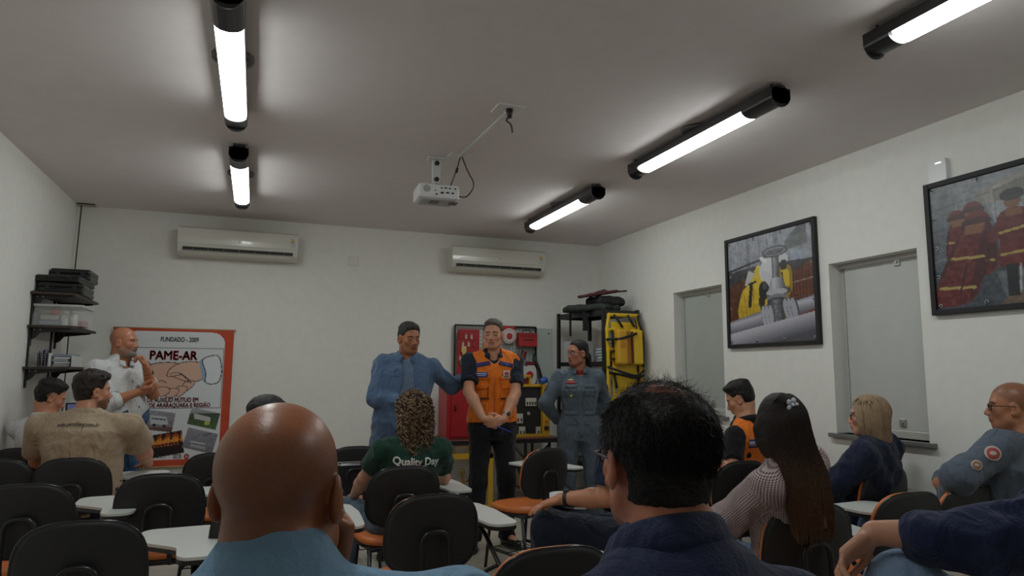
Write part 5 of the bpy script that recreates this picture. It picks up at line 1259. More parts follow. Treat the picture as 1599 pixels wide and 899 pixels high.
# spine board
sbx = empty('spine_board', (3.60, 6.21, .05), 0, 'yellow plastic spine board with head blocks leaning on the black rack', 'spine board')
M_sb = mat('yellow_plastic', (.68, .44, .012), .42)
tilt = Matrix.Rotation(math.radians(2.2), 4, 'X')
Hh = 1.99
def out(z):   # half width along the height (0..1)
    t = z/Hh
    return np.interp(t, [0, .04, .12, .35, .6, .78, .90, .97, 1.0], [.10, .15, .18, .20, .215, .205, .215, .20, .17])
pr = []
zs = np.linspace(.03, Hh-.03, 16)
for sgn in (-1, 1):
    for a, b__ in zip(zs, zs[1:]): pr.append(P_cone((sgn*(out(a)-.018), 0, a), (sgn*(out(b__)-.018), 0, b__), .020, .020, .004))
for z in (.03, Hh-.03): pr.append(P_cone((-(out(z)-.018), 0, z), (out(z)-.018, 0, z), .021, .021, .01))
pr.append(P_stack((0, 0, 0), np.eye(3), [(.10, .12, .014, 0), (1.0, .145, .014, 0), (Hh-.10, .15, .014, 0)], .01))
for z in (.3, .55, .82, 1.08, 1.34, 1.60, 1.80):
    for sgn in (-1, 1): pr.append(P_cone((sgn*.12, 0, z), (sgn*(out(z)-.02), 0, z), .020, .018, .015))
for z in (.92, 1.18): 
    for sgn in (-1, 1): pr.append(P_box((sgn*.11, 0, z+.02), (.012, .04, .05), None, .008, .005, 'sub'))
V, F = sdf_mesh(pr, .009); o = npmesh('board_shell', V, F, M_sb, sbx); o.matrix_local = tilt.inverted()
def bx_(x0, x1, y0, y1, z0, z1, name, m, bev=.006):
    o = MB().b6(x0, x1, y0, y1, z0, z1, bev).build(name, m, sbx); o.matrix_local = tilt.inverted(); return o
M_sb2 = mat('head_block_orange', (.62, .34, .02), .45)
o = bx_(-.135, -.02, -.12, -.02, 1.44, 1.80, 'head_block', M_sb2, .02); o2 = bx_(.045, .165, -.12, -.02, 1.44, 1.80, 'head_block', M_sb, .02); bx_(-.02, .04, -.09, -.02, 1.45, 1.79, 'head_block', mat('block_deep', (.52, .22, .02), .5), .01)
MB().lathe((-.08, -.121, 1.64), [(.035, -.002), (.033, .002)], 18, Matrix.Rotation(math.pi/2, 3, 'X')).build('ear_hole', mat('block_deep', (.52, .22, .02)), o)
bx_(.035, .045, -.121, -.085, 1.46, 1.78, 'dark_gap', mat('gap_red', (.12, .03, .02), .6), .001)
for pts in ([(-.225, -.03, 1.70), (-.10, -.13, 1.70), (.08, -.135, 1.76)], [(-.22, -.035, 1.42), (-.10, -.13, 1.36), (.05, -.14, 1.32), (.2, -.05, 1.38)], [(-.20, -.03, 1.36), (-.08, -.06, 1.34), (.08, -.08, 1.30), (.20, -.04, 1.33)], [(-.12, -.02, 1.96), (-.09, -.05, 1.90), (-.03, -.04, 1.83)], [(.05, -.02, 1.96), (.06, -.05, 1.90), (.11, -.04, 1.84)], [(.17, -.02, 1.96), (.15, -.05, 1.90), (.20, -.06, 1.75), (.20, -.04, 1.42)], [(-.15, -.03, 1.80), (-.15, -.04, 1.62)], [(-.14, -.03, 1.36), (-.12, -.04, 1.20)], [(.17, -.03, 1.36), (.12, -.04, 1.22)]):
    o = MB().tube(arc(pts, .05), .013, 6).build('strap', M_bag, sbx); o.matrix_local = tilt.inverted()
for z in (1.66, 1.58, 1.50): bx_(-.165, -.12, -.05, -.015, z-.012, z+.012, 'buckle', M_black, .003)
for z in (1.66, 1.56, 1.47): bx_(.175, .205, -.05, -.015, z-.015, z+.015, 'buckle', M_black, .003)
V, F = sdf_mesh([P_ell((-.05, -.05, 1.06), (.06, .04, .06), None, .02), P_ell((.05, -.05, 1.05), (.07, .04, .045), None, .02), P_ell((0, -.06, 1.0), (.05, .035, .05), None, .02)], .009, folds(.012, .05, 4))
o = npmesh('red_strap_bundle', V, F, mat('red_webbing', (.34, .02, .045), .7), sbx)
o = MB().tube([(-.02, -.09, 1.04), (.01, -.11, 1.0), (.04, -.1, 1.04), (.0, -.11, 1.07), (-.02, -.09, .98)], .012, 6).build('strap_bundle', M_bag, sbx)
# ------------------------------------------------------------------ school chairs with a writing tablet
M_tub = mat('chair_tube', (.010, .010, .011), .28); M_shell = mat('chair_shell', (.013, .013, .014), .5, nscale=500, nstr=.12); M_orange = mat('orange_vinyl', (.60, .155, .028), .42, nscale=200, nstr=.08)
M_tab = mat('tablet_laminate', (.58, .60, .57), .35); M_edge = mat('tablet_edge', (.012, .012, .013), .4); M_gloss = mat('edge_trim', (.02, .02, .022), .18)
def shell_mesh(outline, curve, t0, t1, inner=.9, rings=4, crown=0):
    """padded curved sheet in local x,z; y thickness t0..t1"""
    n = len(outline); V = []; F = []
    def ring(k, y, dy=0): return [(x*k, curve(x*k, z*k)+y+dy, z*k) for x, z in outline]
    Rg = [ring(0.001, t0), ring(.5, t0), ring(.9, t0), ring(1, (t0+t1)/2-.25*(t1-t0)), ring(1, (t0+t1)/2+.25*(t1-t0)), ring(.9, t1, crown*.3), ring(.5, t1, crown), ring(.001, t1, crown)]
    for r_ in Rg: V += r_
    for a in range(len(Rg)-1):
        for k in range(n): F.append((a*n+k, a*n+(k+1) % n, (a+1)*n+(k+1) % n, (a+1)*n+k))
    F.append(tuple(range(n))); F.append(tuple((len(Rg)-1)*n+k for k in range(n-1, -1, -1)))
    return V, F
def add_sheet(name, outline, curve, t0, t1, m, parent, M=None, crown=0):
    V, F = shell_mesh(outline, curve, t0, t1, crown=crown); me = bpy.data.meshes.new(name); me.from_pydata(V, [], F)
    if M: me.transform(M)
    bm = bmesh.new(); bm.from_mesh(me); bmesh.ops.recalc_face_normals(bm, faces=bm.faces); bm.to_mesh(me); bm.free()
    return link(name, me, m, parent, True)
def make_chair():
    r = empty('tablet_chair', (0, 0, 0))
    # backrest: origin of the chair = floor point below the top edge of the backrest
    BO = [(x*(1-.05*(z/.17)), z) for x, z in sup(.425, .345, 2.9, 44)]
    cv = lambda x, z: .9*x*x*.55
    Mb = Matrix.Translation((0, .012, .700)) @ Matrix.Rotation(math.radians(7), 4, 'X')
    add_sheet('back_shell', BO, cv, -.012, .006, M_shell, r, Mb)
    add_sheet('back_pad', [(x*.975, z*.975) for x, z in BO], cv, .004, .032, M_orange, r, Mb, .006)
    MB().tube([Mb @ Vector((x*1.003, cv(x, z)-.004, z*1.003)) for x, z in BO], .0052, 6, closed=True).build('edge_trim', M_gloss, r)
    # seat
    SO = [(x*(1+.04*(z/.2)), z) for x, z in sup(.43, .41, 3.2, 40)]
    Ms = Matrix.Translation((0, .25, .44)) @ Matrix.Rotation(-math.pi/2, 4, 'X') @ Matrix.Diagonal((1, 1, 1, 1))
    def sh(name, k, y0, y1, m, cr=0):
        V, F = shell_mesh([(x*k, z*k) for x, z in SO], lambda x, z: 0, y0, y1, crown=cr); V = [(x, .25+z, .44+y) for x, y, z in V]
        me = bpy.data.meshes.new(name); me.from_pydata(V, [], F); bm = bmesh.new(); bm.from_mesh(me); bmesh.ops.recalc_face_normals(bm, faces=bm.faces); bm.to_mesh(me); bm.free(); link(name, me, m, r, True)
    sh('seat_pad', 1, -.018, .026, M_orange, .006); sh('seat_shell', .98, -.034, -.014, M_shell)
    T = .0115
    MB().tube(arc([(-.062, -.010, .42), (-.062, -.036, .55), (-.062, -.022, .715), (.062, -.022, .715), (.062, -.036, .55), (.062, -.010, .42)], .055, 7), T, 10).build('back_support', M_tub, r)
    for sx in (-1, 1):
        MB().tube(arc([(sx*.062, -.012, .425), (sx*.062, .05, .41), (sx*.15, .10, .41), (sx*.15, .40, .41)], .04), T, 8).build('seat_rail', M_tub, r)
        MB().tube(arc([(sx*.17, .42, .41), (sx*.185, .47, .0)], .02), T, 8).build('leg', M_tub, r)
        MB().tube(arc([(sx*.17, .08, .41), (sx*.195, -.02, .0)], .02), T, 8).build('leg', M_tub, r)
        MB().tube([(sx*.181, .452, .14), (sx*.187, .015, .14)], .009, 8).build('side_bar', M_tub, r)
        MB().tube([(sx*.17, .08, .41), (sx*.17, .42, .41)], T, 8).build('side_rail', M_tub, r)
    for yy in (.08, .42): MB().tube([(-.17, yy, .405), (.17, yy, .405)], T, 8).build('cross_rail', M_tub, r)
    b_ = MB()
    for k in range(7): x = -.15+.05*k; b_.tube([(x, .02, .165), (x, .06, .14), (x, .44, .14)], .003, 4)
    for yy in (.06, .25, .44): b_.tube([(-.186, yy, .14), (.186, yy, .14)], .004, 5)
    b_.build('book_basket', M_tub, r)
    # writing tablet on the sitter's right
    TO = [(.15, .62), (.39, .64), (.44, .60), (.46, .40), (.445, .10), (.42, .06), (.33, .06), (.30, .10), (.29, .24), (.17, .35), (.125, .40), (.12, .58)]
    def rnd(p, r_=.03):
        q = arc([(x, y, 0) for x, y in (p[-1:]+p+p[:1])], r_, 3); return [(v.x, v.y) for v in q[1:-1]]
    TO = rnd(TO)
    MB().prism(TO, .690, .702).build('tablet_top', M_tab, r)
    MB().prism([((x-.26)*.995+.26, (y-.35)*.995+.35) for x, y in TO], .672, .6895).build('tablet_base', M_edge, r)
    MB().tube(arc([(.06, .0, .47), (.14, -.02, .475), (.30, -.02, .49), (.345, .05, .50), (.36, .30, .62), (.33, .42, .675)], .06, 6), T, 8).build('tablet_arm', M_tub, r)
    MB().tube([(.06, .0, .47), (.062, .08, .41)], T, 8).tube([(.345, .09, .515), (.17, .20, .405)], .009, 8).build('tablet_brace', M_tub, r)
    return r
CH0 = make_chair(); CH_USED = [False]
def chair(x, y, yaw, lab):
    if not CH_USED[0]: o = CH0; CH_USED[0] = True
    else: o = copy_tree(CH0)
    o.location = (x, y, 0); o.rotation_euler = (0, 0, math.radians(yaw)); return tag(o, lab, 'chair', 'black and orange tablet chairs')
chair(-.545, 2.87, 0, 'empty black-backed tablet chair at the bottom left, between the left edge and the bald man')
chair(-.98, 3.86, 0, 'empty black-backed tablet chair cut by the left edge, in front of the tan-shirt man')
chair(-.425, 4.03, 0, 'empty black-backed tablet chair just left of the bald man in light blue')
chair(-1.005, 4.90, -4, 'black-backed tablet chair occupied by the man in the tan shirt')
chair(-1.43, 4.97, 0, 'black-backed tablet chair furthest left, at the edge of the photo before the white-shirted man')
chair(-.20, 4.93, -8, 'black-backed tablet chair partly hidden by the bald head, before the banner')
chair(.71, 5.06, 0, 'empty black-backed tablet chair left of the woman in the green T-shirt')
chair(.83, 3.93, 3, 'black-backed tablet chair occupied by the woman in the green T-shirt')
chair(.768, 3.00, 4, 'empty black-backed tablet chair directly behind the woman in the green T-shirt')
chair(1.97, 4.52, 19, 'empty tablet chair with bright orange seat in view, turned left, before the uniformed woman')
chair(.895, 1.99, 2, 'black-backed tablet chair whose top just shows left of the man in the navy polo')
chair(2.185, 2.29, -6, 'black-backed tablet chair with orange edge behind the woman in the checked shirt')
chair(2.85, 3.53, 4, 'black-backed tablet chair half hidden by the long-haired woman, before the man in the orange vest')
chair(3.36, 3.98, 12, 'black-backed tablet chair occupied by the seated man in the orange vest')
chair(3.47, 3.03, 8, 'black-backed tablet chair with orange edge occupied by the blonde woman')
chair(2.84, 2.36, 0, 'empty black-backed tablet chair behind the draped arm, before the blonde woman')
chair(3.30, 2.40, 0, 'empty black-backed tablet chair before the man in the grey uniform')
chair(.07, 3.20, 0, 'black-backed tablet chair hidden behind the bald man in light blue')
chair(-1.46, 5.62, -5, 'black and orange tablet chair occupied by the white-shirted young man')
chair(.05, .72, 0, 'black-backed tablet chair occupied by the bald man in light blue')
chair(.58, .60, 0, 'black-backed tablet chair occupied by the man in the navy polo')
chair(2.05, 3.16, 62, 'black-backed tablet chair occupied by the man with hand on knee')
chair(3.66, 2.62, 6, 'black-backed tablet chair against the right wall, occupied by the man in the grey uniform')
chair(2.10, .72, 30, 'black-backed tablet chair occupied by the man resting his arm, out of view')
chair(2.25, 1.42, 0, 'black-backed tablet chair on which the man in navy rests his arm')
# laptop on a small stand behind the seated men
ls = empty('laptop_stand', (-1.13, 5.95, 0), 0, 'slim black stand holding the laptop behind the tan-shirt man', 'stand')
MB().b6(-.16, .16, -.13, .13, .905, .925, .004).build('stand_top', M_black, ls); MB().tube([(0, 0, .02), (0, 0, .905)], .018, 10).build('pole', M_bmetal, ls); MB().lathe((0, 0, 0), [(.16, 0), (.16, .012), (.03, .02)], 20).build('base', M_bmetal, ls)
lp = empty('laptop', (-1.13, 5.93, .926), math.radians(12), 'open laptop with dark blue screen behind the tan-shirt man', 'laptop')
MB().b6(-.16, .16, -.11, .11, 0, .014, .003).build('keyboard_base', M_black, lp)
o = MB().b6(-.16, .16, .100, .108, .012, .232, .003).build('screen_frame', M_black, lp); MB().b6(-.148, .148, .0985, .0995, .025, .222).build('screen', mat('laptop_screen', (.10, .11, .24), .3, emit=.35), o)
# ------------------------------------------------------------------ the audience and the speakers
def base_hair(ctx, prims, m, res=.007, amp=.004, wl=.03, seed=1, name='hair'):
    V, F = sdf_mesh(prims, res, folds(amp, wl, seed)); return npmesh(name, V-ctx['base'], F, m, ctx['root'])
def HL(ctx):
    hc, R, s = ctx['hc'], ctx['Rh'], ctx['s']*ctx['hs']; return lambda x, y, z: hc+R@(V3(x, y, z)*s)
M_jeans = cloth('jeans', (.09, .14, .24), .8, 300, .3, .12); M_ltjeans = cloth('light_jeans', (.19, .28, .42), .8, 300, .3, .12); M_bpants = cloth('black_trousers', (.010, .010, .012)); M_nvp = cloth('navy_trousers', (.012, .017, .035))
M_shoe = mat('black_leather', (.010, .009, .009), .35)
H_blk = hair_mat('black', (.010, .008, .008)); H_dk = hair_mat('dark_brown', (.022, .015, .012)); H_grey = hair_mat('grey', (.038, .036, .035), .6); H_bgrey = hair_mat('brown_grey', (.085, .070, .058), .6); H_blond = hair_mat('blond', (.27, .175, .10)); H_curl = hair_mat('brown_curl', (.10, .06, .035))

# bald man in light blue, close to the camera
def bald_x(ctx):
    pass
M_lblue = cloth('light_blue', (.17, .30, .44), .8, 260, .3)
person('bald man in a light blue T-shirt seen from behind, hand at his chin', (.035, .93, .53), (.042, 1.035, 1.229), 0, -24, nbo=(-.048, -.108), hand_s=.95, w=1.36, belly=.05, neckr=.064, hs=1.03, fat=.02, resh=.0032, resb=.008, shw=.20,
       skin=dict(base=(150, 92, 62), lip=(110, 60, 50), scalp=(96, 66, 52), scalp_a=.5, bald=True, brow=(30, 22, 18)),
       arms={'R': dict(wrist=(.122, 1.125, 1.085), hint=(.10, 1.6, .5), f=(.16, -.12, 1), n=(-.9, -.3, 0), curl=((4, 20, 20), (14, 28, 25), (40, 50, 30), (60, 60, 30)), side=1, thumb_to=(0, .8, .2), spread=6),
             'L': dict(wrist=(-.06, 1.36, .72), hint=(-.5, 1.0, .4), f=(.5, .8, 0), n=(0, 0, -1))},
       top=dict(mat=M_lblue, sleeve='short', e=.014, fold=.001, neck=None, ring=.018), bottom=dict(mat=M_jeans), shoes=M_shoe)

# dark-haired man in navy polo, close to the camera
def dark_hair(ctx):
    hair_cap(ctx, H_blk, .007, .002, (.004, .80), res=.0035, rough=.003, wl=.016, back=.018, thin=.013)
    keep_low = lambda p: (p[:, 2] > .006+.78*p[:, 1]) & (p[:, 2] > -.085) & ~((np.abs(p[:, 0]) > .05) & (np.hypot(p[:, 1], p[:, 2]+.006) < .036)) & ~((p[:, 2] > .080) & (p[:, 1] < .05) & (p[:, 1] > -.09) & (np.abs(p[:, 0]) < .055))
    strands_on_cap(ctx, H_blk, 9000, .022, .05, (0, -.6, -1.3), .00050, keep=keep_low, th=.0085, seed=4, jit=.30, name='hair_strands')
    keep_top = lambda p: (p[:, 2] > .070)
    strands_on_cap(ctx, H_dk, 1300, .034, .06, (-.5, -.9, .1), .00034, keep=keep_top, th=.006, seed=6, jit=.75, M=8, name='flyaway_hair')
    strands_on_cap(ctx, H_dk, 60, .038, .26, (0, -.3, .55), .00032, keep=keep_top, th=.006, seed=9, jit=.8, M=8, name='flyaway_hair')
M_navy = cloth('navy_polo', (.018, .026, .070), .8, 260, .35)
person('dark-haired man with glasses in a navy polo seen from behind', (.555, .78, .53), (.568, .90, 1.268), 0, -2, nbo=(-.045, -.128), w=1.10, belly=.03, neckr=.056, hs=.94, sh_drop=.02, resh=.0032, resb=.008, hair=dark_hair, glasses='thin', hpitch=-2,
       skin=dict(base=(186, 118, 92), scalp=(120, 70, 55), scalp_a=.6, red=(190, 80, 70)), top=dict(mat=M_navy, sleeve='short', e=.016, fold=.005, collar='fold', collar_kw=dict(h=.042, openf=.5)), bottom=dict(mat=M_nvp), shoes=M_shoe)

# man at the right edge resting his arm
person('man in a navy sweater at the right edge, only his draped arm and knee visible', (2.02, .98, .55), (1.98, .95, 1.34), 38, 50, w=1.12, resh=.005, resb=.010,
       skin=dict(base=(186, 136, 112)), hair=lambda c: hair_cap(c, H_dk),
       arms={'L': dict(wrist=(1.475, 1.335, 1.010), hint=(1.72, 1.05, .80), f=(-.62, .40, -.62), n=(-.20, -.45, -.85), sleeve='.62', shift=(-.03, .16, .03), curl=((18, 22, 15), (22, 25, 15), (28, 28, 18), (34, 30, 20)), side=-1, thumb=(.25, .2), spread=4, res=.0035, thumb_to=(.6, .2, -.4)),
             'R': dict(wrist=(1.98, 1.50, .72), hint=(2.4, 1.0, .5), f=(-.6, .6, -.2), n=(0, 0, -1), sleeve='long')},
       legs={'L': dict(knee=(1.55, 1.31, .865), ankle=(1.82, 1.60, .70), foot=(.3, .9, -.2)), 'R': dict(knee=(1.80, 1.42, .53), ankle=(1.76, 1.46, .09), foot=(-.6, .7, 0))},
       top=dict(mat=cloth('navy_sweater', (.014, .021, .062), .9, 200, .4), sleeve='long', e=.02, se=.026, fold=.010, wl=.09), bottom=dict(mat=M_ltjeans, knee=.088, thigh=.095, hem=.07), shoes=M_shoe)

# hidden sitter behind the bald head
person('person whose dark hair just shows above the bald man', (.10, 3.42, .52), (.065, 3.50, 1.138), 0, -8, w=.84, shw=.135, arms={'L': dict(wrist=(.06, 3.72, .64), hint=(.0, 3.5, .2), f=(.3, 1, 0), n=(0, 0, -1)), 'R': dict(wrist=(.16, 3.72, .64), hint=(.22, 3.5, .2), f=(-.3, 1, 0), n=(0, 0, -1))}, hair=lambda c: hair_cap(c, H_blk, .012, .02, res=.006), resh=.006, resb=.012,
       top=dict(mat=cloth('dark_grey', (.04, .04, .045)), sleeve='short'), bottom=dict(mat=M_jeans), shoes=M_shoe)

# tan shirt
M_tan = cloth('tan_shirt', (.40, .31, .215), .85, 260, .3)
def tan_hair(ctx): hair_cap(ctx, H_dk, .009, .014, (.008, .72), fringe=.016, res=.005, rough=.007, wl=.025)
def tan_x(ctx):
    bv, b, Rt, up = ctx['shirt_bvh'], ctx['base'], ctx['Rt'], ctx['up']
    p = ctx['nb']-up*.050-Rt[:, 1]*.16
    text_patch('lettering', bv, b, 'www.pericilieng.com.br', .040, p, -Rt[:, 1]+up*.35, up, mat('print_dark', (.05, .035, .03), .8), ctx['shirt'], bold=.0008, width=.24)
    patch('back_pleat', bv, b, ctx['pelvis']+up*.25-Rt[:, 1]*.2, -Rt[:, 1], up, .035, .34, M_tan, ctx['shirt'], .0015, thick=.002)
person('heavy man in a tan short-sleeved shirt seen from behind at the left', (-1.01, 5.14, .56), (-.985, 5.20, 1.258), -8, -62, w=1.30, belly=.05, neckr=.062, hs=1.04, fat=.012, hair=tan_hair, resh=.0045, shw=.215,
       skin=dict(base=(190, 132, 104), beard=(60, 42, 34), beard_a=.75), arms={'R': dict(wrist=(-.68, 5.58, .74), hint=(-.35, 5.1, .6), f=(-.3, 1, 0), n=(0, 0, -1)), 'L': dict(wrist=(-1.2, 5.58, .74), hint=(-1.6, 5.1, .6), f=(.3, 1, 0), n=(0, 0, -1))},
       top=dict(mat=M_tan, e=.018, se=.024, fold=.006, wl=.14, collar='fold', collar_kw=dict(h=.03)), bottom=dict(mat=M_nvp), shoes=M_shoe, extra=tan_x)
# white shirt young man far left
def fade(ctx): hair_cap(ctx, H_blk, .002, .018, (.012, .50), fringe=.008, res=.005, rough=.005, back=-.02, ramp=.03)
M_wsh = cloth('white_shirt', (.60, .61, .62), .8, 260, .25)
person('young man in a white shirt looking down at the far left', (-1.38, 5.80, .55), (-1.375, 5.84, 1.200), -20, -66, hpitch=22, neckr=.054, hair=fade, skin=dict(base=(186, 128, 100), scalp=(80, 55, 45), scalp_a=.55, eyes='closed'), w=.96,
       arms={'R': dict(wrist=(-1.15, 6.10, .74), hint=(-1.0, 5.7, .6), f=(0, 1, 0), n=(0, 0, -1), sleeve='long'), 'L': dict(wrist=(-1.38, 6.2, .74), hint=(-1.5, 5.6, .5), f=(0, 1, 0), n=(0, 0, -1), sleeve='long')},
       top=dict(mat=M_wsh, sleeve='long', e=.016, fold=.006, collar='fold', collar_kw=dict(h=.026)), bottom=dict(mat=M_nvp), shoes=M_shoe)
# bearded man standing by the banner
def watch(ctx, k, m, t=.06, r=.032, dial=True):
    a = ctx['A'][k]; w_ = a['wrist']; d = nrm(a['wrist']-a['el']); c = w_-d*t; R = Vector(d).to_track_quat('Z', 'Y').to_matrix()
    o = MB().lathe(Vector(c-ctx['base']), [(r, -.010), (r+.003, -.008), (r+.003, .008), (r, .010)], 20, R).build('watch', m, ctx['root'], True)
    if dial:
        n = nrm(-np.asarray(a['n'], float)+d*(np.asarray(a['n'], float)@d)); cc = c+n*(r+.004); R2 = Vector(n).to_track_quat('Z', 'Y').to_matrix()
        MB().lathe(Vector(cc-ctx['base']), [(.017, -.004), (.017, .004), (.014, .006)], 18, R2).build('watch_case', mat('watch_dark', (.03, .03, .03), .25), o)
def beard_x(ctx):
    watch(ctx, 'L', mat('watch_band_black', (.01, .01, .01), .5), .055, .031)
    bv, b, Rt, up = ctx['shirt_bvh'], ctx['base'], ctx['Rt'], ctx['up']
    pl = patch('button_placket', bv, b, ctx['pelvis']+up*.24+Rt[:, 1]*.3, Rt[:, 1], up, .028, .40, M_wsh, ctx['shirt'], .002)
    for z in (.08, .18, .28, .38): patch('button', bv, b, ctx['pelvis']+up*z+Rt[:, 1]*.3, Rt[:, 1], up, .012, .012, mat('button_dark', (.06, .06, .07), .4), ctx['shirt'], .005, 'disc', 4)
    # grey beard and moustache
    L = HL(ctx); s = ctx['hs']; R = ctx['Rh']
    V, F = sdf_mesh([P_ell(L(0, .060, -.088), V3(.040, .036, .030)*s, R, .015), P_cone(L(-.055, .02, -.05), L(-.025, .065, -.085), .018*s, .02*s, .02), P_cone(L(.055, .02, -.05), L(.025, .065, -.085), .018*s, .02*s, .02),
                     P_cone(L(-.022, .088, -.052), L(0, .095, -.047), .006, .008, .01), P_cone(L(.022, .088, -.052), L(0, .095, -.047), .006, .008, .01), P_cone(L(-.016, .1, -.060), L(.016, .1, -.060), .007, .007, .006, 'sub')], .0045, folds(.002, .012, 3))
    npmesh('beard', V-b, F, hair_mat('grey_beard', (.20, .17, .15), .6), ctx['root'])
person('bald man with grey beard in a white shirt standing by the banner', (-.985, 6.22, .93), (-.985, 6.20, 1.618), -128, -108, sit=False, w=1.12, belly=.05, neckr=.060, fat=.015, hs=1.0,
       skin=dict(base=(176, 116, 86), beard=(130, 110, 98), beard_a=.7, scalp=(150, 104, 82), scalp_a=.3, bald=True, brow=(70, 55, 45)),
       arms={'L': dict(wrist=(-.800, 6.085, 1.420), hint=(-.55, 6.3, .7), f=(-.38, -.12, 1), n=(-1, -.2, -.35), curl=(70, 60, 30), side=-1, thumb=(.5, .6), sleeve='short', thumb_to=(-.3, -.8, .3)),
             'R': dict(wrist=(-.84, 6.035, 1.235), hint=(-1.3, 5.9, .8), f=(.9, .1, .25), n=(.2, .5, .6), curl=(45, 45, 25), sleeve='.35')},
       top=dict(mat=M_wsh, sleeve='long', e=.016, se=.018, hem=.02, fold=.005, collar='fold', collar_kw=dict(h=.03, openf=.6), vneck=.05), bottom=dict(mat=cloth('blue_jeans', (.03, .075, .16)), belt=mat('belt_dark', (.02, .014, .012), .4), beltz=.03), shoes=M_shoe, extra=beard_x)

# woman in green T-shirt
def curly(ctx):
    L = HL(ctx); R = ctx['Rh']; s = ctx['hs']
    pr = [P_ell(L(0, -.018, .040), V3(.086, .104, .094)*s, R, .02), P_ell(L(0, -.050, -.06), V3(.088, .064, .12)*s, R, .04), P_ell(L(.0, -.070, -.17), V3(.080, .045, .11)*s, R, .04), P_ell(L(-.02, -.07, -.25), V3(.050, .036, .08)*s, R, .04),
          P_plane(L(0, .045, 0), R@V3(0, 1, -.5))]
    V0, F0 = sdf_mesh(pr, .008, folds(.012, .05, 4)); npmesh('hair', V0-ctx['base'], F0, H_curl, ctx['root'])
    bv = BVHTree.FromPolygons(V0.tolist(), F0.tolist()); rg = np.random.default_rng(5)
    for nm, m_, N, seed in (('curls', hair_mat('light_curl', (.30, .20, .12), .5), 520, 1), ('curls', hair_mat('deep_curl', (.075, .042, .024), .5), 520, 2)):
        M = 26; P = np.zeros((N, M, 3)); pick = rg.integers(0, len(V0), N)
        for i in range(N):
            p = V0[pick[i]].copy(); hit, nr, _, dd = bv.find_nearest(Vector(p)); nr = np.array(nr); ln = rg.uniform(.05, .15); rad = rg.uniform(.006, .014); ph = rg.uniform(0, 6.28); turns = ln/rg.uniform(.026, .05)*rg.choice([-1, 1])
            for j in range(M):
                t = j/(M-1); tan = nrm(V3(0, 0, -1)-nr*(-nr[2])+V3(*rg.normal(size=3))*.22); sd = np.cross(tan, nr); a = ph+turns*t*6.28; g = rad*(1-.3*t)
                P[i, j] = p+nr*(g*.8+g*math.cos(a))+sd*g*math.sin(a)
                p = p+tan*ln/(M-1)
                hit, nr2, _, dd = bv.find_nearest(Vector(p), .1)
                if hit is not None: nr = nrm(nr*.7+np.array(nr2)*.3); p = np.array(hit)*.6+p*.4
        V, F = tube_strands(P, .0030, .0015, 4); o = npmesh(nm, V-ctx['base'], F, m_, ctx['root']); o['kind'] = 'stuff'
M_green = cloth('green_tshirt', (.014, .052, .036), .85, 260, .3)
def green_x(ctx):
    bv, b, Rt, up = ctx['shirt_bvh'], ctx['base'], ctx['Rt'], ctx['up']; mw = mat('print_white', (.66, .68, .66), .7)
    text_patch('lettering', bv, b, 'Quality Day', .060, ctx['nb']-up*.105-Rt[:, 1]*.2, -Rt[:, 1], up, mw, ctx['shirt'], bold=.0018, width=.275, off=.006)
    e = ctx['Sh']['L']*.5+ctx['A']['L']['el']*.5
    text_patch('sleeve_lettering', bv, b, 'ca', .045, e+V3(-.2, -.05, .02), (-1, -.7, .1), (0, 0, 1), mw, ctx['shirt'], bold=.0015)
person('curly-haired woman in a dark green Quality Day T-shirt seen from behind', (.885, 4.16, .52), (.905, 4.11, 1.150), 2, 8, fem=True, w=1.15, hs=1.0, neckr=.048, hair=curly, resh=.0055, hand_s=.95,
       skin=dict(base=(196, 146, 120)), arms={'R': dict(wrist=(1.03, 4.50, .72), hint=(1.4, 4.1, .6), f=(-.2, 1, 0), n=(0, 0, -1)), 'L': dict(wrist=(.62, 4.48, .62), hint=(.3, 4.0, .5), f=(.1, 1, -.1), n=(0, 0, -1))},
       legs={'L': dict(knee=(.60, 4.50, .56), ankle=(.56, 4.42, .09), foot=(-.3, 1, 0)), 'R': dict(knee=(1.0, 4.60, .55), ankle=(1.0, 4.62, .09), foot=(.1, 1, 0))},
       top=dict(mat=M_green, e=.010, se=.016, fold=.004, sl=.62), bottom=dict(mat=cloth('grey_jeans', (.08, .12, .16)), thigh=.09), shoes=M_shoe, extra=green_x)

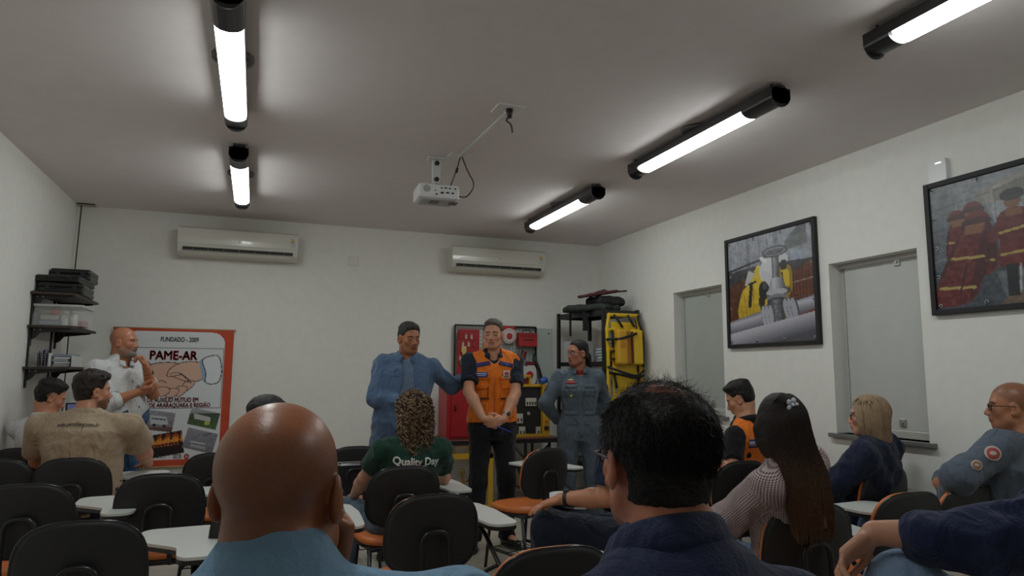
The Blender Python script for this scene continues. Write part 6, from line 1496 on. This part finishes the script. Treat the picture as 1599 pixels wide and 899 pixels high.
# man in open blue shirt, standing
M_bsh = cloth('blue_overshirt', (.085, .14, .24), .85, 260, .3); M_btee = cloth('blue_tshirt', (.14, .20, .29), .85, 260, .25)
def greyhair(ctx): hair_cap(ctx, H_grey, .005, .009, (.012, .66), fringe=.006, res=.0045, rough=.004)
def greyhair2(ctx): hair_cap(ctx, H_bgrey, .004, .008, (.018, .66), fringe=.004, res=.0045, rough=.004)
def blue_x(ctx):
    # the open overshirt: a second layer with a gap at the front
    t = dict(e=.030, sleeve='long', mat=M_bsh, seed=9, hem=-.26, fold=.009, se=.022, name='overshirt', neck=.016, flare=.03, wl=.13)
    A, Rt, up, nb, pelvis, s = ctx['A'], ctx['Rt'], ctx['up'], ctx['nb'], ctx['pelvis'], ctx['s']
    pr = [P_stack(pelvis, Rt, [(-.30, .20, .140, -.005)]+[r for r in ctx['rows'] if -.08 < r[0] <= .5*ctx['q']], .03, e=.036)]
    for k in ('R', 'L'):
        el, wr = A[k]['el'], A[k]['wrist']; pr += [P_cone(nb-up*.03, ctx['Sh'][k]+up*.004, .064, .066, .05), P_cone(ctx['Sh'][k], el, .070, .062, .03), P_cone(el, wr-(wr-el)*.02, .062, .046, .03), P_plane(wr-(wr-el)*.04, wr-el, .08)]
    pr.append(P_plane(pelvis-up*.27, -up))
    pr.append(P_cone(nb-up*.02+Rt[:, 1]*.012, nb+up*.2, .070, .074, .006, 'sub'))
    pr.append(P_box(nb-up*.45+Rt[:, 1]*.21, V3(.056, .20, .42), Rt, .01, .012, 'sub'))
    V, F = sdf_mesh(pr, .009, folds(.016, .13, 9)); o = npmesh('overshirt', V-ctx['base'], F, M_bsh, ctx['root'])
    make_collar(ctx, 'fold', M_bsh, h=.045, r=.070, openf=1.1)
    bv = bvh_of(o, ctx['base']); patch('chest_pocket_edge', ctx['shirt_bvh'], ctx['base'], pelvis+up*.29+Rt[:, 1]*.3-Rt[:, 0]*.07, Rt[:, 1], up, .08, .006, mat('seam_dark', (.03, .05, .10), .8), ctx['shirt'], .004)
person('grey-haired man in an open blue shirt standing, one arm stretched out sideways', (1.10, 5.44, .95), (1.141, 5.385, 1.664), 176, 196, sit=False, w=1.10, belly=.05, hpitch=8, hair=greyhair, neckr=.060, fat=.008, s=1.02,
       skin=dict(base=(172, 112, 80), beard=(110, 78, 62), beard_a=.35, eyes='closed', brow=(35, 28, 26), lip=(130, 76, 66)),
       arms={'L': dict(wrist=(1.775, 5.62, 1.405), hint=(1.35, 5.5, 1.0), f=(1, .05, .02), n=(0, -.1, -1), sleeve='long', shift=(.0, 0, .0)), 'R': dict(wrist=(1.10, 5.20, 1.165), hint=(.75, 5.3, .9), f=(1, -.25, .15), n=(0, 1, .2), sleeve='long', curl=(40, 40, 25))},
       legs={'R': dict(knee=(1.02, 5.43, .50), ankle=(1.00, 5.47, .09), foot=(-.2, -1, 0)), 'L': dict(knee=(1.20, 5.43, .50), ankle=(1.22, 5.47, .09), foot=(.2, -1, 0))},
       top=dict(mat=M_btee, e=.016, hem=-.12, fold=.004, sleeve='short', sl=.3, se=.006), bottom=dict(mat=cloth('dark_jeans', (.02, .03, .06))), shoes=M_shoe, extra=blue_x)

# man in orange vest, standing
M_dknavy = cloth('dark_navy_polo', (.012, .017, .032)); M_vest = cloth('orange_vest', (.72, .17, .012), .7, 200, .25, .04); M_vblue = cloth('vest_blue', (.03, .035, .15), .6); M_silver = mat('silver_tape', (.33, .35, .40), .35, metal=.2)
def vest(ctx, e=.030, front=True, hem=.025):
    t = dict(e=e, sleeve=None, mat=M_vest, seed=12, hem=hem, fold=.006, se=0, name='safety_vest', neck=.012, vest=True, flare=.012, wl=.12, vneck=.085 if front else None)
    o = make_top(ctx, t, .0075); return o, bvh_of(o, ctx['base'])
def orange_x(ctx):
    o, bv = vest(ctx); b, Rt, up, p = ctx['base'], ctx['Rt'], ctx['up'], ctx['pelvis']; F_ = Rt[:, 1]; X = Rt[:, 0]
    P = lambda x, z: p+up*z+F_*.35+X*x
    for sg in (-1, 1):
        patch('blue_band', bv, b, P(sg*.098, .497), F_, up+X*sg*.20, .125, .034, M_vblue, o, .002, res=14)
        patch('chest_pocket', bv, b, P(sg*.105, .345), F_, up, .105, .095, M_vest, o, .004, 'round', 12, .004)
        patch('pocket_flap', bv, b, P(sg*.105, .385), F_, up, .112, .030, M_vest, o, .008, 'rect', 10, .004)
        patch('lower_pocket', bv, b, P(sg*.110, .125), F_, up, .125, .13, M_vest, o, .004, 'round', 12, .004)
        patch('pocket_slit', bv, b, P(sg*.112, .222), F_, up, .135, .010, mat('slit_dark', (.05, .02, .01), .7), o, .010)
    patch('zip', bv, b, P(0, .22), F_, up, .010, .38, mat('zip_orange', (.45, .09, .01), .5), o, .003, res=6); patch('zip_pocket', bv, b, P(.055, .30), F_, up, .005, .14, mat('slit_dark', (.05, .02, .01)), o, .003)
    nt = patch('name_tape', bv, b, P(.112, .412), F_, up, .105, .042, mat('tape_blue', (.02, .06, .30), .6), o, .012, 'rect', 10, .003)
    for zz, wd_ in ((.420, .08), (.405, .065)): patch('tape_print', bv, b, P(.110, zz), F_, up, wd_, .005, mat('print_white', (.66, .68, .66), .7), o, .016, res=6)
    e = patch('square_emblem', bv, b, P(-.098, .415), F_, up, .058, .062, mat('emblem_pale', (.55, .45, .42), .6), o, .012, 'rect', 8, .003)
    patch('emblem_print', bv, b, P(-.098, .423), F_, up, .036, .026, mat('emblem_red', (.35, .05, .06), .6), o, .016, 'round', 6); patch('emblem_print', bv, b, P(-.098, .400), F_, up, .044, .008, mat('ink_dark', (.06, .06, .09)), o, .016, res=5)
    watch(ctx, 'L', mat('watch_steel', (.35, .34, .33), .3, metal=.9), .045, .031)
    w_ = ctx['A']['L']['wrist']; tag(MB().tube([Vector((1.800, 5.125, .985)), Vector((1.905, 5.085, .940))], .0045, 8).build('pen', mat('blue_pen', (.03, .05, .45), .35)), 'blue pen in the hands of the standing man in the orange vest', 'pen')
person('man in an orange vest with blue bands standing with hands clasped', (1.862, 5.42, .975), (1.846, 5.375, 1.712), 168, 152, sit=False, w=1.06, hair=greyhair2, hpitch=4, neckr=.058, s=1.03,
       skin=dict(base=(196, 142, 114), eyes='closed', brow=(95, 75, 62), lip=(150, 95, 84), red=(200, 110, 92)),
       arms={'L': dict(wrist=(1.865, 5.145, 1.035), hint=(2.35, 5.2, 1.1), f=(-1, -.05, -.22), n=(0, 1, .1), curl=(28, 30, 15), sl=1, spread=2, thumb_to=(0, -.1, 1)), 'R': dict(wrist=(1.700, 5.160, 1.045), hint=(1.25, 5.2, 1.1), f=(1, .0, -.50), n=(0, .9, .3), curl=(22, 20, 10), spread=2, thumb_to=(0, 0, 1))},
       legs={'R': dict(knee=(1.73, 5.38, .53), ankle=(1.70, 5.42, .09), foot=(-.3, -1, 0)), 'L': dict(knee=(1.975, 5.38, .53), ankle=(2.005, 5.44, .09), foot=(.25, -1, 0))},
       top=dict(mat=M_dknavy, e=.014, fold=.004, collar='fold', collar_kw=dict(h=.026, openf=.9), sl=.75, vneck=.06), bottom=dict(mat=M_bpants, thigh=.092, knee=.074, hem=.066, belt=M_shoe), shoes=M_shoe, extra=orange_x)

# woman in grey uniform, standing
def bun(ctx):
    vol = lambda L, s, R: [P_ell(L(.0, -.115, -.035), V3(.036, .035, .055)*s, R, .02), P_ell(L(0, -.13, -.09), V3(.025, .025, .05)*s, R, .02)]
    hair_cap(ctx, H_blk, .005, .006, (.016, .72), res=.005, rough=.0015, vol=vol)
M_uni = cloth('grey_uniform', (.095, .125, .155), .85, 220, .35)
def uni_x(ctx):
    bv, b, Rt, up, p = ctx['shirt_bvh'], ctx['base'], ctx['Rt'], ctx['up'], ctx['pelvis']; F_ = Rt[:, 1]; X = Rt[:, 0]; S = ctx['shirt']; q = ctx['q']
    P = lambda x, z: p+up*z+F_*.35+X*x
    patch('button_placket', bv, b, P(0, .18), F_, up, .030, .50, M_uni, S, .003, res=8)
    for sg in (-1, 1):
        patch('pocket', bv, b, P(sg*.085, .345), F_, up, .10, .10, M_uni, S, .003, 'rect', 10, .003); patch('pocket_flap', bv, b, P(sg*.085, .385), F_, up, .108, .032, M_uni, S, .008, 'round', 10, .004)
        patch('lower_pocket', bv, b, P(sg*.092, .095), F_, up, .118, .11, M_uni, S, .003, 'rect', 10, .003); patch('pocket_flap', bv, b, P(sg*.092, .145), F_, up, .126, .036, M_uni, S, .008, 'round', 10, .004)
    patch('name_tape', bv, b, P(.085, .418), F_, up, .085, .018, mat('tape_red', (.38, .03, .04), .6), S, .005); patch('emblem', bv, b, P(.085, .440), F_, up, .06, .018, mat('emblem_gold', (.42, .33, .20), .6), S, .005, 'disc', 6)
    patch('badge', bv, b, P(.085, .300), F_, up, .026, .026, mat('badge_yellow', (.45, .48, .08), .6), S, .008, 'disc', 6)
    for k, sg in (('R', 1), ('L', -1)):
        sh = ctx['Sh'][k]*.6+ctx['A'][k]['el']*.4; patch('shoulder_patch', bv, b, sh+X*sg*.2+F_*.08, X*sg+F_*.5, up, .05, .055, mat('patch_red', (.34, .05, .05), .6) if sg < 0 else mat('patch_grey', (.05, .055, .06), .6), S, .004, 'disc', 6)
    V, F = sdf_mesh([P_cone(ctx['nb']+F_*.030-up*.03, ctx['nb']+F_*.012-up*.012, .038, .046, .01)], .006); npmesh('undershirt', V-b, F, mat('undershirt_red', (.30, .02, .03), .8), ctx['root'])
person('woman in a grey field uniform with glasses standing before the rack, looking left', (2.79, 5.68, .90), (2.765, 5.66, 1.578), 160, 100, sit=False, fem=True, w=1.12, s=.99, hs=1.0, neckr=.050, hair=bun, glasses='thin', resh=.0045,
       skin=dict(base=(166, 110, 84), lip=(140, 70, 64)), arms={'R': dict(wrist=(2.66, 5.86, .96), hint=(2.40, 5.75, 1.1), f=(1, .1, -.1), n=(0, -1, 0), sleeve='long'), 'L': dict(wrist=(2.95, 5.85, .96), hint=(3.3, 5.75, 1.1), f=(-1, .1, -.1), n=(0, -1, 0), sleeve='long')},
       top=dict(mat=M_uni, sleeve='long', e=.018, se=.020, fold=.006, hem=-.09, flare=.01, collar='fold', collar_kw=dict(h=.032, openf=.8), vneck=.05), bottom=dict(mat=cloth('uniform_trousers', (.085, .11, .14)), thigh=.10, knee=.085, hem=.075), shoes=M_shoe, extra=uni_x)

# seated man with hand on knee (behind the dark-haired man)
def navy_x(ctx): watch(ctx, 'L', mat('watch_band_black', (.01, .01, .01)), .030, .034)
person('seated man in a navy T-shirt with black watch, hand on his knee', (1.94, 3.18, .55), (2.02, 3.16, 1.17), 60, 40, w=1.12, hair=lambda c: hair_cap(c, H_dk), resh=.006,
       skin=dict(base=(190, 130, 100)), arms={'L': dict(sh=(1.690, 3.07, 1.06), elbow=(1.630, 3.04, .800), wrist=(1.475, 3.215, .775), hint=(1.66, 3.0, .3), f=(-.9, .35, -.30), n=(0, 0, -1), curl=(12, 12, 10), spread=6), 'R': dict(wrist=(1.85, 3.55, .72), hint=(2.3, 3.5, .5), f=(-1, .4, -.1), n=(0, 0, -1))},
       legs={'L': dict(knee=(1.45, 3.31, .615), ankle=(1.42, 3.33, .09), foot=(-1, .4, 0)), 'R': dict(knee=(1.62, 3.60, .57), ankle=(1.60, 3.62, .09), foot=(-1, .6, 0))},
       top=dict(mat=cloth('navy_tshirt', (.014, .020, .050)), e=.016, fold=.005, sl=.8), bottom=dict(mat=M_nvp, thigh=.10, knee=.088, hem=.08), shoes=M_shoe, extra=navy_x)

# seated man in orange vest
def vman_x(ctx):
    o, bv = vest(ctx, .026, False, -.02); b, Rt, up, p = ctx['base'], ctx['Rt'], ctx['up'], ctx['pelvis']; B = -Rt[:, 1]; X = Rt[:, 0]; q = ctx['q']
    patch('blue_band', bv, b, p+up*.395*q+B*.35, B, up, .30, .060, M_vblue, o, .002, res=16); patch('reflective_tape', bv, b, p+up*.395*q+B*.35, B, up, .30, .030, M_silver, o, .005, res=16)
    w_ = ctx['A']['L']['wrist']; ph_ = empty('phone', (2.905, 3.955, .945), math.radians(20), 'dark phone held upright by the seated man in the orange vest', 'phone')
    MB().box((0, 0, .075), (.036, .004, .075), Matrix.Rotation(.15, 3, 'X'), .003).build('phone_body', mat('phone_dark', (.03, .03, .035), .25), ph_)
person('man in an orange vest and black polo seated by the window, looking at a phone', (3.29, 4.06, .55), (3.22, 3.99, 1.225), 22, 40, hpitch=24, w=1.02, neckr=.054, hair=lambda c: (hair_cap(c, H_blk, .003, .016, (.012, .62), fringe=.012, res=.005, rough=.004, back=-.01, ramp=.022)),
       skin=dict(base=(192, 140, 110), eyes='closed', scalp=(80, 58, 48), scalp_a=.5), arms={'L': dict(wrist=(2.96, 4.00, .90), hint=(2.9, 3.7, .4), f=(-.3, .3, .8), n=(.6, .6, 0), curl=(55, 45, 25)), 'R': dict(wrist=(3.22, 4.42, .80), hint=(3.7, 4.2, .4), f=(-.5, .5, .3), n=(-.5, -.2, .7), curl=(40, 40, 20))},
       top=dict(mat=cloth('black_polo', (.006, .006, .007)), e=.012, fold=.004, collar='fold', collar_kw=dict(h=.030), sl=.62), bottom=dict(mat=M_bpants), shoes=M_shoe, extra=vman_x)

# long-haired woman in checked shirt
def long_hair(ctx):
    L = HL(ctx); R = ctx['Rh']; s = ctx['hs']
    pr = [P_ell(L(0, -.018, .038), V3(.088, .108, .096)*s, R, .02), P_ell(L(0, -.045, -.06), V3(.098, .072, .13)*s, R, .04), P_ell(L(-.05, .015, -.07), V3(.045, .05, .12)*s, R, .03),
          P_stack(L(0.005, -.070, -.02), np.eye(3), [(-.47, .045, .026, -.075), (-.38, .115, .040, -.070), (-.22, .135, .050, -.040), (-.05, .105, .055, -.005), (.05, .08, .06, .02)], .04),
          P_cone(L(-.082, .02, -.02), L(-.085, .01, -.24), .022, .014, .03), P_plane(L(0, .062, 0), R@V3(0, 1, -.55))]
    pr[3].R = ctx['Rb']@roty(-.17)
    V, F = sdf_mesh(pr, .007, folds(.003, .03, 2)); col = np.zeros((len(V), 3)); base = np.array([.016, .010, .008]); tip = np.array([.085, .042, .020])
    t = np.clip((1.12-V[:, 2])/.30, 0, 1)[:, None]; col = base*(1-t)+tip*t
    hm = mat('hair_long_brown', (.03, .02, .015), .62, nscale=150, nstr=.4, var=.3, attr=True, spec=.3); npmesh('hair', V-ctx['base'], F, hm, ctx['root'], True, col)
    bv = BVHTree.FromPolygons(V.tolist(), F.tolist()); rg = np.random.default_rng(8); N = 1700; M = 22; P = np.zeros((N, M, 3)); c0 = L(0, -.02, .05); top = L(0, -.04, .135)
    for i in range(N):
        a = rg.uniform(.10*math.pi, .98*math.pi)+math.pi; dirv = R@V3(math.cos(a), math.sin(a), 0); z0 = rg.uniform(-.03, .005); p = np.array(bv.find_nearest(Vector(top-V3(0, 0, .012)+dirv*rg.uniform(.0, .06)))[0])-V3(0, 0, .002); ln = rg.uniform(.40, .58); zend = ln
        for j in range(M):
            tt = j/(M-1); P[i, j] = p
            q = p+dirv*(.020 if j < 6 else .0)+V3(0, 0, -ln/(M-1)*(.5 if j < 5 else 1.15))+rg.normal(size=3)*.0012
            hit, nr, _, dd = bv.find_nearest(Vector(q), .25)
            if hit is not None: q = np.array(hit)+np.array(nr)*rg.uniform(.001, .006) if j < M-4 else q
            p = q
    V2, F2 = tube_strands(P, .0011, .0006); t = np.clip((1.12-V2[:, 2])/.30, 0, 1)[:, None]
    o = npmesh('hair_strands', V2-ctx['base'], F2, hm, ctx['root'], True, base*1.3*(1-t)+tip*1.5*t); o['kind'] = 'stuff'
    cl = MB(); R3 = Matrix(R.tolist())
    cl.ball(Vector(L(-.015, -.110, .085)-ctx['base']), (.012, .010, .010)); 
    for a in range(5): cl.ball(Vector(L(-.015+.020*math.cos(a*1.257), -.112, .085+.020*math.sin(a*1.257))-ctx['base']), (.012, .007, .012), 10, 8)
    cl.build('hair_clip', mat('clip_pale', (.45, .48, .55), .25, spec=.7), ctx['root'])
person('long-haired woman in a red and white checked shirt with a pale hair clip', (2.21, 2.50, .53), (2.125, 2.39, 1.190), 14, -4, fem=True, w=1.08, neckr=.048, hair=long_hair, resh=.005,
       skin=dict(base=(196, 146, 120)), arms={'L': dict(wrist=(1.96, 2.78, .70), hint=(1.7, 2.4, .4), f=(.2, 1, 0), n=(0, 0, -1), sleeve='long'), 'R': dict(wrist=(2.35, 2.86, .72), hint=(2.7, 2.5, .4), f=(-.3, 1, 0), n=(0, 0, -1), sleeve='long')},
       top=dict(mat=wrinkle(check_mat('check_cloth', (188, 178, 176), (88, 38, 48), 125, .48)), sleeve='long', e=.022, se=.022, fold=.006, hem=-.10, weave=True, collar='fold', collar_kw=dict(h=.025)), bottom=dict(mat=M_jeans), shoes=M_shoe)

# blonde woman
def bob(ctx):
    L = HL(ctx); R = ctx['Rh']; s = ctx['hs']
    pr = [P_ell(L(0, -.016, .040), V3(.090, .106, .094)*s, R, .02), P_ell(L(0, -.045, -.045), V3(.096, .075, .12)*s, R, .04), P_ell(L(0, -.06, -.125), V3(.090, .06, .05)*s, R, .03), P_ell(L(.07, .01, -.03), V3(.03, .05, .09)*s, R, .03), P_ell(L(-.07, .005, -.03), V3(.026, .045, .09)*s, R, .03),
          P_ell(L(0, .10, -.035), V3(.082, .075, .115)*s, R, .01, 'sub')]
    V, F = sdf_mesh(pr, .006, folds(.004, .03, 6)); npmesh('hair', V-ctx['base'], F, H_blond, ctx['root'])
    rg = np.random.default_rng(3); bv = BVHTree.FromPolygons(V.tolist(), F.tolist()); N = 900; M = 14; P = np.zeros((N, M, 3)); top = L(0, .02, .125)
    for i in range(N):
        a = rg.uniform(.0, 2*math.pi); dirv = R@V3(math.cos(a), math.sin(a), 0); p = np.array(bv.find_nearest(Vector(top-V3(0, 0, .01)+dirv*.015))[0]); ln = rg.uniform(.22, .32)
        if dirv@(R@V3(0, 1, 0)) > .75: dirv = -dirv
        for j in range(M):
            P[i, j] = p; q = p+dirv*(.022 if j < 5 else 0)+V3(0, 0, -ln/(M-1))+rg.normal(size=3)*.0015; hit, nr, _, dd = bv.find_nearest(Vector(q), .25)
            if hit is not None: q = np.array(hit)+np.array(nr)*rg.uniform(.0, .004)
            p = q
    V2, F2 = tube_strands(P, .0016, .0008); o = npmesh('hair_strands', V2-ctx['base'], F2, hair_mat('blond_light', (.44, .31, .19), .4), ctx['root']); o['kind'] = 'stuff'
person('blonde woman with glasses in a navy top seated by the large window, facing left', (3.46, 3.22, .52), (3.46, 3.14, 1.150), 22, 42, fem=True, w=1.25, neckr=.050, hair=bob, glasses='thin', resh=.005, shw=.185,
       skin=dict(base=(200, 146, 124), red=(200, 110, 100)), arms={'L': dict(wrist=(3.12, 3.42, .73), hint=(3.0, 2.9, .5), f=(.2, 1, 0), n=(0, 0, -1), sleeve='long'), 'R': dict(wrist=(3.52, 3.62, .73), hint=(3.8, 3.3, .5), f=(-.3, 1, 0), n=(0, 0, -1), sleeve='long')},
       top=dict(mat=cloth('navy_jacket', (.010, .015, .040)), sleeve='long', e=.028, se=.026, fold=.009, neck=.01), bottom=dict(mat=M_bpants), shoes=M_shoe)

# man in grey uniform at the right edge
def grey_x(ctx):
    bv, b = ctx['shirt_bvh'], ctx['base']; sh, el = ctx['Sh']['L'], ctx['A']['L']['el']; S = ctx['shirt']; cam = nrm(V3(0, 0, 1.3)-sh); n = nrm(V3(-.75, -.65, .1))
    for t_, rr, m1, m2 in ((.22, .062, mat('patch_red', (.34, .05, .05)), mat('patch_cream', (.50, .40, .34), .7)), (.60, .042, mat('patch_brown', (.28, .14, .09), .7), MATS['patch_cream'])):
        p = sh+(el-sh)*t_+n*.12; patch('round_patch', bv, b, p, n, (0, 0, 1), rr*1.15, rr*1.15, m2, S, .003, 'disc', 10); patch('patch_centre', bv, b, p, n, (0, 0, 1), rr*.88, rr*.88, m1, S, .0045, 'disc', 10); patch('patch_mark', bv, b, p, n, (0, 0, 1), rr*.5, rr*.34, m2, S, .006, 'disc', 6)
person('bald man with black glasses in a grey uniform at the right edge, arms folded', (3.575, 2.63, .56), (3.610, 2.395, 1.240), 26, 40, w=1.16, belly=.05, neckr=.064, fat=.015, glasses='thick', hs=1.04,
       skin=dict(base=(176, 118, 86), scalp=(90, 66, 54), scalp_a=.5, beard=(100, 76, 62), beard_a=.3), arms={'L': dict(wrist=(3.37, 2.56, .79), sh=(3.45, 2.36, 1.055), hint=(3.0, 2.4, .85), f=(.6, .5, -.3), n=(.2, .2, -.9), curl=(60, 60, 30), sleeve='.8'), 'R': dict(wrist=(3.40, 2.66, .84), hint=(3.6, 2.9, .5), f=(-.5, -.6, 0), n=(0, -1, 0), curl=(30, 30, 20), sleeve='.8')},
       top=dict(mat=cloth('slate_uniform', (.10, .125, .165)), sleeve='long', e=.020, se=.026, fold=.008, collar='fold', collar_kw=dict(h=.032)), bottom=dict(mat=M_jeans), shoes=M_shoe, extra=grey_x)
